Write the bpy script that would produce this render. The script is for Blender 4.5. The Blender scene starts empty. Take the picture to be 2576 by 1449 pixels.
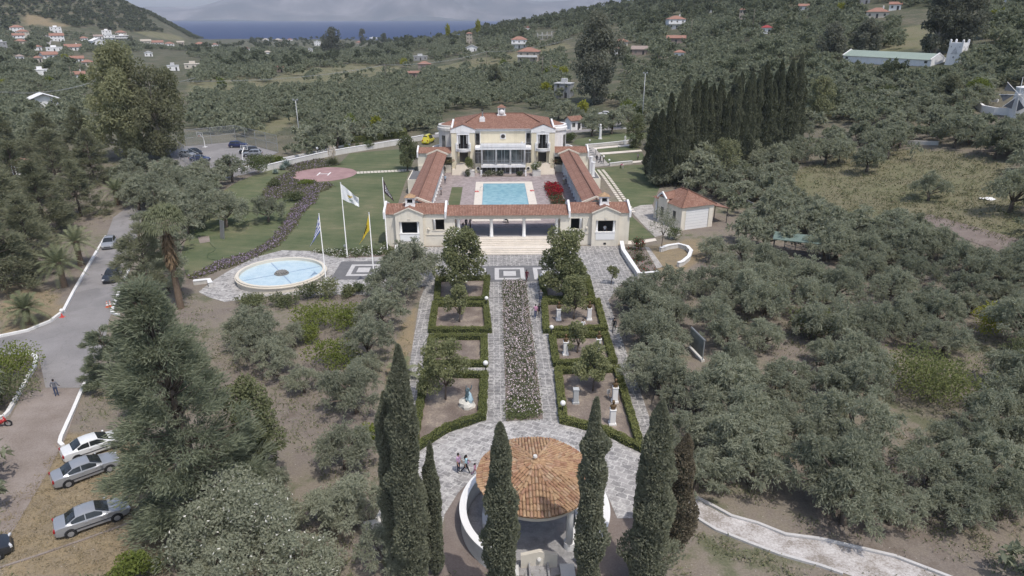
import bpy, bmesh, math, random
import numpy as np
from mathutils import Vector, Matrix
R_ = math.radians
random.seed(7)
SC = bpy.context.scene
COL = SC.collection

# ------------------------------------------------------------------ camera, world, sun, exposure
cam_d = bpy.data.cameras.new('camera'); cam = bpy.data.objects.new('camera', cam_d); COL.objects.link(cam)
cam.location = (0, 0, 32.5)
cam.rotation_euler = (R_(90 - 21.6), 0, R_(-1.52))
cam_d.sensor_width = 36; cam_d.lens = 24; cam_d.clip_start = .5; cam_d.clip_end = 60000
SC.camera = cam
SUN_EL, SUN_ROT = R_(64), R_(146.8)
W = bpy.data.worlds.new('World'); SC.world = W; W.use_nodes = True
nt = W.node_tree; nt.nodes.clear()
sky = nt.nodes.new('ShaderNodeTexSky'); sky.sky_type = 'NISHITA'; sky.sun_disc = False
sky.sun_elevation = SUN_EL; sky.sun_rotation = SUN_ROT; sky.altitude = 50; sky.air_density = 1.0; sky.dust_density = 2.5; sky.ozone_density = 1.0
bgn = nt.nodes.new('ShaderNodeBackground'); bgn.inputs['Strength'].default_value = .15
out = nt.nodes.new('ShaderNodeOutputWorld')
nt.links.new(sky.outputs[0], bgn.inputs[0]); nt.links.new(bgn.outputs[0], out.inputs[0])
sd = bpy.data.lights.new('sun', 'SUN'); sd.energy = 2.4; sd.angle = R_(.53); sd.color = (1, .955, .89)
sun = bpy.data.objects.new('sun', sd); COL.objects.link(sun)
sdir = Vector((math.sin(SUN_ROT) * math.cos(SUN_EL), math.cos(SUN_ROT) * math.cos(SUN_EL), math.sin(SUN_EL)))
sun.rotation_euler = sdir.to_track_quat('Z', 'Y').to_euler(); sun.location = (40, -60, 120)
vs = SC.view_settings; vs.view_transform = 'Standard'; vs.look = 'None'; vs.gamma = 1; vs.exposure = 0.25; vs.use_curve_mapping = False
SC.render.engine = 'CYCLES'
cy = SC.cycles
cy.use_denoising = True; cy.max_bounces = 5; cy.diffuse_bounces = 2; cy.glossy_bounces = 2; cy.transmission_bounces = 3; cy.transparent_max_bounces = 4
cy.volume_bounces = 0; cy.caustics_reflective = False; cy.caustics_refractive = False
cy.use_adaptive_sampling = True; cy.adaptive_threshold = .02
try:
    cy.denoiser = 'OPENIMAGEDENOISE'; cy.denoising_input_passes = 'RGB_ALBEDO_NORMAL'
except Exception: pass

# ------------------------------------------------------------------ survey helpers: picture point -> place on the terrain
F, CX, CY, PI_, YW, CH = 1717.0, 1288.0, 724.5, R_(21.6), R_(1.52), 32.5
cP, sP, cW, sW = math.cos(PI_), math.sin(PI_), math.cos(YW), math.sin(YW)
def sst(a, b, x):
    t = np.clip((np.asarray(x, float) - a) / (b - a), 0, 1); return t * t * (3 - 2 * t)
def Tn(x, y):
    x = np.asarray(x, float); y = np.asarray(y, float)
    z = 1.3 * sst(106, 148, y) + .7 * sst(150, 180, y) - 20 * sst(200, 1900, y) - 8 * sst(1850, 2150, y)
    u = np.maximum(0, x - (45 - .3 * np.maximum(0, y - 150)))
    z = z + .165 * u * u / (u + 25) * (1 - sst(850, 1200, y))
    w = np.maximum(0, -x - .413 * y + 40 * sst(900, 1300, y))
    z = z + (.07 * sst(300, 700, y) + .5 * sst(750, 1300, y)) * w * w / (w + 15) * (1 - sst(1600, 2000, y))
    far = sst(170, 260, y)
    z = z + far * (1 - sst(1700, 1900, y)) * (.8 * np.sin(x * .021 + y * .013) * np.sin(y * .017 - x * .008) + .4 * np.sin(x * .06) * np.sin(y * .05))
    return z
def T(x, y): return float(Tn(x, y))
def ray(px, py):
    a = (px - CX) / F; b = (py - CY) / F
    f = cP - sP * b; d = sP + cP * b
    return Vector((a * cW + f * sW, f * cW - a * sW, -d))
CAMP = Vector((0, 0, CH))
def U(px, py, z=0.0):
    r = ray(px, py); t = (z - CH) / r.z
    return CAMP + r * t
def G(px, py):
    r = ray(px, py); t = 20.0; lo = t
    while t < 6000:
        p = CAMP + r * t
        if p.z < T(p.x, p.y): break
        lo = t; t *= 1.02
    hi = t
    for _ in range(18):
        m = (lo + hi) / 2; p = CAMP + r * m
        if p.z < T(p.x, p.y): hi = m
        else: lo = m
    p = CAMP + r * hi
    return Vector((p.x, p.y, T(p.x, p.y)))
def PJ(x, y, z):
    x = np.asarray(x, float); y = np.asarray(y, float)
    r = x * cW - y * sW; g = x * sW + y * cW; dz = CH - np.asarray(z, float)
    dep = g * cP + dz * sP
    return CX + F * r / dep, CY + F * (-g * sP + dz * cP) / dep, dep
def inpoly(px, py, poly):
    px = np.asarray(px, float); py = np.asarray(py, float); c = np.zeros(px.shape, bool); n = len(poly); j = n - 1
    for i in range(n):
        xi, yi = poly[i]; xj, yj = poly[j]
        if yi != yj:
            c ^= ((yi > py) != (yj > py)) & (px < (xj - xi) * (py - yi) / (yj - yi) + xi)
        j = i
    return c

# ------------------------------------------------------------------ materials
MATS = {}
def base_mat(name):
    m = bpy.data.materials.new(name); m.use_nodes = True; t = m.node_tree; t.nodes.clear()
    o = t.nodes.new('ShaderNodeOutputMaterial'); MATS[name] = m
    return m, t, o
def nd(t, ty, **kw):
    n = t.nodes.new(ty)
    for k, v in kw.items():
        if k in n.inputs: n.inputs[k].default_value = v
        else: setattr(n, k, v)
    return n
def mixc(t, fac, a, b, mode='MIX'):
    n = t.nodes.new('ShaderNodeMix'); n.data_type = 'RGBA'; n.blend_type = mode
    for s, v in ((n.inputs[0], fac), (n.inputs[6], a), (n.inputs[7], b)):
        if isinstance(v, (int, float)): s.default_value = v
        elif isinstance(v, tuple): s.default_value = v if len(v) == 4 else (*v, 1)
        else: t.links.new(v, s)
    return n.outputs[2]
def mth(t, op, a, b=None, c=None, clamp=False):
    n = t.nodes.new('ShaderNodeMath'); n.operation = op; n.use_clamp = clamp
    for s, v in zip(n.inputs, (a, b, c)):
        if v is None: continue
        if isinstance(v, (int, float)): s.default_value = v
        else: t.links.new(v, s)
    return n.outputs[0]
def ramp(t, fac, stops):
    n = t.nodes.new('ShaderNodeValToRGB'); e = n.color_ramp.elements
    while len(e) < len(stops): e.new(.5)
    for el, (p, c) in zip(e, stops):
        el.position = p; el.color = c if len(c) == 4 else (*c, 1)
    t.links.new(fac, n.inputs[0]); return n.outputs[0]
def noise(t, vec, scale, detail=4, rough=.55):
    n = nd(t, 'ShaderNodeTexNoise', Scale=scale, Detail=detail, Roughness=rough)
    if vec is not None: t.links.new(vec, n.inputs['Vector'])
    return n.outputs[0]
def coord(t, kind='Object'):
    return t.nodes.new('ShaderNodeTexCoord').outputs[kind]
def worldpos(t): return t.nodes.new('ShaderNodeNewGeometry').outputs['Position']
def prin(t, o, col, rough=.8, metal=0.0, spec=.3, bump=None, bs=.3, bd=.02, alpha=None, coat=0.0):
    p = nd(t, 'ShaderNodeBsdfPrincipled', Roughness=rough, Metallic=metal)
    p.inputs['Specular IOR Level'].default_value = spec; p.inputs['Coat Weight'].default_value = coat
    if isinstance(col, tuple): p.inputs['Base Color'].default_value = (*col[:3], 1)
    else: t.links.new(col, p.inputs['Base Color'])
    if bump is not None:
        b = nd(t, 'ShaderNodeBump', Strength=bs, Distance=bd); t.links.new(bump, b.inputs['Height']); t.links.new(b.outputs[0], p.inputs['Normal'])
    t.links.new(p.outputs[0], o.inputs[0]); return p
def M(name, col, rough=.8, var=.12, scale=.8, metal=0.0, spec=.3, coat=0.0, fine=8.0):
    if name in MATS: return MATS[name]
    m, t, o = base_mat(name); v = coord(t)
    n1 = noise(t, v, scale); n2 = noise(t, v, scale * fine)
    s = mth(t, 'ADD', mth(t, 'MULTIPLY', n1, .65), mth(t, 'MULTIPLY', n2, .35))
    c = ramp(t, s, [(.3, tuple(x * (1 - var) for x in col)), (.7, tuple(min(1, x * (1 + var)) for x in col))])
    prin(t, o, c, rough, metal, spec, coat=coat); return m
def plaster(name, col, var=.07):
    m, t, o = base_mat(name); p = worldpos(t); mp = nd(t, 'ShaderNodeMapping'); mp.inputs['Scale'].default_value = (1.6, 1.6, .12); t.links.new(p, mp.inputs[0])
    c = ramp(t, noise(t, p, .5, 5), [(.3, tuple(x * (1 - var) for x in col)), (.7, tuple(min(.9, x * (1 + var)) for x in col))])
    c = mixc(t, 1.0, c, ramp(t, noise(t, mp.outputs[0], 1.0, 5, .7), [(.34, (.89, .88, .86)), (.5, (1, 1, 1))]), 'MULTIPLY'); prin(t, o, c, .85, 0, .2); return m
def leafmat(name, a, b, trans=.22, patch=.06, flower=None, ffrac=.0, backlight=1.25):
    if name in MATS: return MATS[name]
    m, t, o = base_mat(name)
    g = t.nodes.new('ShaderNodeNewGeometry'); oi = t.nodes.new('ShaderNodeObjectInfo')
    n = noise(t, g.outputs['Position'], patch, 2)
    f = mth(t, 'ADD', mth(t, 'MULTIPLY', g.outputs['Random Per Island'], .45), mth(t, 'MULTIPLY', n, .3))
    f = mth(t, 'ADD', f, mth(t, 'MULTIPLY', oi.outputs['Random'], .4), clamp=True)
    c = ramp(t, f, [(.12, a), (.85, b)])
    if flower:
        r2 = mth(t, 'FRACT', mth(t, 'MULTIPLY', g.outputs['Random Per Island'], 37.31))
        c = mixc(t, mth(t, 'LESS_THAN', r2, ffrac), c, flower)
    d = nd(t, 'ShaderNodeBsdfDiffuse', Roughness=.6); tr = nd(t, 'ShaderNodeBsdfTranslucent')
    t.links.new(c, d.inputs[0]); t.links.new(mixc(t, 1.0, c, (backlight, backlight, backlight * .8, 1), 'MULTIPLY'), tr.inputs[0])
    mx = nd(t, 'ShaderNodeMixShader'); mx.inputs[0].default_value = trans
    t.links.new(d.outputs[0], mx.inputs[1]); t.links.new(tr.outputs[0], mx.inputs[2]); t.links.new(mx.outputs[0], o.inputs[0]); return m
def tilemat(name, c1, c2, c3, pu=.24, pv=.38, bs=.7):
    m, t, o = base_mat(name); uv = t.nodes.new('ShaderNodeUVMap'); uv.uv_map = 'UVMap'
    s = t.nodes.new('ShaderNodeSeparateXYZ'); t.links.new(uv.outputs[0], s.inputs[0])
    u = mth(t, 'DIVIDE', s.outputs[0], pu); v = mth(t, 'DIVIDE', s.outputs[1], pv)
    cb = t.nodes.new('ShaderNodeCombineXYZ'); t.links.new(mth(t, 'FLOOR', u), cb.inputs[0]); t.links.new(mth(t, 'FLOOR', v), cb.inputs[1])
    wn = t.nodes.new('ShaderNodeTexWhiteNoise'); wn.noise_dimensions = '2D'; t.links.new(cb.outputs[0], wn.inputs['Vector'])
    c = ramp(t, wn.outputs[0], [(0, c1), (.5, c2), (1, c3)])
    big = noise(t, worldpos(t), .5, 3)
    c = mixc(t, mth(t, 'MULTIPLY', big, .5), c, tuple(x * .6 for x in c1))
    fu = mth(t, 'FRACT', u); h = mth(t, 'SINE', mth(t, 'MULTIPLY', fu, math.pi))
    edge = mth(t, 'LESS_THAN', mth(t, 'FRACT', v), .12)
    c = mixc(t, mth(t, 'MULTIPLY', edge, .35), c, (.12, .06, .045))
    groove = mth(t, 'LESS_THAN', h, .42)
    c = mixc(t, mth(t, 'MULTIPLY', groove, .55), c, (.1, .05, .038))
    prin(t, o, c, .85, 0, .2, bump=h, bs=bs, bd=.06); return m
def pavemat(name, stone1, stone2, joint, bw=.75, bh=.55, ms=.05, white=.55, rot=0.0, offs=.5):
    m, t, o = base_mat(name); p = worldpos(t)
    mp = nd(t, 'ShaderNodeMapping'); mp.inputs['Rotation'].default_value = (0, 0, rot); t.links.new(p, mp.inputs[0])
    dn = nd(t, 'ShaderNodeTexNoise', Scale=2.2, Detail=3); t.links.new(p, dn.inputs['Vector'])
    dv = nd(t, 'ShaderNodeVectorMath', operation='MULTIPLY_ADD'); t.links.new(dn.outputs[1], dv.inputs[0]); dv.inputs[1].default_value = (.4, .4, 0); t.links.new(mp.outputs[0], dv.inputs[2])
    b = nd(t, 'ShaderNodeTexBrick', Scale=1.0); t.links.new(dv.outputs[0], b.inputs['Vector'])
    b.offset = offs
    b.inputs['Color1'].default_value = (*stone1, 1); b.inputs['Color2'].default_value = (*stone2, 1); b.inputs['Mortar'].default_value = (*joint, 1)
    b.inputs['Mortar Size'].default_value = ms; b.inputs['Mortar Smooth'].default_value = .2; b.inputs['Brick Width'].default_value = bw; b.inputs['Row Height'].default_value = bh
    n = noise(t, p, .35, 6, .65); n2 = noise(t, p, 3.1, 5, .7)
    msk = mth(t, 'MULTIPLY', ramp(t, n, [(.38, (.15, .15, .15)), (.6, (1, 1, 1))]), ramp(t, n2, [(.47, (0, 0, 0)), (.57, (1, 1, 1))]))
    c = mixc(t, mth(t, 'MULTIPLY', msk, white), b.outputs[0], tuple(x * 1.05 for x in joint))
    dk = ramp(t, noise(t, p, 1.3, 4), [(.35, (.72, .72, .72)), (.6, (1, 1, 1))])
    c = mixc(t, 1.0, c, dk, 'MULTIPLY')
    prin(t, o, c, .9, 0, .2, bump=n2, bs=.3, bd=.03); return m

# ------------------------------------------------------------------ mesh builder
KIDS = {}   # the parts of each thing, so that copies are cheap
class MB:
    def __init__(s): s.v = []; s.f = []; s.m = []; s.uv = []
    def face(s, pts, mi=0, uv=None):
        k = len(s.v); s.v += [tuple(p) for p in pts]; s.f.append(tuple(range(k, k + len(pts)))); s.m.append(mi); s.uv.append(uv); return s
    def roof(s, pts, mi=0, flip=False):
        """first edge runs along the eave; uv in metres along / down the slope"""
        P = [Vector(p) for p in pts]; a = (P[1] - P[0]).normalized(); n = (P[1] - P[0]).cross(P[-1] - P[0]).normalized(); b = n.cross(a)
        return s.face(P, mi, [((p - P[0]).dot(a), (p - P[0]).dot(b)) for p in P])
    def box(s, x0, x1, y0, y1, z0, z1, mi=0):
        return s.prism([(x0, y0), (x1, y0), (x1, y1), (x0, y1)], z0, z1, mi)
    def obox(s, cx, cy, z0, z1, lx, ly, rot=0.0, mi=0):
        c, q = math.cos(rot), math.sin(rot)
        return s.prism([(cx + x * c - y * q, cy + x * q + y * c) for x, y in ((-lx / 2, -ly / 2), (lx / 2, -ly / 2), (lx / 2, ly / 2), (-lx / 2, ly / 2))], z0, z1, mi)
    def prism(s, poly, z0, z1, mi=0):
        k = len(s.v); n = len(poly)
        s.v += [(x, y, z0) for x, y in poly] + [(x, y, z1) for x, y in poly]
        fs = [tuple(range(k + n - 1, k - 1, -1)), tuple(range(k + n, k + 2 * n))] + [(k + i, k + (i + 1) % n, k + n + (i + 1) % n, k + n + i) for i in range(n)]
        s.f += fs; s.m += [mi] * len(fs); s.uv += [None] * len(fs); return s
    def cyl(s, x, y, z0, z1, r0, r1=None, n=12, mi=0):
        return s.lathe([(0, z0), (r0, z0), (r0 if r1 is None else r1, z1), (0, z1)], x, y, n, mi)
    def lathe(s, prof, cx=0, cy=0, n=16, mi=0, a0=0.0, a1=2 * math.pi):
        k = len(s.v); full = abs(a1 - a0 - 2 * math.pi) < 1e-6; m = n if full else n + 1
        for r, z in prof:
            for i in range(m):
                a = a0 + (a1 - a0) * i / n; s.v.append((cx + r * math.cos(a), cy + r * math.sin(a), z))
        for j in range(len(prof) - 1):
            for i in range(n):
                i2 = (i + 1) % m
                a, b, c, d = k + j * m + i, k + j * m + i2, k + (j + 1) * m + i2, k + (j + 1) * m + i
                if prof[j][0] < 1e-6: s.f.append((a, c, d))
                elif prof[j + 1][0] < 1e-6: s.f.append((a, b, c))
                else: s.f.append((a, b, c, d))
                s.m.append(mi); s.uv.append(None)
        return s
    def ball(s, c, r, n=12, mi=0, sz=1.0):
        k = n // 2; prof = [(r * math.sin(math.pi * i / k) if 0 < i < k else 0, c[2] - r * sz * math.cos(math.pi * i / k)) for i in range(k + 1)]
        return s.lathe(prof, c[0], c[1], n, mi)
    def tube(s, pts, rad, n=6, mi=0, cap=True):
        pts = [Vector(p) for p in pts]; k = len(s.v)
        if not hasattr(rad, '__len__'): rad = [rad] * len(pts)
        for i, p in enumerate(pts):
            d = (pts[min(i + 1, len(pts) - 1)] - pts[max(i - 1, 0)]).normalized()
            a = d.cross(Vector((0, 0, 1)) if abs(d.z) < .9 else Vector((1, 0, 0))).normalized(); b = d.cross(a)
            for j in range(n):
                t = 2 * math.pi * j / n; s.v.append(tuple(p + (a * math.cos(t) + b * math.sin(t)) * rad[i]))
        for i in range(len(pts) - 1):
            for j in range(n):
                j2 = (j + 1) % n; s.f.append((k + i * n + j, k + i * n + j2, k + (i + 1) * n + j2, k + (i + 1) * n + j)); s.m.append(mi); s.uv.append(None)
        if cap:
            s.f += [tuple(k + j for j in range(n))[::-1], tuple(k + (len(pts) - 1) * n + j for j in range(n))]; s.m += [mi] * 2; s.uv += [None] * 2
        return s
    def build(s, name, mats, parent=None, smooth=False, loc=None):
        me = bpy.data.meshes.new(name); off = loc or ((0, 0, 0))
        me.from_pydata([(x - off[0], y - off[1], z - off[2]) for x, y, z in s.v], [], s.f)
        mats = mats if isinstance(mats, (list, tuple)) else [mats]
        for m in mats: me.materials.append(MATS[m] if isinstance(m, str) else m)
        me.polygons.foreach_set('material_index', s.m)
        if any(u for u in s.uv):
            l = me.uv_layers.new(name='UVMap'); d = []
            for f, u in zip(s.f, s.uv): d += [c for p in (u or [(0, 0)] * len(f)) for c in p]
            l.data.foreach_set('uv', d)
        bm = bmesh.new(); bm.from_mesh(me); bmesh.ops.recalc_face_normals(bm, faces=bm.faces[:]); bm.to_mesh(me); bm.free()
        if smooth: me.polygons.foreach_set('use_smooth', [True] * len(me.polygons))
        me.update(); return link(name, me, parent)
def link(name, data, parent=None):
    o = bpy.data.objects.new(name, data); COL.objects.link(o)
    if parent is not None: o.parent = parent; KIDS.setdefault(parent.name, []).append(o)
    return o
def tag(o, label=None, cat=None, group=None, kind=None):
    if label: o['label'] = label
    if cat: o['category'] = cat
    if group: o['group'] = group
    if kind: o['kind'] = kind
    return o
def thing(name, label, cat, loc=(0, 0, 0), rz=0.0, group=None, scale=1.0):
    o = bpy.data.objects.new(name, None); o.empty_display_size = .2; COL.objects.link(o)
    o.location = loc; o.rotation_euler = (0, 0, rz)
    if scale != 1.0: o.scale = (scale,) * 3 if not hasattr(scale, '__len__') else scale
    return tag(o, label, cat, group)
def copytree(o, loc, rz=0.0, label=None, group=None, scale=None, tilt=(0, 0)):
    r = o.copy(); COL.objects.link(r); r.location = loc; r.rotation_euler = (tilt[0], tilt[1], rz)
    if scale is not None: r.scale = (scale,) * 3 if not hasattr(scale, '__len__') else scale
    if label: r['label'] = label
    if group: r['group'] = group
    def rec(a, b):
        for ch in KIDS.get(a.name, []):
            c = ch.copy(); COL.objects.link(c); c.parent = b; rec(ch, c)
    rec(o, r); return r
def mesh_np(name, V, Q, mats, mi=None):
    me = bpy.data.meshes.new(name); V = np.asarray(V, np.float32).reshape(-1, 3); Q = np.asarray(Q, np.int32); k = Q.shape[1]
    me.vertices.add(len(V)); me.vertices.foreach_set('co', V.ravel())
    me.loops.add(Q.size); me.loops.foreach_set('vertex_index', Q.ravel())
    me.polygons.add(len(Q)); me.polygons.foreach_set('loop_start', np.arange(0, Q.size, k, dtype=np.int32))
    for m in (mats if isinstance(mats, (list, tuple)) else [mats]): me.materials.append(MATS[m] if isinstance(m, str) else m)
    if mi is not None: me.polygons.foreach_set('material_index', np.asarray(mi, np.int32))
    me.update(calc_edges=True); return me
def sheet(name, poly, mat, off=.004, kind='structure', step=4.0, world=False, skirt=None):
    """a draped ground sheet: polygon (picture points on the terrain, or world xy) cut on a grid and laid OFF above the terrain"""
    pts = [Vector(p[:2]) if world else G(*p).to_2d() for p in poly]
    bm = bmesh.new(); vs_ = [bm.verts.new((p.x, p.y, 0)) for p in pts]; bm.faces.new(vs_)
    xs = [p.x for p in pts]; ys = [p.y for p in pts]
    def flat(a, b):
        g = np.linspace(a, b, 8); return g
    for ax, (a, b) in ((0, (min(xs), max(xs))), (1, (min(ys), max(ys)))):
        c = math.floor(a / step) * step + step
        while c < b:
            co = (c, 0, 0) if ax == 0 else (0, c, 0); no = (1, 0, 0) if ax == 0 else (0, 1, 0)
            bmesh.ops.bisect_plane(bm, geom=bm.verts[:] + bm.edges[:] + bm.faces[:], plane_co=co, plane_no=no); c += step
    bmesh.ops.triangulate(bm, faces=bm.faces[:])
    for v in bm.verts: v.co.z = T(v.co.x, v.co.y) + off
    bmesh.ops.recalc_face_normals(bm, faces=bm.faces[:])
    for f in bm.faces:
        if f.normal.z < 0: f.normal_flip()
    me = bpy.data.meshes.new(name); bm.to_mesh(me); bm.free(); me.materials.append(MATS[mat])
    o = link(name, me); tag(o, kind=kind); return o
def strip_pts(line, w):
    """left / right offsets of a polyline"""
    L, Rr = [], []
    for i, p in enumerate(line):
        d = (line[min(i + 1, len(line) - 1)] - line[max(i - 1, 0)]); d = Vector((d.x, d.y)).normalized(); n = Vector((-d.y, d.x))
        L.append(Vector((p.x, p.y)) + n * w / 2); Rr.append(Vector((p.x, p.y)) - n * w / 2)
    return L, Rr
def dense(line, step):
    o = [line[0]]
    for a, b in zip(line, line[1:]):
        n = max(1, int((b - a).length / step)); o += [a.lerp(b, (i + 1) / n) for i in range(n)]
    return o
def wallmesh(mb, line, w, h, base=-.2, mi=0, top=None):
    """a wall or kerb of width w that follows a line over the terrain"""
    L, Rr = strip_pts(line, w)
    for i in range(len(line) - 1):
        a, b, c, d = L[i], L[i + 1], Rr[i + 1], Rr[i]; z = [T(p.x, p.y) for p in (line[i], line[i + 1])]
        lo = [z[0] + base, z[1] + base]; hi = [z[0] + h, z[1] + h] if top is None else [top, top]
        A, B, C_, D = (a.x, a.y), (b.x, b.y), (c.x, c.y), (d.x, d.y)
        q = lambda p, zz: (*p, zz)
        mb.face([q(A, hi[0]), q(B, hi[1]), q(C_, hi[1]), q(D, hi[0])], mi); mb.face([q(A, lo[0]), q(B, lo[1]), q(B, hi[1]), q(A, hi[0])], mi)
        mb.face([q(D, lo[0]), q(C_, lo[1]), q(C_, hi[1]), q(D, hi[0])], mi)
        if i == 0: mb.face([q(A, lo[0]), q(D, lo[0]), q(D, hi[0]), q(A, hi[0])], mi)
        if i == len(line) - 2: mb.face([q(B, lo[1]), q(C_, lo[1]), q(C_, hi[1]), q(B, hi[1])], mi)
def ln(*pts): return [G(*p) for p in pts]
# ================================================================== THE SETTING
def ground_mat():
    m, t, o = base_mat('soil'); p = worldpos(t)
    at = t.nodes.new('ShaderNodeVertexColor'); at.layer_name = 'zone'
    sp = t.nodes.new('ShaderNodeSeparateColor'); t.links.new(at.outputs[0], sp.inputs[0])
    n1 = noise(t, p, .09, 5); n2 = noise(t, p, .8, 5, .65); n3 = noise(t, p, 7.0, 3, .7)
    mix = mth(t, 'ADD', mth(t, 'MULTIPLY', n1, .6), mth(t, 'MULTIPLY', n2, .4))
    soil = ramp(t, mix, [(.34, (.15, .122, .1)), (.44, (.205, .175, .15)), (.53, (.225, .195, .155)), (.61, (.14, .142, .09))])
    grass = ramp(t, mix, [(.32, (.115, .125, .065)), (.45, (.17, .168, .095)), (.58, (.205, .185, .12)), (.7, (.145, .145, .08))])
    farc = ramp(t, mix, [(.34, (.07, .082, .05)), (.5, (.105, .108, .07)), (.6, (.17, .15, .11)), (.7, (.1, .1, .066))])
    c = mixc(t, sp.outputs[2], soil, farc)
    c = mixc(t, sp.outputs[0], c, grass)
    c = mixc(t, sp.outputs[1], c, ramp(t, n2, [(.35, (.3, .235, .14)), (.65, (.23, .185, .125))]))
    v = nd(t, 'ShaderNodeTexVoronoi', Scale=2.2); t.links.new(p, v.inputs['Vector'])
    c = mixc(t, mth(t, 'MULTIPLY', mth(t, 'LESS_THAN', v.outputs[0], .085), .7), c, (.42, .39, .36))
    c = mixc(t, 1.0, c, ramp(t, n3, [(.3, (.75, .75, .75)), (.7, (1.15, 1.15, 1.15))]), 'MULTIPLY')
    prin(t, o, c, .95, 0, .1, bump=n3, bs=.5, bd=.06)
ground_mat()
FIELDS = [[(665, 203), (760, 172), (890, 160), (1005, 168), (1030, 186), (870, 213), (700, 222), (520, 238), (470, 228), (480, 205), (600, 192)],
          [(1075, 200), (1100, 168), (1200, 148), (1290, 132), (1420, 108), (1440, 120), (1300, 165), (1210, 178), (1110, 190)],
          [(2000, 430), (2120, 385), (2300, 375), (2420, 385), (2576, 430), (2576, 625), (2480, 595), (2300, 545), (2150, 550), (1980, 490)],
          [(330, 78), (400, 80), (470, 96), (440, 103), (380, 92)],
          [(620, 330), (700, 300), (760, 285), (740, 310), (680, 340)],
          [(2260, 70), (2340, 60), (2330, 120), (2250, 128), (2200, 140), (2190, 110)]]
DRY = [[(45, 45), (75, 37), (130, 50), (168, 62), (160, 72), (110, 66), (60, 60)], [(0, 1449), (0, 1270), (110, 1180), (165, 1090), (330, 1085), (420, 1200), (420, 1449)], [(0, 700), (150, 740), (160, 790), (60, 840), (0, 850)],
       [(1630, 620), (1760, 600), (1790, 640), (1700, 700), (1640, 700)], [(1005, 830), (1045, 770), (1050, 850), (985, 1010), (960, 1000)]]
def terrain():
    ys = np.concatenate([np.linspace(-60, 6, 10), 8 * np.exp(np.linspace(0, math.log(2300 / 8), 380))]); ncol = 240
    s = np.linspace(-1, 1, ncol); half = np.maximum(60, np.abs(ys) * 1.05 + 40)
    X = half[:, None] * (s * (.55 + .45 * s * s))[None]; Y = np.repeat(ys[:, None], ncol, 1); Z = Tn(X, Y)
    n = len(ys); V = np.stack([X, Y, Z], -1).reshape(-1, 3); idx = np.arange(n * ncol).reshape(n, ncol)
    Q = np.stack([idx[:-1, :-1], idx[:-1, 1:], idx[1:, 1:], idx[1:, :-1]], -1).reshape(-1, 4)
    me = mesh_np('ground', V, Q, 'soil')
    px, py, dep = PJ(V[:, 0], V[:, 1], V[:, 2]); ok = dep > 5
    z = np.zeros((len(V), 4), np.float32); z[:, 3] = 1
    for f in FIELDS: z[:, 0] = np.maximum(z[:, 0], (inpoly(px, py, f) & ok) * .95)
    for f in DRY: z[:, 1] = np.maximum(z[:, 1], (inpoly(px, py, f) & ok) * .85)
    z[:, 2] = sst(120, 220, V[:, 1])
    a = me.color_attributes.new('zone', 'FLOAT_COLOR', 'POINT'); a.data.foreach_set('color', z.ravel())
    me.polygons.foreach_set('use_smooth', [True] * len(me.polygons))
    tag(link('ground', me), kind='structure')
terrain()

m, t, o = base_mat('sea_water'); p = worldpos(t)
mp = nd(t, 'ShaderNodeMapping'); mp.inputs['Scale'].default_value = (.004, .02, 1); t.links.new(p, mp.inputs[0])
nn = noise(t, mp.outputs[0], 1.0, 6, .7); cap = noise(t, p, .035, 2)
c = ramp(t, nn, [(.3, (.012, .027, .085)), (.7, (.022, .042, .115))])
c = mixc(t, mth(t, 'GREATER_THAN', cap, .79), c, (.3, .33, .4))
prin(t, o, c, .6, 0, .25)
MB().face([(-26000, 1500, -18), (26000, 1500, -18), (26000, 13600, -18), (-26000, 13600, -18)]).build('sea', 'sea_water')
tag(bpy.data.objects['sea'], kind='structure')
m, t, o = base_mat('mountain_rock'); p = worldpos(t)
c = ramp(t, noise(t, p, .0016, 8, .65), [(.35, (.06, .065, .055)), (.5, (.115, .108, .095)), (.68, (.24, .22, .205))])
prin(t, o, c, .95, 0, .1)
def mountains():
    rx = [-16000, -9000, -6600, -6000, -5400, -5250, -4950, -4700, -4000, -2500, -800, 0, 400, 700, 1300, 1900, 4000, 9000, 16000]
    rz = [420, 260, 165, 190, 222, 214, 270, 325, 430, 560, 600, 540, 415, 325, 305, 380, 560, 640, 600]
    xs = np.linspace(-16000, 16000, 420); ys = np.linspace(11400, 15500, 60); X, Y = np.meshgrid(xs, ys)
    rg = np.random.default_rng(3); wob = np.zeros_like(X); ridge = np.interp(X, rx, rz)
    for k in range(26):
        a, w = rg.uniform(0, 6.28), rg.uniform(.0006, .006); wob += np.sin((X * math.cos(a) + Y * math.sin(a)) * w + rg.uniform(0, 6.28)) / (1 + w * 500)
    sl = sst(11500, 13200, Y + 160 * wob); bk = 1 - .5 * sst(13300, 15500, Y)
    Z = -22 + (ridge + 22) * (.16 * sst(11450, 11700, Y) + .84 * sl) * bk + 9 * wob * sl
    n, m_ = X.shape; idx = np.arange(n * m_).reshape(n, m_)
    me = mesh_np('mountains', np.stack([X, Y, Z], -1), np.stack([idx[:-1, :-1], idx[:-1, 1:], idx[1:, 1:], idx[1:, :-1]], -1).reshape(-1, 4), 'mountain_rock')
    tag(link('mountains', me), kind='structure')
mountains()

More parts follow.
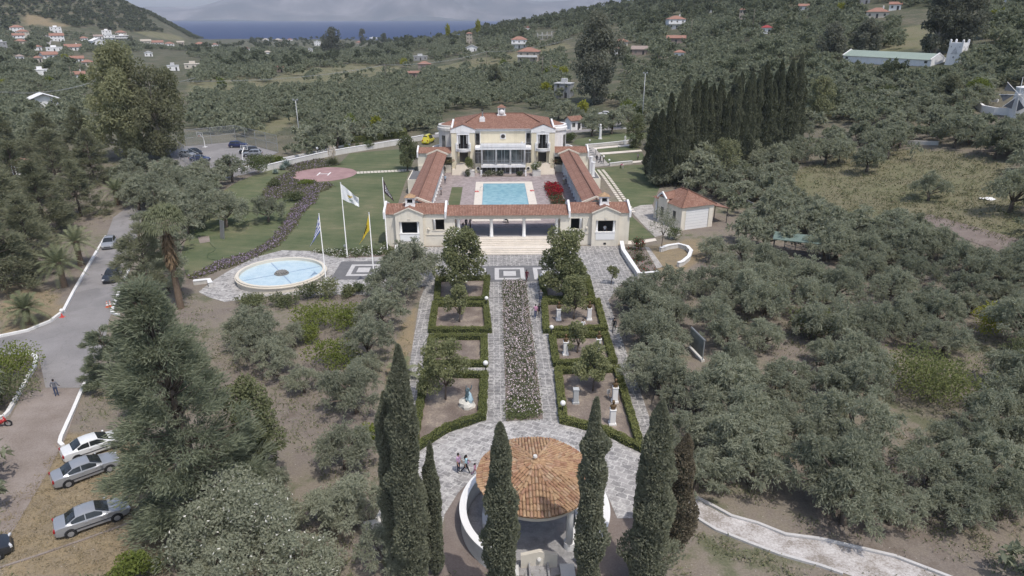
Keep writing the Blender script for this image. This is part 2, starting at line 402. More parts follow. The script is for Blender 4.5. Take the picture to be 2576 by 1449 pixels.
# ---- materials of the estate
m, t, o = base_mat('asphalt'); p = worldpos(t)
c = ramp(t, mth(t, 'ADD', mth(t, 'MULTIPLY', noise(t, p, .25, 5), .6), mth(t, 'MULTIPLY', noise(t, p, 12, 3), .4)), [(.35, (.2, .19, .187)), (.65, (.29, .275, .27))])
vn = nd(t, 'ShaderNodeTexVoronoi', Scale=.22); vn.feature = 'DISTANCE_TO_EDGE'; dn = nd(t, 'ShaderNodeTexNoise', Scale=.8, Detail=4); t.links.new(p, dn.inputs['Vector']); dv = nd(t, 'ShaderNodeVectorMath', operation='MULTIPLY_ADD'); t.links.new(dn.outputs[1], dv.inputs[0]); dv.inputs[1].default_value = (2.5, 2.5, 0); t.links.new(p, dv.inputs[2]); t.links.new(dv.outputs[0], vn.inputs['Vector'])
c = mixc(t, mth(t, 'MULTIPLY', mth(t, 'LESS_THAN', vn.outputs['Distance'], .008), .22), c, (.1, .095, .09)); c = mixc(t, mth(t, 'MULTIPLY', ramp(t, noise(t, p, .12, 3), [(.56, (0, 0, 0)), (.6, (1, 1, 1))]), .35), c, (.15, .145, .142))
prin(t, o, c, .9, 0, .2)
m, t, o = base_mat('gravel'); p = worldpos(t)
c = ramp(t, mth(t, 'ADD', mth(t, 'MULTIPLY', noise(t, p, .3, 5), .6), mth(t, 'MULTIPLY', noise(t, p, 9, 3), .4)), [(.38, (.2, .165, .14)), (.62, (.3, .26, .235))])
prin(t, o, c, .95, 0, .1)
m, t, o = base_mat('lawn_grass'); p = worldpos(t)
mp = nd(t, 'ShaderNodeMapping'); mp.inputs['Scale'].default_value = (.5, 2.4, 1); t.links.new(p, mp.inputs[0])
s = mth(t, 'ADD', mth(t, 'MULTIPLY', noise(t, p, .16, 4), .45), mth(t, 'MULTIPLY', noise(t, mp.outputs[0], 1.0, 4, .7), .3)); s = mth(t, 'ADD', s, mth(t, 'MULTIPLY', noise(t, p, 6, 3, .7), .25))
sx_ = t.nodes.new('ShaderNodeSeparateXYZ'); t.links.new(p, sx_.inputs[0]); s = mth(t, 'ADD', s, mth(t, 'MULTIPLY', mth(t, 'SINE', mth(t, 'ADD', mth(t, 'MULTIPLY', sx_.outputs[1], 2.6), mth(t, 'MULTIPLY', sx_.outputs[0], .5))), .016))
c = ramp(t, s, [(.36, (.07, .095, .05)), (.47, (.105, .125, .066)), (.56, (.14, .148, .084)), (.64, (.2, .185, .115))])
prin(t, o, c, .95, 0, .1, bump=noise(t, p, 9, 3), bs=.5, bd=.05)
m, t, o = base_mat('helipad_paint'); p = worldpos(t)
c = ramp(t, noise(t, p, .5, 6, .7), [(.35, (.28, .18, .175)), (.65, (.38, .25, .24))]); prin(t, o, c, .85, 0, .2)
m, t, o = base_mat('mulch'); p = worldpos(t)
s = mth(t, 'ADD', mth(t, 'MULTIPLY', noise(t, p, .45, 5), .55), mth(t, 'MULTIPLY', noise(t, p, 9, 4, .75), .45))
c = ramp(t, s, [(.36, (.12, .092, .078)), (.5, (.2, .165, .14)), (.64, (.36, .3, .235))]); prin(t, o, c, .95, 0, .1)
m, t, o = base_mat('red_soil'); p = worldpos(t)
s = mth(t, 'ADD', mth(t, 'MULTIPLY', noise(t, p, .5, 5), .5), mth(t, 'MULTIPLY', noise(t, p, 8, 4, .75), .5))
c = ramp(t, s, [(.36, (.16, .128, .112)), (.64, (.255, .215, .19))]); prin(t, o, c, .95, 0, .1)
m, t, o = base_mat('white_gravel'); p = worldpos(t)
s = mth(t, 'ADD', mth(t, 'MULTIPLY', noise(t, p, .7, 5), .5), mth(t, 'MULTIPLY', noise(t, p, 7, 4, .75), .5))
c = ramp(t, s, [(.4, (.25, .22, .19)), (.52, (.45, .42, .4)), (.65, (.62, .6, .58))]); prin(t, o, c, .95, 0, .1)
pavemat('garden_paving', (.19, .184, .182), (.27, .258, .25), (.5, .48, .45), .62, .62, .03, .95, 0.0, .0)
pavemat('plaza_paving', (.24, .23, .226), (.4, .38, .365), (.56, .54, .51), .8, .58, .03, .9, R_(28), .5)
pavemat('side_paving', (.4, .375, .345), (.5, .47, .43), (.3, .28, .26), 1.0, 1.0, .035, .2)
pavemat('terrace_tile', (.33, .275, .268), (.37, .315, .305), (.42, .37, .36), .6, .6, .02, .0)
pavemat('pebble_mosaic', (.36, .35, .35), (.44, .43, .42), (.3, .29, .29), .12, .12, .02, .1)
M('dark_slate', (.15, .148, .15), .9, .2, 1.2)
M('mosaic_pale', (.5, .485, .47), .85, .12, 2.0)
M('cream_stone', (.66, .6, .52), .75, .1, .7)
M('white_paint', (.8, .79, .77), .6, .05, .4)
M('white_kerb', (.74, .73, .71), .75, .12, 1.2)

# ---- ground sheets, each laid above the one below
sheet('asphalt_road', [(258, 600), (330, 592), (322, 690), (292, 770), (276, 800), (262, 870), (210, 976), (115, 976), (100, 905), (70, 893), (-20, 896), (-20, 852), (70, 833), (128, 810), (160, 786), (186, 735), (235, 650)], 'asphalt', .03)
road_c = ln((292, 640), (322, 545), (380, 500), (480, 462), (600, 436), (700, 411), (790, 393), (900, 372), (1000, 354), (1110, 341), (1200, 333), (1300, 331), (1420, 333), (1500, 326), (1610, 317))
L_, R2 = strip_pts(dense(road_c, 5), 4.6)
sheet('driveway_road', L_ + R2[::-1], 'asphalt', .05, world=True)
sheet('gravel_path', [(115, 977), (212, 977), (168, 1098), (120, 1190), (60, 1290), (-30, 1449), (-30, 1062), (25, 1055), (60, 990)], 'gravel', .03)
sheet('court_tarmac_field', [(424, 380), (465, 369), (594, 357), (700, 384), (655, 405), (515, 440), (440, 415)], 'asphalt', .06)
sheet('car_park_road', [(1400, 310), (1434, 293), (1520, 287), (1568, 297), (1560, 316), (1500, 322), (1450, 324)], 'asphalt', .09)
LAWN = [(470, 700), (590, 665), (760, 632), (985, 626), (992, 540), (1048, 382), (1000, 376), (880, 386), (850, 415), (740, 432), (690, 424), (600, 456), (560, 482), (480, 562), (455, 642)]
sheet('lawn', LAWN, 'lawn_grass', .03)
sheet('lawn', [(1490, 425), (1560, 418), (1650, 412), (1660, 470), (1642, 514), (1605, 519), (1582, 527), (1572, 500)], 'lawn_grass', .03)
sheet('lawn', [(1565, 520), (1580, 535), (1648, 597), (1600, 605), (1565, 606)], 'lawn_grass', .03)
for q in ([(1472, 368), (1605, 358), (1640, 335), (1560, 333), (1450, 350), (1440, 362)], [(1497, 373), (1600, 368), (1612, 376), (1508, 384)], [(1512, 390), (1615, 384), (1625, 402), (1530, 411)]):
    sheet('lawn', q, 'lawn_grass', .05)
sheet('stone_path', [(1471, 371), (1494, 370), (1534, 417), (1488, 421)], 'side_paving', .06)
for q in ([(1507, 385), (1612, 377), (1616, 381), (1512, 390)], [(1529, 412), (1625, 403), (1628, 407), (1533, 417)], [(1492, 372), (1600, 362), (1604, 366), (1497, 376)]):
    sheet('stone_path', q, 'cream_stone', .07)
for i in range(9):   # dark slabs along the promenade
    u = i / 9; a = Vector((1474 + 38 * u, 374 + 41 * u))
    sheet('promenade_slab', [(a.x, a.y), (a.x + 10, a.y - .4), (a.x + 12.4, a.y + 2.0), (a.x + 2.0, a.y + 2.4)], 'dark_slate', .075)
sheet('stone_path', [(1583, 527), (1611, 517), (1640, 515), (1655, 545), (1702, 575), (1712, 590), (1690, 604), (1666, 592), (1648, 597)], 'side_paving', .05)
sheet('stone_path', [(1575, 606), (1600, 607), (1648, 600), (1652, 606), (1600, 616), (1572, 615)], 'cream_stone', .055)
sheet('garden_path', [(1622, 622), (1632, 622), (1668, 672), (1652, 676)], 'side_paving', .05)
PAVE = [(992, 622), (1568, 618), (1612, 706), (1562, 716), (1530.5, 756), (1646, 1086), (1655, 1150), (1606, 1304), (1553, 1305), (1533, 1258), (1480, 1195), (1250, 1160), (1200, 1190), (1152, 1241), (1119, 1294), (1113, 1320), (1045, 1316), (1026, 1163), (1003, 1090), (1056.5, 754), (1070, 720), (960, 742), (960, 700)]
sheet('garden_paving', PAVE, 'garden_paving', .03)
sheet('plaza_paving', [(1643, 1086), (1655, 1150), (1606, 1304), (1553, 1305), (1533, 1258), (1480, 1195), (1250, 1160), (1200, 1190), (1152, 1241), (1119, 1294), (1113, 1320), (1045, 1316), (1026, 1163), (1040, 1146), (1130, 1090), (1221, 1060), (1275, 1062), (1365, 1057), (1408, 1068), (1520, 1095), (1626, 1150)], 'plaza_paving', .04)
sheet('fountain_paving', [(855, 648), (992, 644), (958, 742), (700, 742), (565, 760), (525, 748), (500, 735), (530, 710), (570, 685), (640, 648), (710, 630), (780, 632)], 'plaza_paving', .035)
def quadsheet(name, cx, cy, w, h, mat, off): sheet(name, [(cx - w / 2, cy - h / 2), (cx + w / 2, cy - h / 2), (cx + w / 2, cy + h / 2), (cx - w / 2, cy + h / 2)], mat, off, world=True, step=50)
for cx, cy in ((U(915, 680).x, U(915, 680).y), (-3.3, 87.3), (2.0, 87.3), (7.3, 87.3)):
    quadsheet('slate_square', cx, cy, 7.6 if cx < -10 else 5.3, 7.4 if cx < -10 else 6.2, 'dark_slate', .048)
    quadsheet('mosaic_border', cx, cy, 4.1, 4.6, 'mosaic_pale', .054); quadsheet('slate_square', cx, cy, 2.9, 3.3, 'dark_slate', .06); quadsheet('mosaic_border', cx, cy, 1.7, 1.9, 'mosaic_pale', .066)
BEDS = {'L1': [(1097, 706), (1232, 702), (1227, 761), (1092.7, 765)], 'L2': [(1089, 768), (1228, 768), (1236.5, 839), (1077.8, 839)], 'L3': [(1080, 851), (1225, 850), (1226.5, 925), (1066.5, 926)],
        'L4': [(1061.5, 942), (1226.5, 946), (1222, 1057), (1130, 1088), (1031, 1150)],
        'R1': [(1355, 702), (1482, 702), (1497, 759), (1365, 761)], 'R2': [(1363, 763), (1508, 761), (1528, 834), (1366.7, 840)], 'R3': [(1380.5, 846), (1529, 846), (1552, 919), (1392, 925)],
        'R4': [(1395.5, 936), (1558, 931), (1624, 1146), (1520, 1095), (1408, 1066)]}
for q in BEDS.values(): sheet('bed_soil_ground', q, 'mulch', .05)
sheet('bed_soil_ground', [(1264, 706), (1322, 706), (1366, 1055), (1273, 1060)], 'red_soil', .05)
sheet('bed_soil_ground', [(1572, 622), (1618, 622), (1660, 690), (1614, 700)], 'red_soil', .04)
sheet('bed_soil_ground', [(800, 634), (985, 627), (990, 645), (870, 650)], 'red_soil', .04)
sheet('pavilion_soil_ground', [(1120, 1322), (1119, 1294), (1152, 1241), (1200, 1190), (1480, 1195), (1533, 1258), (1553, 1305), (1600, 1306), (1640, 1449), (1100, 1449)], 'red_soil', .02)
sheet('gravel_footpath', [(1690, 1230), (1760, 1262), (1830, 1300), (1900, 1318), (1975, 1350), (2070, 1362), (2250, 1405), (2420, 1470), (2200, 1470), (2060, 1420), (1960, 1392), (1890, 1365), (1800, 1330), (1700, 1270)], 'white_gravel', .03)
sheet('ploughed_field', [(2300, 545), (2340, 540), (2440, 568), (2576, 606), (2576, 655), (2480, 622), (2370, 580)], 'red_soil', .06)
sheet('concrete_pad_path', [(498, 597), (526, 594), (529, 609), (503, 613)], 'gravel', .045)
hp = G(815, 438); HP_R = 6.9
ci = [(hp.x + HP_R * math.cos(a) * (1 if math.cos(a) > 0 else 1), hp.y + HP_R * math.sin(a)) for a in np.linspace(0, 2 * math.pi, 49)[:-1]]
sheet('helipad_pavement', [Vector(q) for q in ci], 'helipad_paint', .055, world=True, step=2)
mb = MB()
for x0, x1, y0, y1 in ((-1.25, -.98, -1.5, 1.5), (.98, 1.25, -1.5, 1.5), (-.98, .98, -.14, .14)): mb.box(hp.x + x0, hp.x + x1, hp.y + y0, hp.y + y1, hp.z + .04, hp.z + .068)
tag(mb.build('landing_marking', 'white_paint'), kind='structure')
def slabs(n, a, b, cols, size, off=.06):
    mb = MB(); A, B = G(*a), G(*b); d = (B - A); d2 = Vector((d.x, d.y)).normalized(); nn = Vector((-d2.y, d2.x))
    for i in range(n):
        for c in cols:
            p = A + d * ((i + .5) / n); q = p.to_2d() + nn * c; mb.obox(q.x, q.y, T(q.x, q.y) - .02, T(q.x, q.y) + off, size[0], size[1], math.atan2(d2.y, d2.x))
    tag(mb.build('stepping_path', 'cream_stone'), kind='structure')
slabs(17, (897, 435), (1043, 428), (-.55, .55), (.62, .8)); slabs(24, (1510, 427), (1588, 535), (-.5, .5), (.95, .62))
# ================================================================== BUILDINGS OF THE ESTATE
plaster('villa_wall', (.74, .67, .51))
plaster('cream_wall', (.75, .695, .59))
M('cream_trim', (.64, .59, .5), .8, .06, .5)
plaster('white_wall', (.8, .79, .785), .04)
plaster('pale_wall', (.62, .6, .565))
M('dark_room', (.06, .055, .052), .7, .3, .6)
M('dark_frame', (.05, .048, .05), .5, .1)
M('steel', (.42, .43, .44), .35, .08, metal=.7)
M('grey_metal', (.3, .31, .32), .5, .1)
M('grey_paint', (.45, .46, .46), .6, .08)
m, t, o = base_mat('window_glass')
c = ramp(t, noise(t, coord(t), .6, 3), [(.4, (.06, .062, .06)), (.65, (.2, .195, .18))]); prin(t, o, c, .08, 0, .6)
m, t, o = base_mat('pool_water'); p = worldpos(t)
n = noise(t, p, 1.1, 4, .6); c = ramp(t, n, [(.4, (.19, .39, .47)), (.6, (.29, .5, .56))]); prin(t, o, c, .18, 0, .4, bump=n, bs=.25, bd=.05)
m, t, o = base_mat('fountain_water'); p = worldpos(t)
n = noise(t, p, .9, 5, .7); c = ramp(t, n, [(.3, (.4, .53, .6)), (.6, (.52, .63, .67))]); prin(t, o, c, .2, 0, .35, bump=n, bs=.1, bd=.02)
tilemat('roof_tiles', (.26, .135, .098), (.32, .178, .128), (.39, .235, .175))
tilemat('plain_roof_tiles', (.29, .155, .115), (.335, .188, .14), (.375, .222, .168), .5, .9, .15)
m, t, o = base_mat('barrel_tiles')
g = t.nodes.new('ShaderNodeNewGeometry')
c = ramp(t, g.outputs['Random Per Island'], [(0, (.3, .165, .105)), (.25, (.41, .26, .155)), (.55, (.44, .3, .18)), (.8, (.36, .21, .14)), (1, (.48, .35, .235))])
c = mixc(t, 1.0, c, ramp(t, noise(t, g.outputs['Position'], 4, 5, .7), [(.3, (.62, .6, .58)), (.65, (1.1, 1.1, 1.1))]), 'MULTIPLY'); prin(t, o, c, .9, 0, .15)
M('grey_stone', (.28, .27, .275), .8, .12, .6)
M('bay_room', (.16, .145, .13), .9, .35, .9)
X0 = 2.0
def fence_gable(mb, xa, xb, y, z0, ze, za, th=.25, mi=0):
    """gabled end wall across x"""
    xm = (xa + xb) / 2
    for yy in (y, y + th): mb.face([(xa, yy, z0), (xb, yy, z0), (xb, yy, ze), (xm, yy, za), (xa, yy, ze)], mi)
    P = [(xa, z0), (xb, z0), (xb, ze), (xm, za), (xa, ze)]
    for a, b in zip(P, P[1:] + P[:1]): mb.face([(a[0], y, a[1]), (b[0], y, b[1]), (b[0], y + th, b[1]), (a[0], y + th, a[1])], mi)

def pavilion():
    pv = thing('colonnade_pavilion', 'cream colonnade building with tiled roofs wrapped round three sides of the pool terrace', 'pavilion', (X0, 100, 0)); L0 = (X0, 100, 0)
    B = lambda mb, n, m, p=pv, sm=False: mb.build(n, m, p, sm, loc=L0 if p is pv else None)
    Bs = lambda mb, n, m, p: mb.build(n, m, p, loc=L0)
    for s in (-1, 1):
        wall = MB(); trim = MB(); tile = MB(); tile2 = MB()
        X = lambda v: X0 + s * v
        def bx(mb, a, b, y0, y1, z0, z1, mi=0): mb.box(min(X(a), X(b)), max(X(a), X(b)), y0, y1, z0, z1, mi)
        # bay: gabled front with a wide opening
        bx(wall, 12.75, 13.3, 99.1, 100, -.2, 5.2); bx(wall, 16.3, 16.85, 99.1, 100, -.2, 5.2)
        bx(wall, 13.3, 16.3, 99.1, 99.5, -.2, 2.15); bx(wall, 13.3, 16.3, 99.1, 100, 4.05, 5.2)
        fence_gable(wall, X(12.75), X(16.85), 99.1, 5.2, 5.2, 6.06, .9)
        bx(trim, 13.35, 16.25, 99.03, 99.12, 4.05, 4.25); bx(trim, 14.6, 15.0, 99.0, 99.12, 4.25, 4.6)
        mb = MB(); bx(mb, 13.35, 16.25, 99.04, 99.098, 1.05, 2.08); B(mb, 'sill_panel', 'white_paint')
        mb = MB(); bx(mb, 13.25, 16.35, 99.0, 99.5, 2.15, 2.24); B(mb, 'sill', 'white_paint')
        mb = MB(); bx(mb, 14.6, 15.0, 99.06, 99.11, .25, .55); B(mb, 'wall_vent', 'dark_frame')
        for a in (13.48, 16.12):
            mb = MB(); mb.lathe([(0, 2.24), (.24, 2.24), (.24, 2.34), (.19, 2.38), (.17, 3.9), (.23, 3.95), (.23, 4.05), (0, 4.05)], X(a), 99.32, 14); B(mb, 'bay_column', 'white_paint', pv, True)
        # corner block walls
        bx(wall, 16.85, 18.55, 99.85, 100.1, -.2, 5.15); bx(wall, 11.4, 12.75, 99.85, 100.1, -.2, 5.15)
        bx(wall, 18.3, 18.55, 100.1, 101.0, -.2, 5.15); bx(wall, 18.3, 18.55, 103.3, 104.6, -.2, 5.15); bx(wall, 18.3, 18.55, 101.0, 103.3, -.2, 2.3); bx(wall, 18.3, 18.55, 101.0, 103.3, 4.1, 5.15)
        bx(wall, 16.2, 18.3, 104.4, 104.6, -.2, 5.15)
        # wall with a window between bay and portico
        bx(wall, 8.0, 9.6, 99.85, 100.25, .0, 4.9); bx(wall, 9.6, 11.4, 99.85, 100.25, .0, 2.5); bx(wall, 9.6, 11.4, 99.85, 100.25, 4.2, 5.15)
        bx(trim, 9.5, 11.45, 99.78, 99.87, 2.42, 2.52); bx(trim, 7.9, 12.4, 99.76, 99.86, 1.75, 1.87)
        mb = MB(); mb.lathe([(0, 2.5), (.2, 2.5), (.18, 4.1), (.2, 4.2), (0, 4.2)], X(11.1), 100.0, 12); B(mb, 'window_column', 'white_paint', pv, True)
        bx(wall, 11.3, 11.55, 100.1, 104.5, 1.3, 5.15)
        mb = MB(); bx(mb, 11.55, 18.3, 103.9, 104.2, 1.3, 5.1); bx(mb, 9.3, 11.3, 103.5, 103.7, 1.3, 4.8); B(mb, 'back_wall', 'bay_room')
        mb = MB(); bx(mb, 11.55, 18.3, 100.1, 104.4, 1.2, 1.34); B(mb, 'bay_floor', 'dark_slate')
        # main gable roof of the corner block (ridge along x), bay roof, parapet ends
        for (ya, yb) in ((99.6, 102.3), (104.9, 102.3)):
            a, b = (X(9.5), X(18.4)); pts = [(a, ya, 5.08), (b, ya, 5.08), (b, yb, 6.12), (a, yb, 6.12)]; tile.roof(pts)
        btile = MB()
        for q in (-1, 1):
            xe = X(14.8) + q * 2.25; btile.roof([(xe, 98.95, 5.16), (xe, 100.6, 5.36), (X(14.8), 101.8, 6.1), (X(14.8), 98.95, 6.1)])
        for q in (-1, 1):   # raking white edge of the bay gable
            xa, za = X(14.8) + q * 2.2, 5.14; xb, zb = X(14.8), 6.1
            trim.face([(xa, 98.93, za), (xb, 98.93, zb), (xb, 98.93, zb + .16), (xa, 98.93, za + .16)]); trim.face([(xa, 98.93, za + .16), (xb, 98.93, zb + .16), (xb, 99.12, zb + .16), (xa, 99.12, za + .16)])
            trim.face([(xa, 99.12, za), (xb, 99.12, zb), (xb, 99.12, zb + .16), (xa, 99.12, za + .16)]); trim.face([(xa, 98.93, za), (xb, 98.93, zb), (xb, 99.12, zb), (xa, 99.12, za)])
        for e in (9.2, 18.4):
            mb = MB(); xa, xb = sorted((X(e), X(e + .3)))
            P = [(99.55, 4.4), (105.0, 4.4), (105.0, 5.45), (102.3, 6.5), (99.55, 5.45)]
            for xx in (xa, xb): mb.face([(xx, y, z) for y, z in P])
            for a, b in zip(P, P[1:] + P[:1]): mb.face([(xa, *a), (xb, *a), (xb, *b), (xa, *b)])
            B(mb, 'end_parapet', 'white_wall')
        # roof turret
        tb = MB(); cx, cyy = X(14.8), 101.75
        for dx in (-.66, .4): tb.box(cx + dx, cx + dx + .26, cyy - .6, cyy + .6, 5.3, 7.25)
        tb.box(cx - .4, cx + .4, cyy - .6, cyy + .6, 5.3, 6.35); tb.box(cx - .4, cx + .4, cyy - .6, cyy + .6, 7.0, 7.25); tb.box(cx - .74, cx + .74, cyy - .7, cyy + .66, 5.2, 6.0); tb.box(cx - .4, cx + .4, cyy + .3, cyy + .5, 6.35, 7.0)
        tur = B(tb, 'roof_turret', 'white_wall')
        rt = MB(); c4 = [(cx - .82, cyy - .78, 7.25), (cx + .82, cyy - .78, 7.25), (cx + .82, cyy + .78, 7.25), (cx - .82, cyy + .78, 7.25)]
        for i in range(4): rt.roof([c4[i], c4[(i + 1) % 4], (cx, cyy, 7.8)])
        rt.face(c4[::-1]); Bs(rt, 'turret_roof', 'barrel_tiles', tur)
        ob = MB(); ob.box(cx - .39, cx + .39, cyy + .2, cyy + .29, 6.36, 6.99); Bs(ob, 'turret_opening', 'dark_room', tur)
        # wing colonnade
        ze, zr = 5.15, 6.0
        for a in (16.15, 12.05):
            tile2.roof([(X(a), 104.4, ze), (X(a), 147, ze), (X(14.1), 147, zr), (X(14.1), 104.4, zr)])
        bx(wall, 15.85, 16.1, 104.6, 147, -.3, 5.1)
        bx(trim, 12.7, 13.3, 105, 147, 4.35, 5.0); bx(trim, 12.15, 12.25, 105, 147, 4.95, 5.1)
        rg = MB(); rg.tube([(X(14.1), 104.4, zr + .04), (X(14.1), 147, zr + .04)], .11, 8); B(rg, 'ridge_cap', 'plain_roof_tiles')
        for i in range(16):
            y = 106.4 + i * 2.68
            mb = MB(); mb.lathe([(0, 1.3), (.27, 1.3), (.27, 1.45), (.21, 1.5), (.18, 4.15), (.26, 4.22), (.26, 4.35), (0, 4.35)], X(13.0), y, 12); B(mb, 'wing_column', 'white_paint', pv, True)
        for yy in (104.9, 146.7):
            for q in (-1, 1):
                xa, xb = X(14.1) + q * 2.35, X(14.1); z1, z2 = 5.2, 6.15
                for (y1, y2) in ((yy, yy + .32),):
                    P = [(xa, z1 - .1), (xb, z2 - .1), (xb, z2 + .22), (xa, z1 + .22)]
                    for y_ in (y1, y2): trim.face([(x, y_, z) for x, z in P])
                    for a, b in zip(P, P[1:] + P[:1]): trim.face([(a[0], y1, a[1]), (b[0], y1, b[1]), (b[0], y2, b[1]), (a[0], y2, a[1])])
        # far corner block by the villa
        bx(wall, 11.2, 18.2, 147.0, 147.25, .3, 2.9); bx(wall, 16.2, 18.4, 147.25, 151.5, .3, 5.5); bx(wall, 10.95, 12.6, 147.3, 147.5, 4.6, 5.6)
        for (ya, yb) in ((146.9, 149.3), (151.8, 149.3)): tile.roof([(X(11.15), ya, 5.5), (X(18.2), ya, 5.5), (X(18.2), yb, 6.45), (X(11.15), yb, 6.45)])
        mb = MB(); xa, xb = sorted((X(18.2), X(18.5))); P = [(146.8, 4.6), (151.9, 4.6), (151.9, 5.8), (149.3, 6.8), (146.8, 5.8)]
        for xx in (xa, xb): mb.face([(xx, y, z) for y, z in P])
        for a, b in zip(P, P[1:] + P[:1]): mb.face([(xa, *a), (xb, *a), (xb, *b), (xa, *b)])
        B(mb, 'end_parapet', 'white_wall')
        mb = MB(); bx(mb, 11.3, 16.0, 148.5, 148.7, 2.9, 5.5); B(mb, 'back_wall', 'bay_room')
        # service annex on the outer side
        mb = MB(); bx(mb, 16.1, 18.6, 130, 138, -.2, 3.6); an = B(mb, 'annex', 'cream_wall')
        mb = MB(); bx(mb, 16.3, 18.4, 130.2, 137.8, 3.605, 3.64); Bs(mb, 'annex_roof', 'dark_slate', an)
        if s > 0:
            for yy, hh in ((134.8, 6.8), (131.8, 6.3)):
                mb = MB(); mb.cyl(X(17.3), yy, 3.6, hh, .36, .36, 14); mb.box(X(16.9), X(17.7), yy - .45, yy + .45, 3.6, 3.75); mb.cyl(X(17.3), yy, hh, hh + .15, .42, .42, 14); Bs(mb, 'vent_stack', 'white_paint', an)
        B(wall, 'wall', 'cream_wall'); B(trim, 'cornice', 'cream_trim'); B(tile, 'roof', 'roof_tiles'); B(btile, 'bay_roof', 'roof_tiles'); B(tile2, 'wing_roof', 'plain_roof_tiles')
    # portico in the middle
    wall = MB(); trim = MB(); tile = MB()
    trim.box(X0 - 8.0, X0 + 8.0, 99.85, 100.25, 4.19, 4.85); tb2 = MB(); tb2.box(X0 - 8.0, X0 + 8.0, 104.9, 105.2, 4.19, 4.85); B(tb2, 'portico_beam', 'cream_trim')
    for s in (-1, 1): wall = MB(); wall.box(*sorted((X0 + s * 8.0, X0 + s * 9.2)), 100.3, 105.0, 1.3, 4.8); B(wall, 'portico_wall', 'cream_wall')
    for (ya, yb) in ((99.35, 102.6), (105.8, 102.6)): tile.roof([(X0 - 9.2, ya, 4.88), (X0 + 9.2, ya, 4.88), (X0 + 9.2, yb, 5.72), (X0 - 9.2, yb, 5.72)])
    for x in (-7.45, -2.48, 2.48, 7.45):
        mb = MB(); mb.lathe([(0, 1.3), (.34, 1.3), (.34, 1.42), (.27, 1.5), (.23, 3.98), (.32, 4.06), (.32, 4.19), (0, 4.19)], X0 + x, 100.15, 16); B(mb, 'portico_column', 'white_paint', pv, True)
    B(trim, 'portico_beam', 'cream_trim'); B(tile, 'portico_roof', 'roof_tiles')
    ld = MB(); ld.box(X0 + 14.72, X0 + 14.88, 98.94, 98.99, 4.25, 4.32); B(ld, 'wall_lamp', 'white_paint')
    for s in (-1, 1):
        mb = MB(); mb.ball((X0 + s * 12.0, 99.72, 2.7), .2, 10, 0, 1.2); B(mb, 'wall_lantern', 'cream_trim', pv, True)
pavilion()
# terrace, steps
mb = MB(); mb.box(X0 - 15.9, X0 + 15.9, 100.3, 147.2, -.4, 1.30); o_ = mb.build('terrace_floor', 'terrace_tile'); tag(o_, kind='structure')
mb = MB(); mb.box(X0 - 8.0, X0 + 8.0, 100.26, 104.8, 1.3, 1.32); o_ = mb.build('portico_floor', 'grey_stone'); tag(o_, kind='structure')
mb = MB(); mb.box(X0 - 9.4, X0 + 9.4, 98.9, 100.3, -.2, 1.302)
for k in range(7): mb.box(X0 - 8.8, X0 + 8.8, 98.9 - [.38, .76, 1.14, 2.5, 2.88, 3.26, 3.64][k], 98.9 - ([0] + [.38, .76, 1.14, 2.5, 2.88, 3.26])[k], -.2, 1.302 - .163 * (k + 1))
st = thing('front_steps', 'broad cream stone steps between the two trees up to the portico', 'steps', (X0, 97, 0)); mb.build('flight', 'cream_stone', st, loc=(X0, 97, 0))

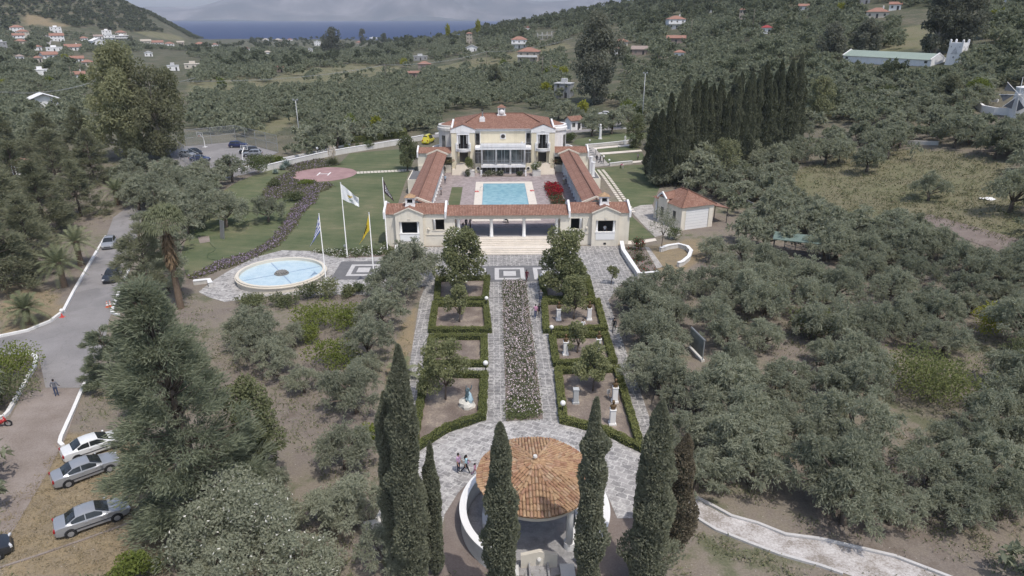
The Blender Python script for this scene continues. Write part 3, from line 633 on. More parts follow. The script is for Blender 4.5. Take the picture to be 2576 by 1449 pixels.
def villa():
    v = thing('villa', 'two storey cream villa with red hipped roof behind the swimming pool', 'villa', (X0, 150, 1.3)); L0 = (X0, 150, 1.3)
    B = lambda mb, n, m, p=v, sm=False: mb.build(n, m, p, sm, loc=L0)
    wall = MB(); white = MB(); tile = MB()
    for s in (-1, 1):
        X = lambda q: X0 + s * q
        def bx(mb, a, b, y0, y1, z0, z1): mb.box(min(X(a), X(b)), max(X(a), X(b)), y0, y1, z0, z1)
        # front block with recess
        bx(wall, 6.05, 7.15, 147.5, 153, 1.2, 9.7); bx(wall, 9.9, 11.1, 147.5, 153, 1.2, 9.7)
        bx(wall, 7.15, 7.6, 148.3, 153, 1.2, 5.9); bx(wall, 9.45, 9.9, 148.3, 153, 1.2, 5.9); bx(wall, 7.15, 9.9, 147.9, 153, .9, 3.1)
        bx(white, 7.15, 7.5, 147.45, 148.6, 5.9, 9.7); bx(white, 9.55, 9.9, 147.45, 148.6, 5.9, 9.7); bx(white, 7.5, 9.55, 147.45, 148.6, 9.35, 9.7)
        bx(white, 5.95, 11.2, 147.4, 153, 9.7, 10.45); bx(white, 7.3, 9.75, 147.36, 147.46, 9.3, 9.42)
        fence_gable(white, X(5.95), X(11.2), 147.4, 10.45, 10.45, 11.35, .4)
        bx(white, 8.2, 8.9, 147.32, 147.42, 10.0, 10.1)
        for q in (-1, 1): tile.roof([(X(8.57) + q * 2.75, 147.3, 10.42), (X(8.57) + q * 2.75, 151.5, 10.42), (X(8.57), 153.5, 11.5), (X(8.57), 147.3, 11.5)])
        for a in (7.72, 9.33):
            mb = MB(); mb.lathe([(0, 7.4), (.17, 7.4), (.15, 9.2), (.18, 9.35), (0, 9.35)], X(a), 147.75, 10); B(mb, 'balcony_column', 'white_paint', v, True)
        # upper room behind the balcony, lower doorway
        mb = MB(); bx(mb, 7.5, 9.55, 149.6, 149.8, 5.9, 9.35); d = B(mb, 'balcony_door', 'dark_room')
        mb = MB(); bx(mb, 8.45, 8.6, 149.5, 149.58, 5.9, 9.3); bx(mb, 7.7, 7.8, 149.5, 149.58, 5.9, 9.3); bx(mb, 9.25, 9.35, 149.5, 149.58, 5.9, 9.3); B(mb, 'door_frame', 'grey_paint', d)
        mb = MB(); bx(mb, 7.6, 9.45, 149.4, 149.6, 3.1, 5.9); B(mb, 'entrance_door', 'dark_room')
        bl = MB(); cxx = X(8.52); a0, a1 = math.pi, 2 * math.pi
        bl.lathe([(0, 5.75), (1.35, 5.75), (1.5, 6.0), (1.5, 6.35), (0, 6.35)], cxx, 147.6, 18, 0, a0, a1); bl.lathe([(1.5, 6.35), (1.55, 6.35), (1.55, 6.45), (1.5, 6.45)], cxx, 147.6, 18, 0, a0, a1)
        for q in (-1, 1): bl.box(cxx + q * 1.42 - .22, cxx + q * 1.42 + .22, 147.2, 147.75, 5.8, 7.6)
        bal = B(bl, 'balcony', 'white_paint')
        rl = MB()
        for a in np.linspace(a0 + .25, a1 - .25, 15): rl.tube([(cxx + 1.4 * math.cos(a), 147.6 + 1.4 * math.sin(a), 6.35), (cxx + 1.4 * math.cos(a), 147.6 + 1.4 * math.sin(a), 7.2)], .018, 4)
        rl.tube([(cxx + 1.4 * math.cos(a), 147.6 + 1.4 * math.sin(a), 7.22) for a in np.linspace(a0 + .2, a1 - .2, 14)], .03, 5); B(rl, 'railing', 'dark_frame', bal)
        # recessed corner windows beside the centre wall
        mb = MB(); bx(mb, 4.95, 5.9, 149.3, 149.5, 7.0, 9.35); w = B(mb, 'window', 'window_glass')
        mb = MB(); bx(mb, 4.9, 5.0, 149.2, 149.32, 6.9, 9.45); bx(mb, 5.86, 5.98, 149.2, 149.32, 6.9, 9.45); B(mb, 'window_frame', 'white_paint', w)
        bx(white, 4.85, 6.1, 148.8, 149.5, 9.4, 10.3)
        mb = MB(); bx(mb, 4.8, 5.95, 146.9, 147.05, 3.3, 6.5); w = B(mb, 'window', 'window_glass')
        mb = MB(); bx(mb, 4.8, 5.95, 146.82, 146.9, 5.55, 5.65); bx(mb, 5.35, 5.42, 146.82, 146.9, 3.3, 6.5); B(mb, 'mullion', 'grey_paint', w)
        bx(wall, 4.75, 6.05, 146.6, 147.4, 1.2, 3.3)
        # round windows low on the wall
        mb = MB(); k = len(mb.v); mb.lathe([(0, 0), (.42, 0), (.42, .12), (.3, .14), (0, .06)], 0, 0, 18)
        mb.v = [(X(5.4) + a, 146.6 - c, 2.25 + b) for a, b, c in mb.v]; rw = B(mb, 'round_window', 'white_paint'); mb = MB(); mb.lathe([(0, .145), (.29, .145)], 0, 0, 18); mb.v = [(X(5.4) + a, 146.6 - c, 2.25 + b) for a, b, c in mb.v]; B(mb, 'round_pane', 'dark_room', rw)
        # drum on the flank
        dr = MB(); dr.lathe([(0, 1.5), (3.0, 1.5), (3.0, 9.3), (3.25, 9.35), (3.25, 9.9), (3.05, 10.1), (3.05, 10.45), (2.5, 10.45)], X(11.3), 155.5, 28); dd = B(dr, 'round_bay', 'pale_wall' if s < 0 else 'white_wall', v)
        rf = MB()
        for i in range(16):
            a, b = 2 * math.pi * i / 16, 2 * math.pi * (i + 1) / 16; P = lambda q, r, z: (X(11.3) + r * math.cos(q), 155.5 + r * math.sin(q), z)
            rf.roof([P(a, 2.55, 10.4), P(b, 2.55, 10.4), P(b, .02, 11.3), P(a, .02, 11.3)])
        B(rf, 'bay_roof', 'roof_tiles', dd)
        for ang in (-2.2, -1.1) if s < 0 else (-.6, .3):
            wm = MB(); wm.obox(X(11.3) + 3.0 * math.cos(ang), 155.5 + 3.0 * math.sin(ang), 5.0, 8.3, .9, .14, ang + math.pi / 2); wn = B(wm, 'bay_window', 'window_glass', dd)
        lb = MB(); lb.lathe([(0, 1.5), (4.3, 1.5), (4.3, 5.4), (4.0, 5.4), (4.0, 5.0), (0, 5.0)], X(11.6), 155.5, 28); B(lb, 'curved_terrace', 'white_wall', v)
        # stairs to the side doors and retaining cheek
        stp = MB()
        for k in range(11): stp.box(min(X(6.9 + .1 * k * (k < 6)), X(11.0 if k < 5 else 10.2)), max(X(6.9 + .1 * k * (k < 6)), X(11.0 if k < 5 else 10.2)), 144.2 + .33 * k, 148.4, 1.2, 1.3 + .165 * (k + 1))
        so = thing('terrace_stairs', 'cream stone stairs from the pool terrace to the %s door' % ("villa's left-hand" if s < 0 else "villa's right-hand"), 'stairs', (X(8.5), 146, 1.3), group='stairs up to the villa doors'); stp.build('flight', 'cream_stone', so, loc=(X(8.5), 146, 1.3))
        # planter box
        pt = thing('stone_planter', 'square stone planter with a %s beside the villa stairs' % ('tall clipped shrub' if s < 0 else 'low flowering shrub'), 'planter', (X(7.0), 143.6, 1.3), group='planters in front of the villa')
        pm = MB(); pm.box(X(7.0) - .85, X(7.0) + .85, 142.8, 144.4, 1.3, 2.45); pm.box(X(7.0) - .9, X(7.0) + .9, 142.75, 144.45, 2.45, 2.52); pm.build('box', 'pale_wall', pt, loc=(X(7.0), 143.6, 1.3))
        q = MB(); q.box(X(4.7) - .15, X(4.7) + .15, 142.9, 143.2, 1.3, 2.5); q.box(X(4.7) - .2, X(4.7) + .2, 142.85, 143.25, 2.5, 2.6)
        tag(q.build('bollard', 'white_paint'), 'short square white post %s the terrace shrubs' % ('left of' if s < 0 else 'right of'), 'post', 'white posts by the villa')
    # centre
    wall.box(X0 - 4.9, X0 + 4.9, 148.3, 153, 7.0, 9.9); white.box(X0 - 5.95, X0 + 5.95, 148.25, 153, 9.9, 10.45); white.box(X0 - 5.95, X0 + 5.95, 148.0, 148.4, 10.3, 10.5)
    white.box(X0 - 4.98, X0 - 4.85, 148.2, 148.32, 7.0, 9.9); white.box(X0 + 4.85, X0 + 4.98, 148.2, 148.32, 7.0, 9.9)
    white.box(X0 - 5.95, X0 + 5.95, 144.9, 148.3, 6.55, 7.0); white.box(X0 - 4.75, X0 + 4.75, 144.9, 145.15, 7.0, 7.85); white.box(X0 - 4.45, X0 + 4.45, 144.84, 144.91, 7.1, 7.6); white.box(X0 - .12, X0 + .12, 144.78, 144.85, 7.25, 7.5)
    white.box(X0 - 4.75, X0 + 4.75, 144.9, 147.3, 2.77, 3.26)
    rl = MB(); rl.tube([(X0 - 4.8, 144.95, 7.98), (X0 + 4.8, 144.95, 7.98)], .035, 6); rl.tube([(X0 + 4.8, 144.95, 7.98), (X0 + 5.9, 144.95, 7.98)], .035, 6)
    for x in (4.8, 5.2, 5.9, -4.8): rl.tube([(X0 + x, 144.95, 7.0), (X0 + x, 144.95, 7.98)], .03, 5)
    B(rl, 'roof_railing', 'grey_metal')
    for x in (-4.55, -1.52, 1.52, 4.55):
        mb = MB(); mb.lathe([(0, 3.26), (.21, 3.26), (.17, 6.4), (.22, 6.55), (0, 6.55)], X0 + x, 145.25, 14); B(mb, 'column', 'white_paint', v, True)
        mb = MB(); mb.box(X0 + x - .2, X0 + x + .2, 145.3, 145.7, 1.3, 2.77)
        if abs(x) < 3: B(mb, 'lower_pier', 'pale_wall')
    for k in range(3):
        x0, x1 = X0 - 4.55 + 3.03 * k, X0 - 1.52 + 3.03 * k
        mb = MB(); mb.box(x0 + .05, x1 - .05, 147.0, 147.1, 3.3, 6.5); w = B(mb, 'glass_front', 'window_glass')
        mb = MB()
        for q in (.02, .4, .6, .98) if k == 1 else (.02, .42, .8, .98): mb.box(x0 + 3.03 * q - .05, x0 + 3.03 * q + .05, 146.9, 147.0, 3.3, 6.5)
        mb.box(x0 + .06, x1 - .06, 146.88, 147.0, 3.3, 3.42); mb.box(x0 + .06, x1 - .06, 146.88, 147.0, 6.4, 6.5)
        B(mb, 'window_frame', 'grey_paint', w)
        mb = MB(); mb.box(x0 + .05, x1 - .05, 146.4, 146.5, 1.3, 2.77); w = B(mb, 'lower_glass_front', 'window_glass')
        mb = MB()
        for q in (.03, .35, .65, .97): mb.box(x0 + 3.03 * q - .06, x0 + 3.03 * q + .06, 146.3, 146.4, 1.3, 2.77)
        mb.box(x0 + .1, x1 - .1, 146.28, 146.4, 1.3, 1.4)
        B(mb, 'window_frame', 'grey_paint', w)
        rl = MB(); rl.tube([(x0, 145.0, 4.3), (x1, 145.0, 4.3)], .03, 5)
        for q in (.03, .5, .97): rl.tube([(x0 + 3.03 * q, 145.0, 3.26), (x0 + 3.03 * q, 145.0, 4.3)], .025, 5)
        for zz in (3.55, 3.85, 4.08): rl.tube([(x0, 145.0, zz), (x1, 145.0, zz)], .012, 4)
        B(rl, 'balcony_railing', 'grey_metal')
    mb = MB(); mb.box(X0 - .6, X0 + .6, 148.22, 148.3, 8.25, 9.4); mb.lathe([(.46, 0), (.46, .1), (.56, .1), (.56, 0)], 0, 0, 20); n = len(mb.v) - 80
    for i in range(n, len(mb.v)): a, b, c = mb.v[i]; mb.v[i] = (X0 + a, 148.24 - c, 8.83 + b)
    rw = B(mb, 'porthole_window', 'white_paint'); mb = MB(); mb.lathe([(0, 0), (.45, 0)], 0, 0, 20); mb.v = [(X0 + a, 148.2, 8.83 + b) for a, b, c in mb.v]; B(mb, 'porthole_pane', 'dark_room', rw)
    wall.box(X0 - 10.8, X0 + 10.8, 153, 165.5, 1.2, 10.0); white.box(X0 - 10.9, X0 + 10.9, 153, 165.6, 10.0, 10.4)
    # hipped roof
    e, z0, z1 = 11.1, 10.45, 12.55; ya, yb, yr = 147.85, 166.0, 157.0; rx = 4.75
    tile.roof([(X0 - 6.0, ya, z0), (X0 + 6.0, ya, z0), (X0 + rx, yr, z1), (X0 - rx, yr, z1)])
    yk = 151.5; zk = z0 + (z1 - z0) * (yk - ya) / (yr - ya)
    for s in (-1, 1):
        tile.roof([(X0 + s * 6.0, ya, z0), (X0 + s * e, ya + .2, z0 - .02), (X0 + s * (rx + 2.2), 153.5, z1 - .72), (X0 + s * rx, yr, z1)])
        tile.roof([(X0 + s * e, ya + .2, z0 - .02), (X0 + s * e, yb, z0 - .02), (X0 + s * rx, yr, z1)])
        hp_ = MB(); hp_.tube([(X0 + s * 8.0, 151.2, z0 + .98), (X0 + s * rx, yr, z1 + .03)], .12, 6); B(hp_, 'hip_cap', 'roof_tiles')
    tile.roof([(X0 + e, yb, z0), (X0 - e, yb, z0), (X0 - rx, yr, z1), (X0 + rx, yr, z1)])
    rg = MB(); rg.tube([(X0 - rx, yr, z1 + .03), (X0 + rx, yr, z1 + .03)], .13, 6); B(rg, 'ridge_cap', 'roof_tiles')
    for s in (-1, 1):
        mb = MB(); xa, xb = X0 + s * 10.75, X0 + s * 11.1; P = [(148.2, 9.7), (153.2, 9.7), (155.8, 11.35), (155.4, 11.55), (148.2, 10.75)]
        for xx in (xa, xb): mb.face([(xx, y, z) for y, z in P])
        for a, b in zip(P, P[1:] + P[:1]): mb.face([(xa, *a), (xb, *a), (xb, *b), (xa, *b)])
        B(mb, 'roof_parapet', 'white_wall')
    B(wall, 'wall', 'villa_wall'); B(white, 'white_trim', 'white_wall'); rf = B(tile, 'roof', 'roof_tiles')
    mb = MB(); mb.box(-3.05, -1.85, 151.9, 152.7, 11.0, 12.1); mb.box(-2.85, -2.05, 152.0, 152.6, 12.1, 12.45)
    for q in (-2.98, -1.98): mb.box(q, q + .12, 151.95, 152.07, 12.1, 12.35)
    ch = B(mb, 'chimney', 'white_wall', rf); mb = MB(); mb.cyl(-2.4, 152.3, 12.4, 13.6, .17, .17, 10); B(mb, 'flue_pipe', 'steel', rf); mb = MB(); mb.cyl(-2.4, 152.3, 13.6, 14.0, .2, .2, 10); B(mb, 'flue_cap', 'dark_frame', rf)
    tb = MB(); cx, cyy = X0 - .2, 156.3
    for dx in (-.8, .55): tb.box(cx + dx, cx + dx + .25, cyy - .7, cyy + .7, 12.2, 13.95)
    tb.box(cx - .55, cx + .55, cyy - .7, cyy + .7, 12.2, 12.5); tb.box(cx - .55, cx + .55, cyy - .7, cyy + .7, 13.75, 13.95); tb.box(cx - 1.0, cx + 1.0, cyy - .9, cyy + .9, 12.0, 12.45)
    tb.box(cx - .54, cx + .54, cyy + .3, cyy + .4, 12.5, 13.75)
    tu = B(tb, 'roof_turret', 'white_wall', rf); c4 = [(cx - 1, cyy - .9, 13.95), (cx + 1, cyy - .9, 13.95), (cx + 1, cyy + .9, 13.95), (cx - 1, cyy + .9, 13.95)]; rt = MB()
    for i in range(4): rt.roof([c4[i], c4[(i + 1) % 4], (cx, cyy, 14.6)])
    rt.face(c4[::-1]); B(rt, 'turret_roof', 'roof_tiles', rf)
    dm = MB(); dm.lathe([(0, 0), (.25, .03), (.45, .1), (.56, .2), (.5, .2), (0, .05)], 0, 0, 18); dm.v = [(cx + .05 + a, cyy - .95 - c * -1 - .2, 13.0 + b) for a, b, c in dm.v]; dm.tube([(cx, cyy - .7, 12.8), (cx, cyy - 1.0, 13.0)], .04); B(dm, 'satellite_dish', 'white_paint', rf)
villa()
tag(MB().box(X0 - 4.6, X0 + 4.6, 142.5, 144.6, 1.3, 1.36).build('planting_bed_ground', 'red_soil'), kind='structure')

# ---- swimming pool
sp = thing('swimming_pool', 'long blue swimming pool with cream stone edge in the middle of the terrace', 'pool', (X0, 123, 1.3))
c = MB(); xa, xb, ya, yb = X0 - 4.2, X0 + 4.2, 110.4, 136.2
for q in ((xa - 1.5, xa, ya - 1.6, yb + 1.5), (xb, xb + 1.5, ya - 1.6, yb + 1.5), (xa, xb, ya - 1.6, ya), (xa, xb, yb, yb + 1.5)): c.box(*q, 1.3, 1.345)
c.build('coping', 'cream_stone', sp, loc=(X0, 123, 1.3))
bb = MB()
for q in ((xa, xa + .12, ya, yb), (xb - .12, xb, ya, yb), (xa + .12, xb - .12, yb - .12, yb), (xa + .12, xb - .12, ya, ya + .12)): bb.box(*q, 1.302, 1.335)
M('pool_tile', (.16, .3, .38), .4); bb.build('tile_band', 'pool_tile', sp, loc=(X0, 123, 1.3))
MB().face([(xa + .1, ya + .1, 1.322), (xb - .1, ya + .1, 1.322), (xb - .1, yb - .1, 1.322), (xa + .1, yb - .1, 1.322)]).build('water', 'pool_water', sp, loc=(X0, 123, 1.3))
ladd = MB()
for dy in (-.28, .28): ladd.tube([(xa + .15, 130 + dy, 1.3), (xa + .1, 130 + dy, 2.0), (xa - .15, 130 + dy, 2.2), (xa - .5, 130 + dy, 2.0), (xa - .55, 130 + dy, 1.3)], .035, 6)
tag(ladd.build('pool_ladder', 'steel', None, True), 'curved steel ladder rails at the pool edge', 'ladder')
M('buoy_red', (.55, .07, .06), .5)
for s, x, y in ((-1, xa - 1.15, 129.2), (1, xb + 1.1, 129.6)):
    lb = thing('lifebuoy', 'red and white lifebuoy lying on the paving %s the pool' % ('left of' if s < 0 else 'right of'), 'lifebuoy', (x, y, 1.4), group='lifebuoys by the pool')
    r = MB(); w = MB(); N = 24
    for i in range(N):
        a, b = 2 * math.pi * i / N, 2 * math.pi * (i + 1) / N
        (w if i % 6 == 0 else r).tube([(.33 * math.cos(a), .33 * math.sin(a), 0), (.33 * math.cos(b), .33 * math.sin(b), 0)], .09, 8, cap=False)
    r.build('ring', 'buoy_red', lb, True); w.build('white_band', 'white_paint', lb, True)
g = MB(); g.box(-8.35, -6.2, 119.0, 133.2, 1.3, 1.34); tag(g.build('terrace_lawn', 'lawn_grass'), kind='structure')
g = MB(); g.box(10.1, 12.75, 118.5, 133.0, 1.3, 1.36); tag(g.build('planting_bed_ground', 'red_soil'), kind='structure')

# ---- garden house with tile roof, roller door and lean-to
def garden_house():
    fl_, fr_ = G(1706, 577), G(1796, 573); md = (fl_ + fr_) / 2; bl_ = G(1641, 546); dv = (bl_ - fl_)
    gh = thing('garden_house', 'cream outbuilding with red tiled hip roof and wide white door', 'outbuilding', (md.x, md.y, min(fl_.z, fr_.z)))
    gh.rotation_euler.z = math.atan2(dv.y, dv.x) - math.pi / 2; gh.scale = (.81, .72, 1.14)
    # local frame: x right, y back; front face y = 0, spans x -4.1..4.1
    w = MB(); w.box(-3.9, -2.9, 0, .3, -.3, 3.4); w.box(2.75, 3.9, 0, .3, -.3, 3.4); w.box(-2.9, 2.75, 0, .3, 2.95, 3.4)
    w.box(-3.9, -3.6, .3, 11, -.3, 3.4); w.box(3.6, 3.9, .3, 11, -.3, 3.4); w.box(-3.6, 3.6, 10.7, 11, -.3, 3.4); w.box(-4.35, -3.9, 5.2, 8.6, -.3, 3.9)
    w.build('wall', 'cream_wall', gh)
    d = MB(); d.box(-2.9, 2.75, .12, .2, -.1, 2.95); dr = d.build('garage_door', 'white_paint', gh)
    ln_ = MB()
    for k in range(6): ln_.box(-2.88, 2.73, .1, .12, .4 + .42 * k, .42 + .42 * k)
    ln_.build('panel_joint', 'grey_paint', dr)
    f = MB(); f.box(-3.0, -2.9, -.05, .1, -.1, 3.05); f.box(2.75, 2.85, -.05, .1, -.1, 3.05); f.box(-2.9, 2.75, -.05, .1, 2.95, 3.05); f.build('door_frame', 'cream_trim', gh)
    for y0 in (2.2, 6.3): wn = MB(); wn.box(-4.38 if y0 > 5 else -3.93, -4.34 if y0 > 5 else -3.89, y0, y0 + 1.1, 1.0, 2.5); wn.build('window', 'window_glass', gh)
    cl = MB(); cl.cyl(-4.15, 9.6, 0, 2.9, .18, .16, 10); cl.build('column', 'white_paint', gh, True)
    t = MB(); e = 4.3; z0, z1 = 3.4, 5.1; A = [(-e, -.4), (e, -.4), (e, 11.4), (-e, 11.4)]; r1, r2 = (0, 4.2), (0, 7.0)
    t.roof([(-e, -.4, z0), (e, -.4, z0), (0, 4.2, z1)]); t.roof([(e, -.4, z0), (e, 11.4, z0), (0, 7, z1), (0, 4.2, z1)]); t.roof([(e, 11.4, z0), (-e, 11.4, z0), (0, 7, z1)]); t.roof([(-e, 11.4, z0), (-e, -.4, z0), (0, 4.2, z1), (0, 7, z1)])
    t.face([(x, y, z0 - .01) for x, y in A]); 
    t.roof([(-4.6, 5.1, 3.9), (-4.6, 6.9, 4.7), (-1.6, 6.9, 4.7), (-2.8, 5.1, 3.95)]); t.roof([(-4.6, 8.7, 3.9), (-4.6, 6.9, 4.7), (-1.6, 6.9, 4.7), (-2.8, 8.7, 3.95)])
    rf = t.build('roof', 'roof_tiles', gh)
    cap = MB()
    for q in (((0, 4.2, z1), (-e, -.4, z0)), ((0, 4.2, z1), (e, -.4, z0)), ((0, 4.2, z1), (0, 7, z1)), ((0, 7, z1), (e, 11.4, z0))): cap.tube([Vector(v) + Vector((0, 0, .05)) for v in q], .1, 6)
    cap.build('ridge_cap', 'roof_tiles', rf)
    par = MB()
    for q in ((5.1, 6.9), (6.9, 8.7)):
        za, zb = (4.0, 4.85) if q[0] < 6 else (4.85, 4.0); par.face([(-4.7, q[0], za), (-4.7, q[1], zb), (-4.4, q[1], zb), (-4.4, q[0], za)]); par.face([(-4.7, q[0], za - .3), (-4.7, q[1], zb - .3), (-4.7, q[1], zb), (-4.7, q[0], za)])
    par.build('gable_coping', 'white_wall', rf)
    ll = MB(); ll.roof([(4.2, .2, 3.1), (4.2, 10.5, 3.3), (8.6, 10.5, 2.5), (8.6, .6, 2.3)]); ll.roof([(4.2, .2, 3.0), (4.2, 10.5, 3.2), (8.6, 10.5, 2.4), (8.6, .6, 2.2)]); ll.build('lean_to_roof', 'plain_roof_tiles', gh)
    for q in ((8.3, 1.0), (8.3, 5.5), (8.3, 10)): ps = MB(); ps.cyl(q[0], q[1], -.2, 2.4, .09, .09, 8); ps.build('post', 'dark_frame', gh)
garden_house()

# ---- round tiled gazebo with ring wall
M('rough_plaster', (.6, .585, .55), .9, .12, .9)
def gazebo():
    c0 = (2.55, 38.0); gz = thing('garden_gazebo', 'round open gazebo with barrel tile roof inside a curved cream wall', 'gazebo', (*c0, 0), scale=(1, 1.1, 1)); RR, ze, za = 3.92, 3.9, 5.0
    rf = MB(); N = 8
    for k in range(N):
        a0, a1 = 2 * math.pi * (k + .5) / N, 2 * math.pi * (k + 1.5) / N; am = (a0 + a1) / 2
        dirv = Vector((math.cos(am), math.sin(am))); tan = Vector((-dirv.y, dirv.x)); slope = (za - ze) / RR; per = .255
        for c in range(-6, 7):
            off = c * per * .86; r_in = abs(off) / math.tan(math.pi / N) + .22; r_out = math.sqrt(RR * RR - off * off) + random.uniform(-.03, .03)
            if r_out - r_in < .1: continue
            n = max(1, int((r_out - r_in) / .44 + .5)); st = (r_out - r_in) / n
            for i in range(n):
                q0, q1 = r_in + st * i, r_in + st * (i + 1) + .03; pts = []
                for rr, lift, wd in ((q0, .0, .082), (q1, .035, .112)):
                    zc = za - rr * slope + lift
                    for th in np.linspace(0, math.pi, 6):
                        o2 = dirv * rr + tan * (off + wd * math.cos(th)); pts.append((o2.x, o2.y, zc + wd * math.sin(th) * 1.0))
                kk = len(rf.v); rf.v += pts
                for j in range(5): rf.f.append((kk + j, kk + j + 1, kk + 7 + j, kk + 6 + j)); rf.m.append(0); rf.uv.append(None)
        e0 = (Vector((math.cos(a0), math.sin(a0))) ); n = 8
        for i in range(n):   # hip row
            q0, q1 = .25 + i * (RR - .25) / n, .25 + (i + 1) * (RR - .25) / n + .03
            kk = len(rf.v); tn = Vector((-e0.y, e0.x))
            for rr, lift, wd in ((q0, .03, .1), (q1, .07, .13)):
                for th in np.linspace(0, math.pi, 6):
                    o2 = e0 * rr + tn * (wd * math.cos(th)); rf.v.append((o2.x, o2.y, za - rr * slope + lift + wd * math.sin(th)))
            for j in range(5): rf.f.append((kk + j, kk + j + 1, kk + 7 + j, kk + 6 + j)); rf.m.append(0); rf.uv.append(None)
    rf.lathe([(RR - .02, ze - .02), (0, za - .02)], 0, 0, 48); rr_ = rf.build('roof', 'barrel_tiles', gz)
    fn = MB(); fn.lathe([(0, za - .1), (.36, za - .12), (.3, za + .1), (.14, za + .18), (.14, za + .36), (0, za + .36)], 0, 0, 12); fn.build('finial_base', 'barrel_tiles', rr_); fn = MB(); fn.cyl(0, 0, za + .36, za + .48, .15, .13, 12); fn.build('finial_cap', 'pale_wall', rr_)
    bm_ = MB(); bm_.lathe([(RR - .8, ze - .55), (RR - .35, ze - .55), (RR - .35, ze - .03), (RR - .8, ze - .03), (RR - .8, ze - .55)], 0, 0, 48); bm_.build('ring_beam', 'cream_trim', gz)
    for k in range(7):
        a = R_(-50 + 45 * k)
        mb = MB(); x, y = (RR - .62) * math.cos(a), (RR - .62) * math.sin(a); mb.lathe([(0, .5), (.24, .5), (.22, ze - .6), (.22, ze - .5), (0, ze - .5)], x, y, 16); mb.build('column', 'white_paint', gz, True)
    fl = MB(); fl.lathe([(0, .12), (4.7, .12), (4.7, .0)], 0, 0, 48); fl.build('gravel_floor', 'pebble_mosaic', gz)
    lw = MB(); prof = [(2.85, .1), (3.6, .1), (3.6, .62), (2.85, .62), (2.85, .1)]
    a0, a1 = R_(-48), R_(190); lw.lathe(prof, 0, 0, 40, 0, a0, a1)
    for a in (a0, a1):
        x, y = 3.225 * math.cos(a), 3.225 * math.sin(a); lw.lathe([(0, .1), (.374, .1), (.374, .632), (0, .632)], x, y, 20)
    lw.build('bench_wall', 'white_paint', gz)
    rw = MB(); a0, a1 = R_(-57), R_(237); pr = [(4.75, -.3), (5.05, -.3), (5.05, 1.3), (5.12, 1.32), (5.12, 1.45), (4.68, 1.45), (4.68, 1.32), (4.75, 1.3), (4.75, -.3)]; rw.lathe(pr, 0, 0, 64, 0, R_(-57), R_(70)); rw.lathe(pr, 0, 0, 64, 0, R_(112), R_(237)); rw.build('ring_wall', 'rough_plaster', gz)
    cp = MB()
    for u0, u1 in ((-57, 70), (112, 237)): cp.lathe([(4.66, 1.452), (5.14, 1.452), (5.14, 1.51), (4.66, 1.51), (4.66, 1.452)], 0, 0, 64, 0, R_(u0), R_(u1))
    cp.build('wall_coping', 'white_paint', gz)
    # small fountain niche and steps on the near side
    nc = MB(); nc.box(-1.1, 1.2, -4.0, -3.75, .1, 1.0); P = [(-1.1, 1.0), (1.2, 1.0), (1.2, 1.1), (.05, 1.4), (-1.1, 1.1)]
    for yy in (-4.0, -3.75): nc.face([(x, yy, z) for x, z in P])
    for a, b in zip(P, P[1:] + P[:1]): nc.face([(a[0], -4.0, a[1]), (b[0], -4.0, b[1]), (b[0], -3.75, b[1]), (a[0], -3.75, a[1])])
    nc.build('niche_wall', 'cream_trim', gz)
    sp_ = MB(); sp_.ball((.05, -4.03, .82), .16, 10); sp_.build('spout', 'rough_plaster', gz)
    bs = MB()
    for q in ((-.62, .66, -5.3, -5.2), (-.62, -.5, -5.2, -4.0), (.54, .66, -5.2, -4.0)): bs.box(*q, -.2, .55)
    bs.box(-.5, .54, -5.2, -4.0, -.2, .3); bs.build('basin', 'pebble_mosaic', gz)
    for s in (-1, 1): ck = MB(); ck.box(s * 1.75 - .45 + .05, s * 1.75 + .45 + .05, -5.6, -4.0, -.3, .42); ck.box(s * 2.0 - .7 + .05, s * 2.0 + .7 + .05, -6.6, -5.6, -.3, .2); ck.build('cheek_wall', 'rough_plaster', gz)
gazebo()

# ---- round fountain
ft = thing('round_fountain', 'large round fountain basin with cream rim and pale blue water', 'fountain', (-28.6, 86.6, 0)); r_ = 5.75
f = MB(); f.lathe([(r_ - .35, -.2), (r_, -.2), (r_, .62), (r_ + .16, .66), (r_ + .16, .78), (r_ + .02, .8), (r_ + .02, .98), (r_ - .38, .98), (r_ - .38, .55)], 0, 0, 64); f.build('basin_rim', 'cream_trim', ft)
f = MB(); f.lathe([(0, .6), (r_ - .37, .6)], 0, 0, 64); f.build('water', 'fountain_water', ft)
M('basin_blue', (.22, .3, .42), .4)
f = MB(); f.lathe([(r_ - .372, .6), (r_ - .372, .93)], 0, 0, 64); f.build('tile_band', 'basin_blue', ft)
f = MB()
for k in range(4):
    a = .55 + k * math.pi / 2; f.obox(2.9 * math.cos(a), 2.9 * math.sin(a), .603, .612, 4.6, .13, a)
f.build('pipe', 'basin_blue', ft)
M('weathered_stone', (.2, .19, .175), .9, .3, 2)
f = MB(); f.lathe([(0, .6), (.95, .6), (.95, .72), (.6, .75), (.5, 1.0), (0, 1.0)], 0, 0, 18)
for k in range(11):
    a = 2 * math.pi * k / 11; f.ball((.62 * math.cos(a), .62 * math.sin(a), .82), .17, 8)
f.build('spray_nozzle', 'weathered_stone', ft)
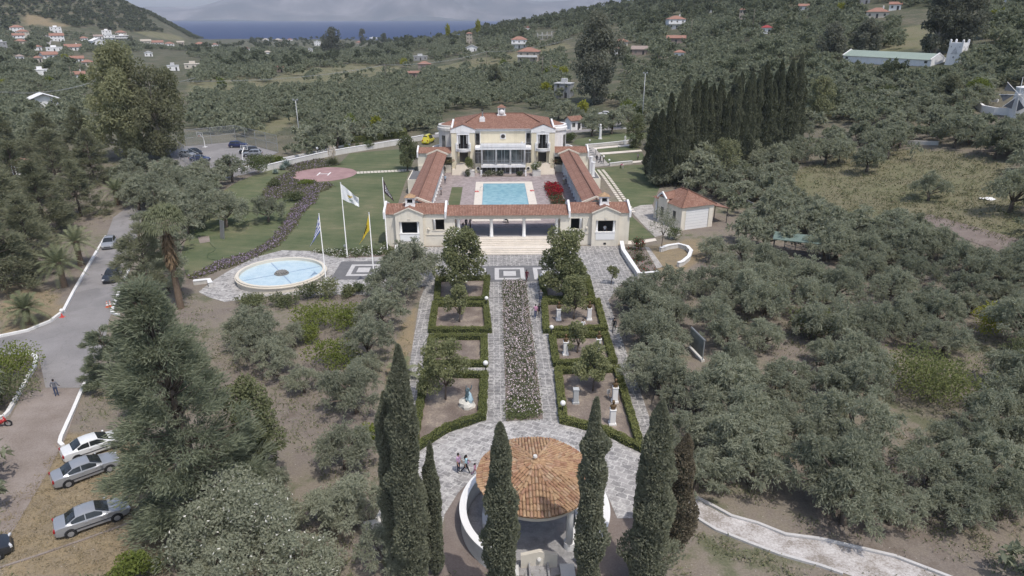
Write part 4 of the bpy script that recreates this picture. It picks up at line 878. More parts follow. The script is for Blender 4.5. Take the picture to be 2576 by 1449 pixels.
# ================================================================== GARDEN: hedges, flowers, walls, lamps, statues, flags
leafmat('hedge_leaf', (.105, .125, .05), (.235, .25, .1), .15)
leafmat('rose_leaf', (.07, .092, .048), (.15, .17, .095), .2)
leafmat('shrub_leaf', (.07, .095, .045), (.17, .195, .09), .18)
leafmat('dark_leaf', (.06, .072, .04), (.14, .15, .085), .15)
leafmat('pink_petal', (.62, .42, .5), (.82, .74, .76), .2)
leafmat('red_petal', (.3, .012, .03), (.5, .035, .06), .2)
leafmat('purple_petal', (.3, .23, .33), (.42, .34, .44), .25)
leafmat('white_petal', (.7, .7, .66), (.82, .8, .74), .2)
leafmat('succulent', (.115, .115, .07), (.2, .195, .12), .2)
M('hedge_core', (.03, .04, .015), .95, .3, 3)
RG = np.random.default_rng(11)
def leaf_quads(rg, C, D, L, Wd):
    """rhombic leaves at C (N,3) along D; returns verts, quads"""
    N = len(C); D = D / (np.linalg.norm(D, axis=1, keepdims=True) + 1e-9)
    r = rg.normal(size=(N, 3)); B = np.cross(D, r); B /= (np.linalg.norm(B, axis=1, keepdims=True) + 1e-9)
    l = (np.asarray(L) * rg.uniform(.7, 1.3, N))[:, None] / 2; w = (np.asarray(Wd) * rg.uniform(.7, 1.3, N))[:, None] / 2
    V = np.stack([C - D * l, C + B * w - D * l * .1, C + D * l, C - B * w - D * l * .1], 1).reshape(-1, 3)
    return V, np.arange(N * 4).reshape(N, 4)
def leaf_mesh(name, C, D, L, Wd, mat, rg=RG):
    V, Q = leaf_quads(rg, np.asarray(C, float), np.asarray(D, float), L, Wd); return mesh_np(name, V, Q, mat)
def hedge(name, poly, th, h, label, group=None, gaps=()):
    pts = [G(*p) for p in poly]; n = len(pts); cx = sum((p.x for p in pts)) / n; cy_ = sum((p.y for p in pts)) / n
    t0 = thing(name, label, 'hedge', (cx, cy_, 0), group=group); core = MB(); C = []; D = []
    ctr = Vector((cx, cy_))
    inn = []
    for i in range(n):   # inward offset
        a, b, c = pts[i - 1].to_2d(), pts[i].to_2d(), pts[(i + 1) % n].to_2d(); d1, d2 = (b - a).normalized(), (c - b).normalized()
        n1, n2 = Vector((-d1.y, d1.x)), Vector((-d2.y, d2.x))
        if (ctr - b).dot(n1) < 0: n1 = -n1
        if (ctr - b).dot(n2) < 0: n2 = -n2
        m_ = (n1 + n2).normalized(); inn.append(b + m_ * th / max(.45, m_.dot(n1)))
    for i in range(n):
        if i in gaps: continue
        j = (i + 1) % n; a, b, c, d = pts[i].to_2d(), pts[j].to_2d(), inn[j], inn[i]; z = T(cx, cy_)
        k = len(core.v); e = .06; s = lambda p: p + (ctr - p).normalized() * 0
        core.prism([(a.x, a.y), (b.x, b.y), (c.x, c.y), (d.x, d.y)], z - .1, z + h - .1)
        ln_ = (b - a).length; N = int(ln_ * 420 * (th + 2 * h) / 2)
        u = RG.uniform(0, 1, N); side = RG.choice(3, N, p=[.42, .29, .29]); w = RG.uniform(0, 1, N); hz = RG.uniform(.02, 1, N) * h
        P0 = np.outer(1 - u, a) + np.outer(u, b); P1 = np.outer(1 - u, d) + np.outer(u, c)
        w = np.where(side == 0, w, np.where(side == 1, 0., 1.)); bul = .05 * np.sin(u * ln_ * 3.1 + i) + RG.normal(0, .035, N)
        P = P0 * (1 - w)[:, None] + P1 * w[:, None]; zz = np.where(side == 0, h + bul, hz)
        out_ = np.where(side == 0, 0, np.where(side == 1, -1, 1)); nv = np.array((c - b).normalized().to_tuple())
        P = P + (out_ * (.02 + bul))[:, None] * nv[None]
        C.append(np.column_stack([P, z + zz])); dd = RG.normal(size=(N, 3)) * .8; dd[:, 2] += .5; dd[:, :2] += out_[:, None] * nv; D.append(dd)
    off = np.array([cx, cy_, 0]); core.build('hedge_body', 'hedge_core', t0, loc=(cx, cy_, 0))
    link('foliage', leaf_mesh('foliage', np.concatenate(C) - off, np.concatenate(D), .13, .09, 'hedge_leaf'), t0); return t0
for k, lab, gp in (('L1', 'low clipped box hedge round the bed under the left magnolia', ()), ('L2', 'low clipped hedge square with a small tree, nearest bed below the left magnolia', ()), ('L3', 'clipped hedge square left of the pink roses, just above the sculpture bed', ()),
               ('L4', 'clipped hedge with curved lower side around the blue-green sculpture', ()), ('R1', 'low clipped box hedge round the bed under the right magnolia', ()), ('R2', 'clipped hedge square where a woman in white stands by two pedestals', ()),
               ('R3', 'clipped hedge square around the two bronze busts in the middle right bed', ()), ('R4', 'long tapering clipped hedge around three bust pedestals by the gazebo', ())):
    hedge('box_hedge', BEDS[k], .62, .62, lab, 'clipped box hedges of the garden beds')
def inpoly_pts(poly, n, rg=RG):
    """n random places on the terrain inside a picture polygon"""
    W_ = [G(*p).to_2d() for p in poly]; xs = [p.x for p in W_]; ys = [p.y for p in W_]; o = []
    while sum(len(q) for q in o) < n:
        P = np.column_stack([rg.uniform(min(xs), max(xs), n * 2), rg.uniform(min(ys), max(ys), n * 2)]); o.append(P[inpoly(P[:, 0], P[:, 1], [tuple(p) for p in W_])])
    P = np.concatenate(o)[:n]; return np.column_stack([P, Tn(P[:, 0], P[:, 1])])
def cover(name, P, h, spread, per, L, Wd, mats, fr, label, cat, kind='stuff', origin=None, hvar=.5):
    """plants massed over places P: leaves of mats[0] with a share FR of petals mats[1]"""
    N = len(P); rep = np.repeat(np.arange(N), per); hh = h * RG.uniform(1 - hvar, 1, N)
    C = P[rep] + np.column_stack([RG.normal(0, spread, N * per), RG.normal(0, spread, N * per), RG.uniform(.1, 1, N * per) * hh[rep]])
    D = RG.normal(size=C.shape); D[:, 2] += .7; mi = np.zeros(len(C), int)
    if len(mats) > 1:
        f = RG.uniform(size=len(C)) < fr; mi[f] = 1; C[f, 2] += .05 + RG.uniform(0, .12, f.sum())
    o = np.array(origin if origin is not None else (0, 0, 0)); V, Q = leaf_quads(RG, C - o, D, np.where(mi, Wd * 1.3, L), np.where(mi, Wd * 1.2, Wd))
    ob = link(name, mesh_np(name, V, Q, list(mats), mi)); ob.location = o; tag(ob, label, cat, kind=kind); return ob
def bump_pts(poly, rows, spacing): pass
# pink rose bed: rows of bushes merging to one mass
P = inpoly_pts([(1267, 712), (1320, 712), (1360, 1046), (1279, 1050)], 1500)
cover('rose_bed_foliage', P, .75, .2, 16, .15, .1, ('rose_leaf', 'pink_petal'), .22, 'long bed of pale pink roses along the garden axis', 'roses')
P = inpoly_pts([(1280, 1018), (1352, 1018), (1360, 1054), (1278, 1057)], 130); cover('rose_bed_foliage', P, .8, .2, 22, .15, .1, ('shrub_leaf',), 0, 'fresh green leaves at the near end of the pink rose bed', 'roses')
# red flowers on the terrace
def wpts(x0, x1, y0, y1, n, z): return np.column_stack([RG.uniform(x0, x1, n), RG.uniform(y0, y1, n), np.full(n, z)])
cover('bougainvillea', wpts(10.2, 12.6, 124.5, 132.6, 130, 1.3), 1.3, .25, 46, .2, .17, ('rose_leaf', 'red_petal'), .55, 'mass of bright red flowers in the bed right of the pool', 'bougainvillea', 'thing', (11.4, 128.5, 1.3))
cover('bougainvillea', wpts(10.3, 12.6, 118.8, 124.5, 70, 1.3), .9, .22, 36, .2, .13, ('rose_leaf', 'red_petal'), .08, 'sparser brownish end of the red flower bed nearest the portico', 'bougainvillea', 'thing', (11.4, 121.5, 1.3))
# purple ice plant and succulent ground cover on the lawn bank
BANK = [(655, 500), (690, 450), (735, 432), (712, 418), (760, 395), (840, 405), (850, 415), (745, 432), (735, 450), (760, 458), (830, 462), (838, 470), (812, 482), (745, 492), (700, 500), (672, 520)]
P = inpoly_pts(BANK, 2600); cover('ground_cover', P, .3, .3, 9, .34, .2, ('succulent', 'purple_petal'), .06, 'brownish green succulent ground cover on the bank below the helipad', 'ground cover')
PB = [(805, 480), (790, 512), (762, 535), (740, 572), (700, 618), (640, 650), (560, 678), (492, 702), (470, 700), (560, 655), (640, 632), (690, 598), (712, 566), (735, 528), (758, 502), (775, 484)]
P = inpoly_pts(PB, 1500); cover('ground_cover', P, .25, .25, 9, .3, .18, ('succulent', 'purple_petal'), .13, 'purple flowering ice plant strip running down across the lawn', 'ice plant')
P = inpoly_pts([(780, 634), (985, 629), (990, 642), (860, 650)], 150); cover('flower_border', P, .6, .25, 24, .2, .12, ('shrub_leaf', 'white_petal'), .1, 'low border of white flowering shrubs at the foot of the lawn', 'flower border')
P = inpoly_pts([(1575, 625), (1612, 625), (1652, 685), (1612, 695)], 60); cover('rose_bed_foliage', P, .6, .2, 20, .18, .12, ('rose_leaf', 'red_petal'), .05, 'thin shrubs in the soil bed behind the right white wall', 'shrubs')

# ---- single shrubs
def shrub_mesh(name, R, H, n, L, Wd, mats, fr=0.0, lump=5, rg=RG, flat=.0):
    a = rg.uniform(0, 6.28, lump); rr = R * rg.uniform(.15, .6, lump); bl = np.column_stack([rr * np.cos(a), rr * np.sin(a), H * rg.uniform(.35, .72, lump)]); br = R * rg.uniform(.4, .62, lump)
    k = rg.choice(lump, n, p=br ** 2 / (br ** 2).sum()); d = rg.normal(size=(n, 3)); d /= np.linalg.norm(d, axis=1, keepdims=True)
    sc = np.array([1, 1, min(1.5, H / (2 * R) * 1.25)]); C = bl[k] + d * sc * (br[k] * rg.uniform(.55, 1.08, n))[:, None]; C[:, 2] = np.clip(C[:, 2], .02, None)
    D = d + rg.normal(size=(n, 3)) * .7; D[:, 2] += .3; mi = (rg.uniform(size=n) < fr).astype(int)
    V, Q = leaf_quads(rg, C, D, L, Wd); return mesh_np(name, V, Q, list(mats), mi)
def shrub(name, pos, R, H, label, cat='shrub', mats=('shrub_leaf',), fr=0.0, n=700, L=.22, Wd=.13, group=None, lump=6):
    o = link(name, shrub_mesh(name, R, H, n, L, Wd, mats, fr, lump)); o.location = pos; tag(o, label, cat, group); return o
shrub('clipped_shrub', (X0 - 7.0, 143.6, 2.5), 1.25, 3.0, 'round clipped green shrub in the left stone planter', n=1500, mats=('hedge_leaf',))
shrub('flowering_shrub', (X0 + 7.0, 143.6, 2.5), 1.3, 1.7, 'pale flowering green shrub in the right stone planter', mats=('shrub_leaf', 'white_petal'), fr=.12, n=1300)
shrub('clipped_shrub', (X0 - 7.6, 143.0, 1.3), .9, 1.6, 'grey-green shrub at the foot of the left stone planter', mats=('dark_leaf',), n=600)
for x, w, lab in ((-3.0, 1.9, 'wide grey-green shrub left of the white statue by the villa'), (-.9, 1.0, 'dark rounded shrub close behind the white statue'), (3.6, 1.0, 'small dry shrub right of the white statue by the villa')):
    shrub('terrace_shrub', (X0 + x, 143.4, 1.3), w, 1.2, lab, mats=('dark_leaf', 'white_petal'), fr=.04, n=700)
for s, lab in ((-1, 'reddish shrub bed left of the stairs at the villa'), (1, 'reddish shrub bed right of the stairs at the villa')):
    shrub('reddish_shrub', (X0 + s * 11.6, 147.6, 2.9), 1.7, 1.5, lab, mats=('succulent', 'red_petal'), fr=.04, n=700)
p = G(1567, 600); shrub('clipped_shrub', p, 1.0, 1.9, 'bright green shrub at the right corner of the pavilion', n=900)
p = G(1604, 628); shrub('rose_bush', p, 1.5, 2.2, 'rose bush with red flowers behind the right white wall', 'rose bush', ('rose_leaf', 'red_petal'), .12, 900)
p = G(1697, 603); shrub('clipped_shrub', p, 1.5, 2.4, 'yellow-green shrub beside the thin tree near the garden house', n=900)
p = G(1610, 655); shrub('small_bush', p, .9, .9, 'small silvery bush inside the soil bed', mats=('dark_leaf',), n=400)
for px, py, R, H, lab in ((922, 633, .9, 1.0, 'white flowering rose bush left of the pavilion corner'), (950, 640, 1.0, .9, 'low green bush between flagpole and pavilion'), (967, 632, .8, 1.4, 'yellow rose bush at the foot of the dark flag')):
    shrub('rose_bush', G(px, py), R, H, lab, 'rose bush', ('shrub_leaf', 'white_petal'), .14, 500)
p = G(838, 414)
def pampas(pos):
    n = 900; a = RG.uniform(0, 6.28, n); el = RG.uniform(.25, 1.45, n); L = RG.uniform(1.6, 3.2, n); V = []; Q = []
    for i in range(n):
        d = np.array([math.cos(a[i]), math.sin(a[i])]); b = np.array([-d[1], d[0]]) * .035; pr = None
        for k in range(4):
            u = k / 3; r = L[i] * math.cos(el[i]) * u * 1.15; z = L[i] * (math.sin(el[i]) * u - .28 * u * u); q = d * r; w = b * (1.1 - u)
            V += [(q[0] + w[0], q[1] + w[1], z), (q[0] - w[0], q[1] - w[1], z)]
            if k: j = len(V); Q.append((j - 4, j - 3, j - 1, j - 2))
    t0 = thing('pampas_grass', 'big tuft of pampas grass with pale plumes at the white wall', 'pampas grass', pos); link('leaf_tuft', mesh_np('leaf_tuft', V, Q, 'pampas_leaf'), t0)
    pl = MB()
    for i in range(26):
        q = RG.uniform(0, 6.28); l = RG.uniform(.2, 1.0); x, y = l * math.cos(q), l * math.sin(q); h = RG.uniform(3.0, 4.4); pl.tube([(x * .5, y * .5, 1.2), (x, y, h - 1.0), (x * 1.1, y * 1.1, h - .5), (x * 1.25, y * 1.25, h)], [.02, .03, .11, .02], 5)
    pl.build('plumes', 'plume', t0)
leafmat('pampas_leaf', (.13, .15, .08), (.24, .25, .15), .2); M('plume', (.5, .44, .36), .95, .15, 4)
pampas(p)
leafmat('agave_leaf', (.22, .27, .24), (.33, .38, .34), .1)
def agave(px, py, s, label):
    V = []; Q = []; n = 34
    for i in range(n):
        a = 2.4 * i; el = .35 + 1.05 * i / n; L = s * RG.uniform(.85, 1.1); d = Vector((math.cos(a) * math.cos(el), math.sin(a) * math.cos(el), math.sin(el))); b = Vector((-math.sin(a), math.cos(a), 0)); k = len(V)
        for u, w in ((.05, .09), (.45, .12), (1, .01)):
            q = d * L * u; V += [tuple(q + b * w * s), tuple(q - b * w * s)]
        Q += [(k, k + 1, k + 3, k + 2), (k + 2, k + 3, k + 5, k + 4)]
    o = link('agave', mesh_np('agave', V, Q, 'agave_leaf')); o.location = G(px, py); tag(o, label, 'agave', 'blue agaves below the white wall')
agave(722, 421, 1.9, 'large blue-grey agave under the bright bushes by the white wall'); agave(711, 427, 1.4, 'smaller blue-grey agave in front of the large one'); agave(694, 437, 1.2, 'small agave between the leafy bushes and the ground cover')

# ---- walls and kerbs
def wall_thing(name, label, line, w, h, mat='white_paint', cap=None, step=3.0, cat='wall', group=None, base=-.3):
    d = dense([G(*p) for p in line], step); mid = d[len(d) // 2]; t0 = thing(name, label, cat, (mid.x, mid.y, mid.z), group=group); loc = tuple(mid)
    mb = MB(); wallmesh(mb, d, w, h, base); mb.build('wall_body' if cap else 'kerb_body', mat, t0, loc=loc)
    if cap:
        mb = MB(); L, R2 = strip_pts(d, w + .12)
        for i in range(len(d) - 1):
            z = [T(d[i].x, d[i].y) + h + .003, T(d[i + 1].x, d[i + 1].y) + h + .003]; q = [(*L[i], z[0]), (*L[i + 1], z[1]), (*R2[i + 1], z[1]), (*R2[i], z[0])]; up = [(x, y, zz + .1) for x, y, zz in q]
            mb.face(up); mb.face([q[0], q[1], up[1], up[0]]); mb.face([q[3], q[2], up[2], up[3]])
        mb.build('coping', cap, t0, loc=loc)
    return t0
KG = 'white kerbs of the left road'
wall_thing('road_kerb', 'white kerb along the left side of the road beneath the palms', [(268, 596), (232, 655), (186, 736), (160, 786), (128, 810), (70, 834), (-20, 853)], .32, .28, 'white_kerb', cat='kerb', group=KG)
wall_thing('road_kerb', 'white kerb along the right side of the road next to the dark sedan', [(328, 672), (318, 695), (300, 738), (286, 775), (282, 788), (300, 796)], .3, .28, 'white_kerb', cat='kerb', group=KG)
wall_thing('road_kerb', 'rounded white kerb of the island with the green bush', [(66, 893), (88, 897), (93, 906), (88, 925), (74, 948), (50, 990), (22, 1040), (10, 1052), (-20, 1058)], .32, .3, 'white_kerb', cat='kerb', group=KG)
wall_thing('road_kerb', 'white kerb from the big pine down to the white sedan', [(216, 965), (205, 990), (186, 1035), (155, 1104), (152, 1118), (160, 1126)], .3, .28, 'white_kerb', cat='kerb', group=KG)
wall_thing('retaining_wall', 'white retaining wall curving behind the lawn and helipad', [(655, 434), (720, 418), (816, 396), (876, 385), (944, 374), (1005, 364), (1065, 352)], .35, 1.25, 'pale_wall', 'white_paint')
wall_thing('road_wall', 'low white wall on the far side of the driveway behind the hedge', [(500, 452), (560, 440), (620, 424), (700, 404), (790, 386), (880, 366)], .3, .45, 'white_kerb', cat='wall')
wall_thing('road_kerb', 'white kerb behind the villa along the driveway', [(1095, 338), (1120, 334), (1150, 331)], .3, .4, 'white_kerb', cat='kerb'); wall_thing('road_kerb', 'white kerb right of the villa in front of the gatehouse', [(1400, 331), (1435, 328), (1462, 327)], .3, .4, 'white_kerb', cat='kerb'); wall_thing('road_kerb', 'short white kerb beyond the two olive trees', [(1565, 325), (1592, 323)], .3, .35, 'white_kerb', cat='kerb')
def whitewall(name, label, pts, w, h, mat='white_paint'): return wall_thing(name, label, pts, w, h, 'pale_wall', mat)
whitewall('planter_wall', 'angular white planter wall right of the garden paving', [(1563, 619), (1567, 640), (1585, 668), (1607, 701), (1655, 697)], .45, .75)
whitewall('curved_wall', 'curved white garden wall like a horseshoe near the garden house', [(1660, 634), (1680, 627), (1706, 623), (1728, 629), (1738, 640), (1732, 655), (1716, 668), (1705, 672)], .4, .6)
whitewall('planter_wall', 'sloping white wall with steps left of the paving by the dark flag', [(1004, 627), (1001, 645), (990, 663)], .9, .6)
whitewall('terrace_wall', 'white stepped wall behind the grass strips', [(1472, 371), (1510, 368), (1550, 364), (1590, 359)], .35, .7); whitewall('terrace_wall', 'low white wall at the lower end of the grass strips', [(1533, 418), (1565, 414), (1590, 412)], .35, .6)
whitewall('planter_wall', 'small white planter wall left of the round fountain', [(488, 716), (527, 712), (531, 722)], .5, .5)
wall_thing('path_edging', 'pale stone edging on the upper side of the gravel footpath', [(1740, 1247), (1800, 1278), (1840, 1300), (1905, 1318), (1975, 1346), (2065, 1358), (2250, 1401), (2420, 1466)], .22, .16, 'mosaic_pale', cat='edging', group='edgings of the gravel footpath')
wall_thing('path_edging', 'pale stone edging on the lower side of the gravel footpath', [(1700, 1272), (1800, 1334), (1888, 1369), (1960, 1396), (2060, 1424), (2120, 1445)], .22, .16, 'mosaic_pale', cat='edging', group='edgings of the gravel footpath')
wall_thing('path_edging', 'thin grey edging line across the dry grass below the parked cars', [(-10, 1432), (90, 1400), (200, 1362), (290, 1330), (350, 1306)], .16, .08, 'gravel', cat='edging')
wall_thing('white_hedge_kerb', 'white kerb line beside the leftmost cypress pair', [(1040, 1309), (1043, 1349)], .35, .25, 'white_kerb', cat='kerb'); b_ = MB(); p = G(946, 1325); b_.obox(p.x, p.y, p.z - .1, p.z + .45, 1.6, .5, .3); b_.obox(p.x + .3, p.y + 1.3, p.z - .1, p.z + .4, .4, 2.4, -.2)
tag(b_.build('stone_bench', 'pale_wall'), 'low white stone bench in the shade of the leftmost cypress', 'bench')

# ---- globe lamps
def lamp_proto():
    t0 = thing('globe_lamp', '', 'lamp', (0, 0, 0), group='white globe garden lamps')
    MB().lathe([(0, 0), (.16, 0), (.16, .06), (.05, .1), (.045, 1.0), (.1, 1.04), (.1, 1.1), (0, 1.1)], 0, 0, 10).build('post', 'dark_frame', t0, True)
    MB().ball((0, 0, 1.3), .235, 14).build('globe', 'white_paint', t0, True); return t0
lp = lamp_proto(); first = True
for px, py, sc, lab in ((1224, 775, 1, 'globe lamp between the two upper hedge squares left of the roses'), (1222, 946, 1.1, 'globe lamp with a dark post at the corner of the sculpture bed'), (1387, 850, 1, 'globe lamp at the corner between the middle right hedges'), (1415, 1048, 1.05, 'globe lamp inside the lower right hedge near the gazebo'),
                    (1361, 716, 1, 'globe lamp at the top right hedge beside the roses'), (1498.5, 390, 1, 'globe lamp beside the upper grass strip'), (1511, 401, 1, 'globe lamp behind the three people on the promenade'), (1518, 409, 1.1, 'globe lamp on a white block next to the lower grass strip'),
                    (1532, 417, 1, 'globe lamp at the lower white wall by the right lawn'), (1483, 366, 1, 'globe lamp above the stepped white wall'), (800, 392, 1.4, 'tall globe lamp behind the pampas grass wall'), (969, 347, 1.2, 'globe lamp in front of the dark hedge left of the villa'),
                    (510, 440, 1.5, 'globe lamp under the olive trees below the court'), (481, 487, 1.2, 'globe lamp beside the driveway under the olive trees'), (1556, 378, .8, 'globe lamp in front of the cypress grove')):
    p = G(px, py)
    if first: lp.location = p; lp.scale = (sc,) * 3; lp['label'] = lab; first = False
    else: copytree(lp, p, 0, lab, scale=sc)

# ---- statues and busts
M('bronze', (.16, .105, .055), .45, .3, 6, metal=.55); M('verdigris', (.15, .22, .25), .7, .3, 4); M('marble', (.72, .71, .69), .6, .06, 2); M('white_rock', (.6, .58, .52), .9, .15, 2)
def bust(px, py, h, label, white=True, head=True):
    t0 = thing('bust_monument', label, 'bust', G(px, py), group='busts on white pedestals'); m = MB()
    m.obox(0, 0, -.1, .22, .62, .62); m.obox(0, 0, .22, h - .06, .46, .46); m.obox(0, 0, h - .06, h, .54, .54); m.build('pedestal', 'white_paint' if white else 'grey_paint', t0)  # the grey version has the tree's shade put into the pedestal colour
    if head:
        b = MB(); b.lathe([(0, h), (.2, h), (.18, h + .1), (.25, h + .3), (.24, h + .36), (.1, h + .44), (.085, h + .5), (.13, h + .58), (.15, h + .7), (.12, h + .82), (0, h + .86)], 0, 0, 14); b.v = [(x * (1.15 if z < h + .45 else .9), y * (.75 if z < h + .45 else 1), z) for x, y, z in b.v]
        b.ball((0, -.14, h + .68), .035, 6); b.build('bust', 'bronze', t0, True)
    return t0
bust(1405, 806, 1.5, 'grey pedestal with dark bust left in the bed with the woman'); bust(1482, 805, 1.5, 'white pedestal with dark bust right in the bed with the woman')
bust(1422.5, 893, 1.55, 'bronze bust on white pedestal left in the middle right bed'); bust(1505, 885, 1.55, 'bronze bust on white pedestal half hidden by the garden tree')
bust(1448, 1014, 1.5, 'grey shaded pedestal in the shadow of the garden tree', False, False); bust(1546, 1012, 1.6, 'bronze bust on white pedestal at the right hedge'); bust(1540, 1068, 1.55, 'nearest bronze bust on white pedestal beside the cypress top')
def skin_mesh(name, verts, edges, rad, mats=None, levels=1, root=0, faces_cb=None):
    me = bpy.data.meshes.new('tmp'); me.from_pydata(verts, edges, []); ob = bpy.data.objects.new('tmp', me); COL.objects.link(ob)
    sk = ob.modifiers.new('s', 'SKIN'); sk.use_smooth_shade = True
    for i, r in enumerate(rad):
        v = me.skin_vertices[0].data[i]; v.radius = (r, r) if not hasattr(r, '__len__') else r; v.use_root = (i == root)
    sb = ob.modifiers.new('u', 'SUBSURF'); sb.levels = levels; sb.render_levels = levels
    dg = bpy.context.evaluated_depsgraph_get(); out_ = bpy.data.meshes.new_from_object(ob.evaluated_get(dg)); out_.name = name
    bpy.data.objects.remove(ob); bpy.data.meshes.remove(me); return out_
HUMAN_E = [('pel', 'bel'), ('bel', 'che'), ('che', 'nek'), ('nek', 'hea'), ('hea', 'top')]
def human_nodes(H, pose, slim=1.0):
    """joint positions for a standing figure facing -y; pose holds angles"""
    s = H / 1.75; N = {}; R = {}
    lean = pose.get('lean', 0.0); hip = pose.get('hip', .93); sit = pose.get('sit', 0)
    up = lambda z, y=0.0: (0, y - math.sin(lean) * (z - hip), hip + (z - hip) * math.cos(lean))
    def put(k, p, r): N[k] = tuple(c * s for c in p); R[k] = r * s * slim if not hasattr(r, '__len__') else tuple(q * s * slim for q in r)
    put('pel', up(hip), (.155, .115)); put('bel', up(1.12), (.14, .105)); put('che', up(1.34), (.17, .115)); put('nek', up(1.49), .06); put('hea', up(1.6, -.015), (.083, .095)); put('top', up(1.715, -.01), (.06, .07))
    for q, sd in ((-1, 'l'), (1, 'r')):
        a = pose.get('arm_' + sd, .12); f = pose.get('fore_' + sd, .3); o = pose.get('out_' + sd, .12)
        sh = Vector(up(1.42)) + Vector((q * .2, 0, 0)); d = Vector((q * math.sin(o), -math.sin(a) * math.cos(o), -math.cos(a) * math.cos(o))); el = sh + d * .29
        d2 = Vector((q * math.sin(o) * .4, -math.sin(a + f), -math.cos(a + f))).normalized(); wr = el + d2 * .25
        put('sh' + sd, sh, .065); put('el' + sd, el, .046); put('wr' + sd, wr, .03); hp_ = wr + d2 * .09; put('ha' + sd, hp_, (.04, .022))
        sid = Vector((1, 0, 0)) if abs(d2.x) < .9 else Vector((0, 1, 0)); sid = (sid - d2 * sid.dot(d2)).normalized()
        for i in range(4): put('f%d%s' % (i, sd), hp_ + sid * (.028 * (i - 1.5)) + d2 * (.075 - .008 * abs(i - 1.3)) - Vector((0, .012, 0)), .009)
        put('th' + sd, wr + d2 * .07 + sid * (-q * .055), .01)
        l = pose.get('leg_' + sd, .0); k = pose.get('knee_' + sd, .05); hj = Vector(up(hip)) + Vector((q * .095, 0, -.04))
        kn = hj + Vector((q * .01, -math.sin(l) * .43, -math.cos(l) * .43)); an = kn + Vector((0, -math.sin(l - k) * .42, -math.cos(l - k) * .42)); put('hj' + sd, hj, .095); put('kn' + sd, kn, .062); put('an' + sd, an, .04); put('to' + sd, an + Vector((q * .02, -.16, -.035)), .036)
    E_ = list(HUMAN_E)
    for sd in 'lr': E_ += [('che', 'sh' + sd), ('sh' + sd, 'el' + sd), ('el' + sd, 'wr' + sd), ('wr' + sd, 'ha' + sd), ('wr' + sd, 'th' + sd), ('pel', 'hj' + sd), ('hj' + sd, 'kn' + sd), ('kn' + sd, 'an' + sd), ('an' + sd, 'to' + sd)] + [('ha' + sd, 'f%d%s' % (i, sd)) for i in range(4)]
    return N, R, E_
def human_mesh(name, H, pose, mats, slim=1.0, zone=None):
    N, R, E_ = human_nodes(H, pose, slim); ks = list(N); ix = {k: i for i, k in enumerate(ks)}
    zmin = min(N[k][2] - (R[k] if not hasattr(R[k], '__len__') else R[k][1]) for k in ks); N = {k: (v[0], v[1], v[2] - zmin) for k, v in N.items()}
    me = skin_mesh(name, [N[k] for k in ks], [(ix[a], ix[b]) for a, b in E_], [R[k] for k in ks])
    for m in mats: me.materials.append(MATS[m])
    if zone:
        segs = [(np.array(N[a]), np.array(N[b]), a, b) for a, b in E_]; c = np.zeros(len(me.polygons) * 3); me.polygons.foreach_get('center', c); c = c.reshape(-1, 3); best = np.full(len(c), 1e9); mi = np.zeros(len(c), int)
        for a, b, ka, kb in segs:
            ab = b - a; t_ = np.clip(((c - a) @ ab) / (ab @ ab), 0, 1); d = np.linalg.norm(c - a - t_[:, None] * ab, axis=1); w = d < best; best[w] = d[w]; mi[w] = zone(ka, kb)
        me.polygons.foreach_set('material_index', mi.astype(np.int32))
    return me, N
def statue(px, py, ph, label, z=None, sc=1.0):
    p = G(px, py) if z is None else U(px, py, z); t0 = thing('statue', label, 'statue', p); m = MB(); m.obox(0, 0, -.1, .15, .95, .95); m.obox(0, 0, .15, ph - .1, .7, .7); m.obox(0, 0, ph - .1, ph, .85, .85); m.build('pedestal', 'white_paint', t0)
    me, _ = human_mesh('figure', 1.55 * sc, {'arm_r': .5, 'fore_r': 1.6, 'arm_l': -.1, 'leg_l': .12, 'knee_l': .2}, ['marble']); f = link('figure', me, t0); f.location = (0, 0, ph - .01)
    d = MB(); d.lathe([(0, ph), (.3, ph), (.24, ph + .5), (.2, ph + .88), (0, ph + .9)], 0, 0, 12); d.build('drapery', 'marble', t0, True); return t0
statue(1272, 419.5, 1.25, 'white marble figure on a white pedestal at the terrace edge below the villa', 1.3)
t0 = thing('herm_statue', 'slim white herm pillar with a head on the far right lawn', 'statue', G(1509.5, 350)); m = MB(); m.obox(0, 0, -.1, .3, .9, .9); m.lathe([(0, .3), (.36, .3), (.32, 3.0), (.4, 3.05), (.4, 3.2), (0, 3.2)], 0, 0, 14); m.build('pillar', 'white_paint', t0); m = MB(); m.lathe([(0, 3.2), (.22, 3.2), (.16, 3.4), (.28, 3.65), (.24, 3.95), (0, 4.05)], 0, 0, 12); m.build('head', 'marble', t0, True)
t0 = thing('seated_statue', 'small white seated statue at the edge of the cypress grove', 'statue', G(1572, 362)); me, _ = human_mesh('figure', 1.6, {'hip': .55, 'leg_l': 1.4, 'knee_l': 1.4, 'leg_r': 1.3, 'knee_r': 1.3, 'arm_l': .6, 'arm_r': .5, 'fore_l': .8}, ['marble']); f = link('figure', me, t0); f.location.z = .5; MB().obox(0, 0, -.1, .95, .7, .7).build('pedestal', 'white_paint', t0)
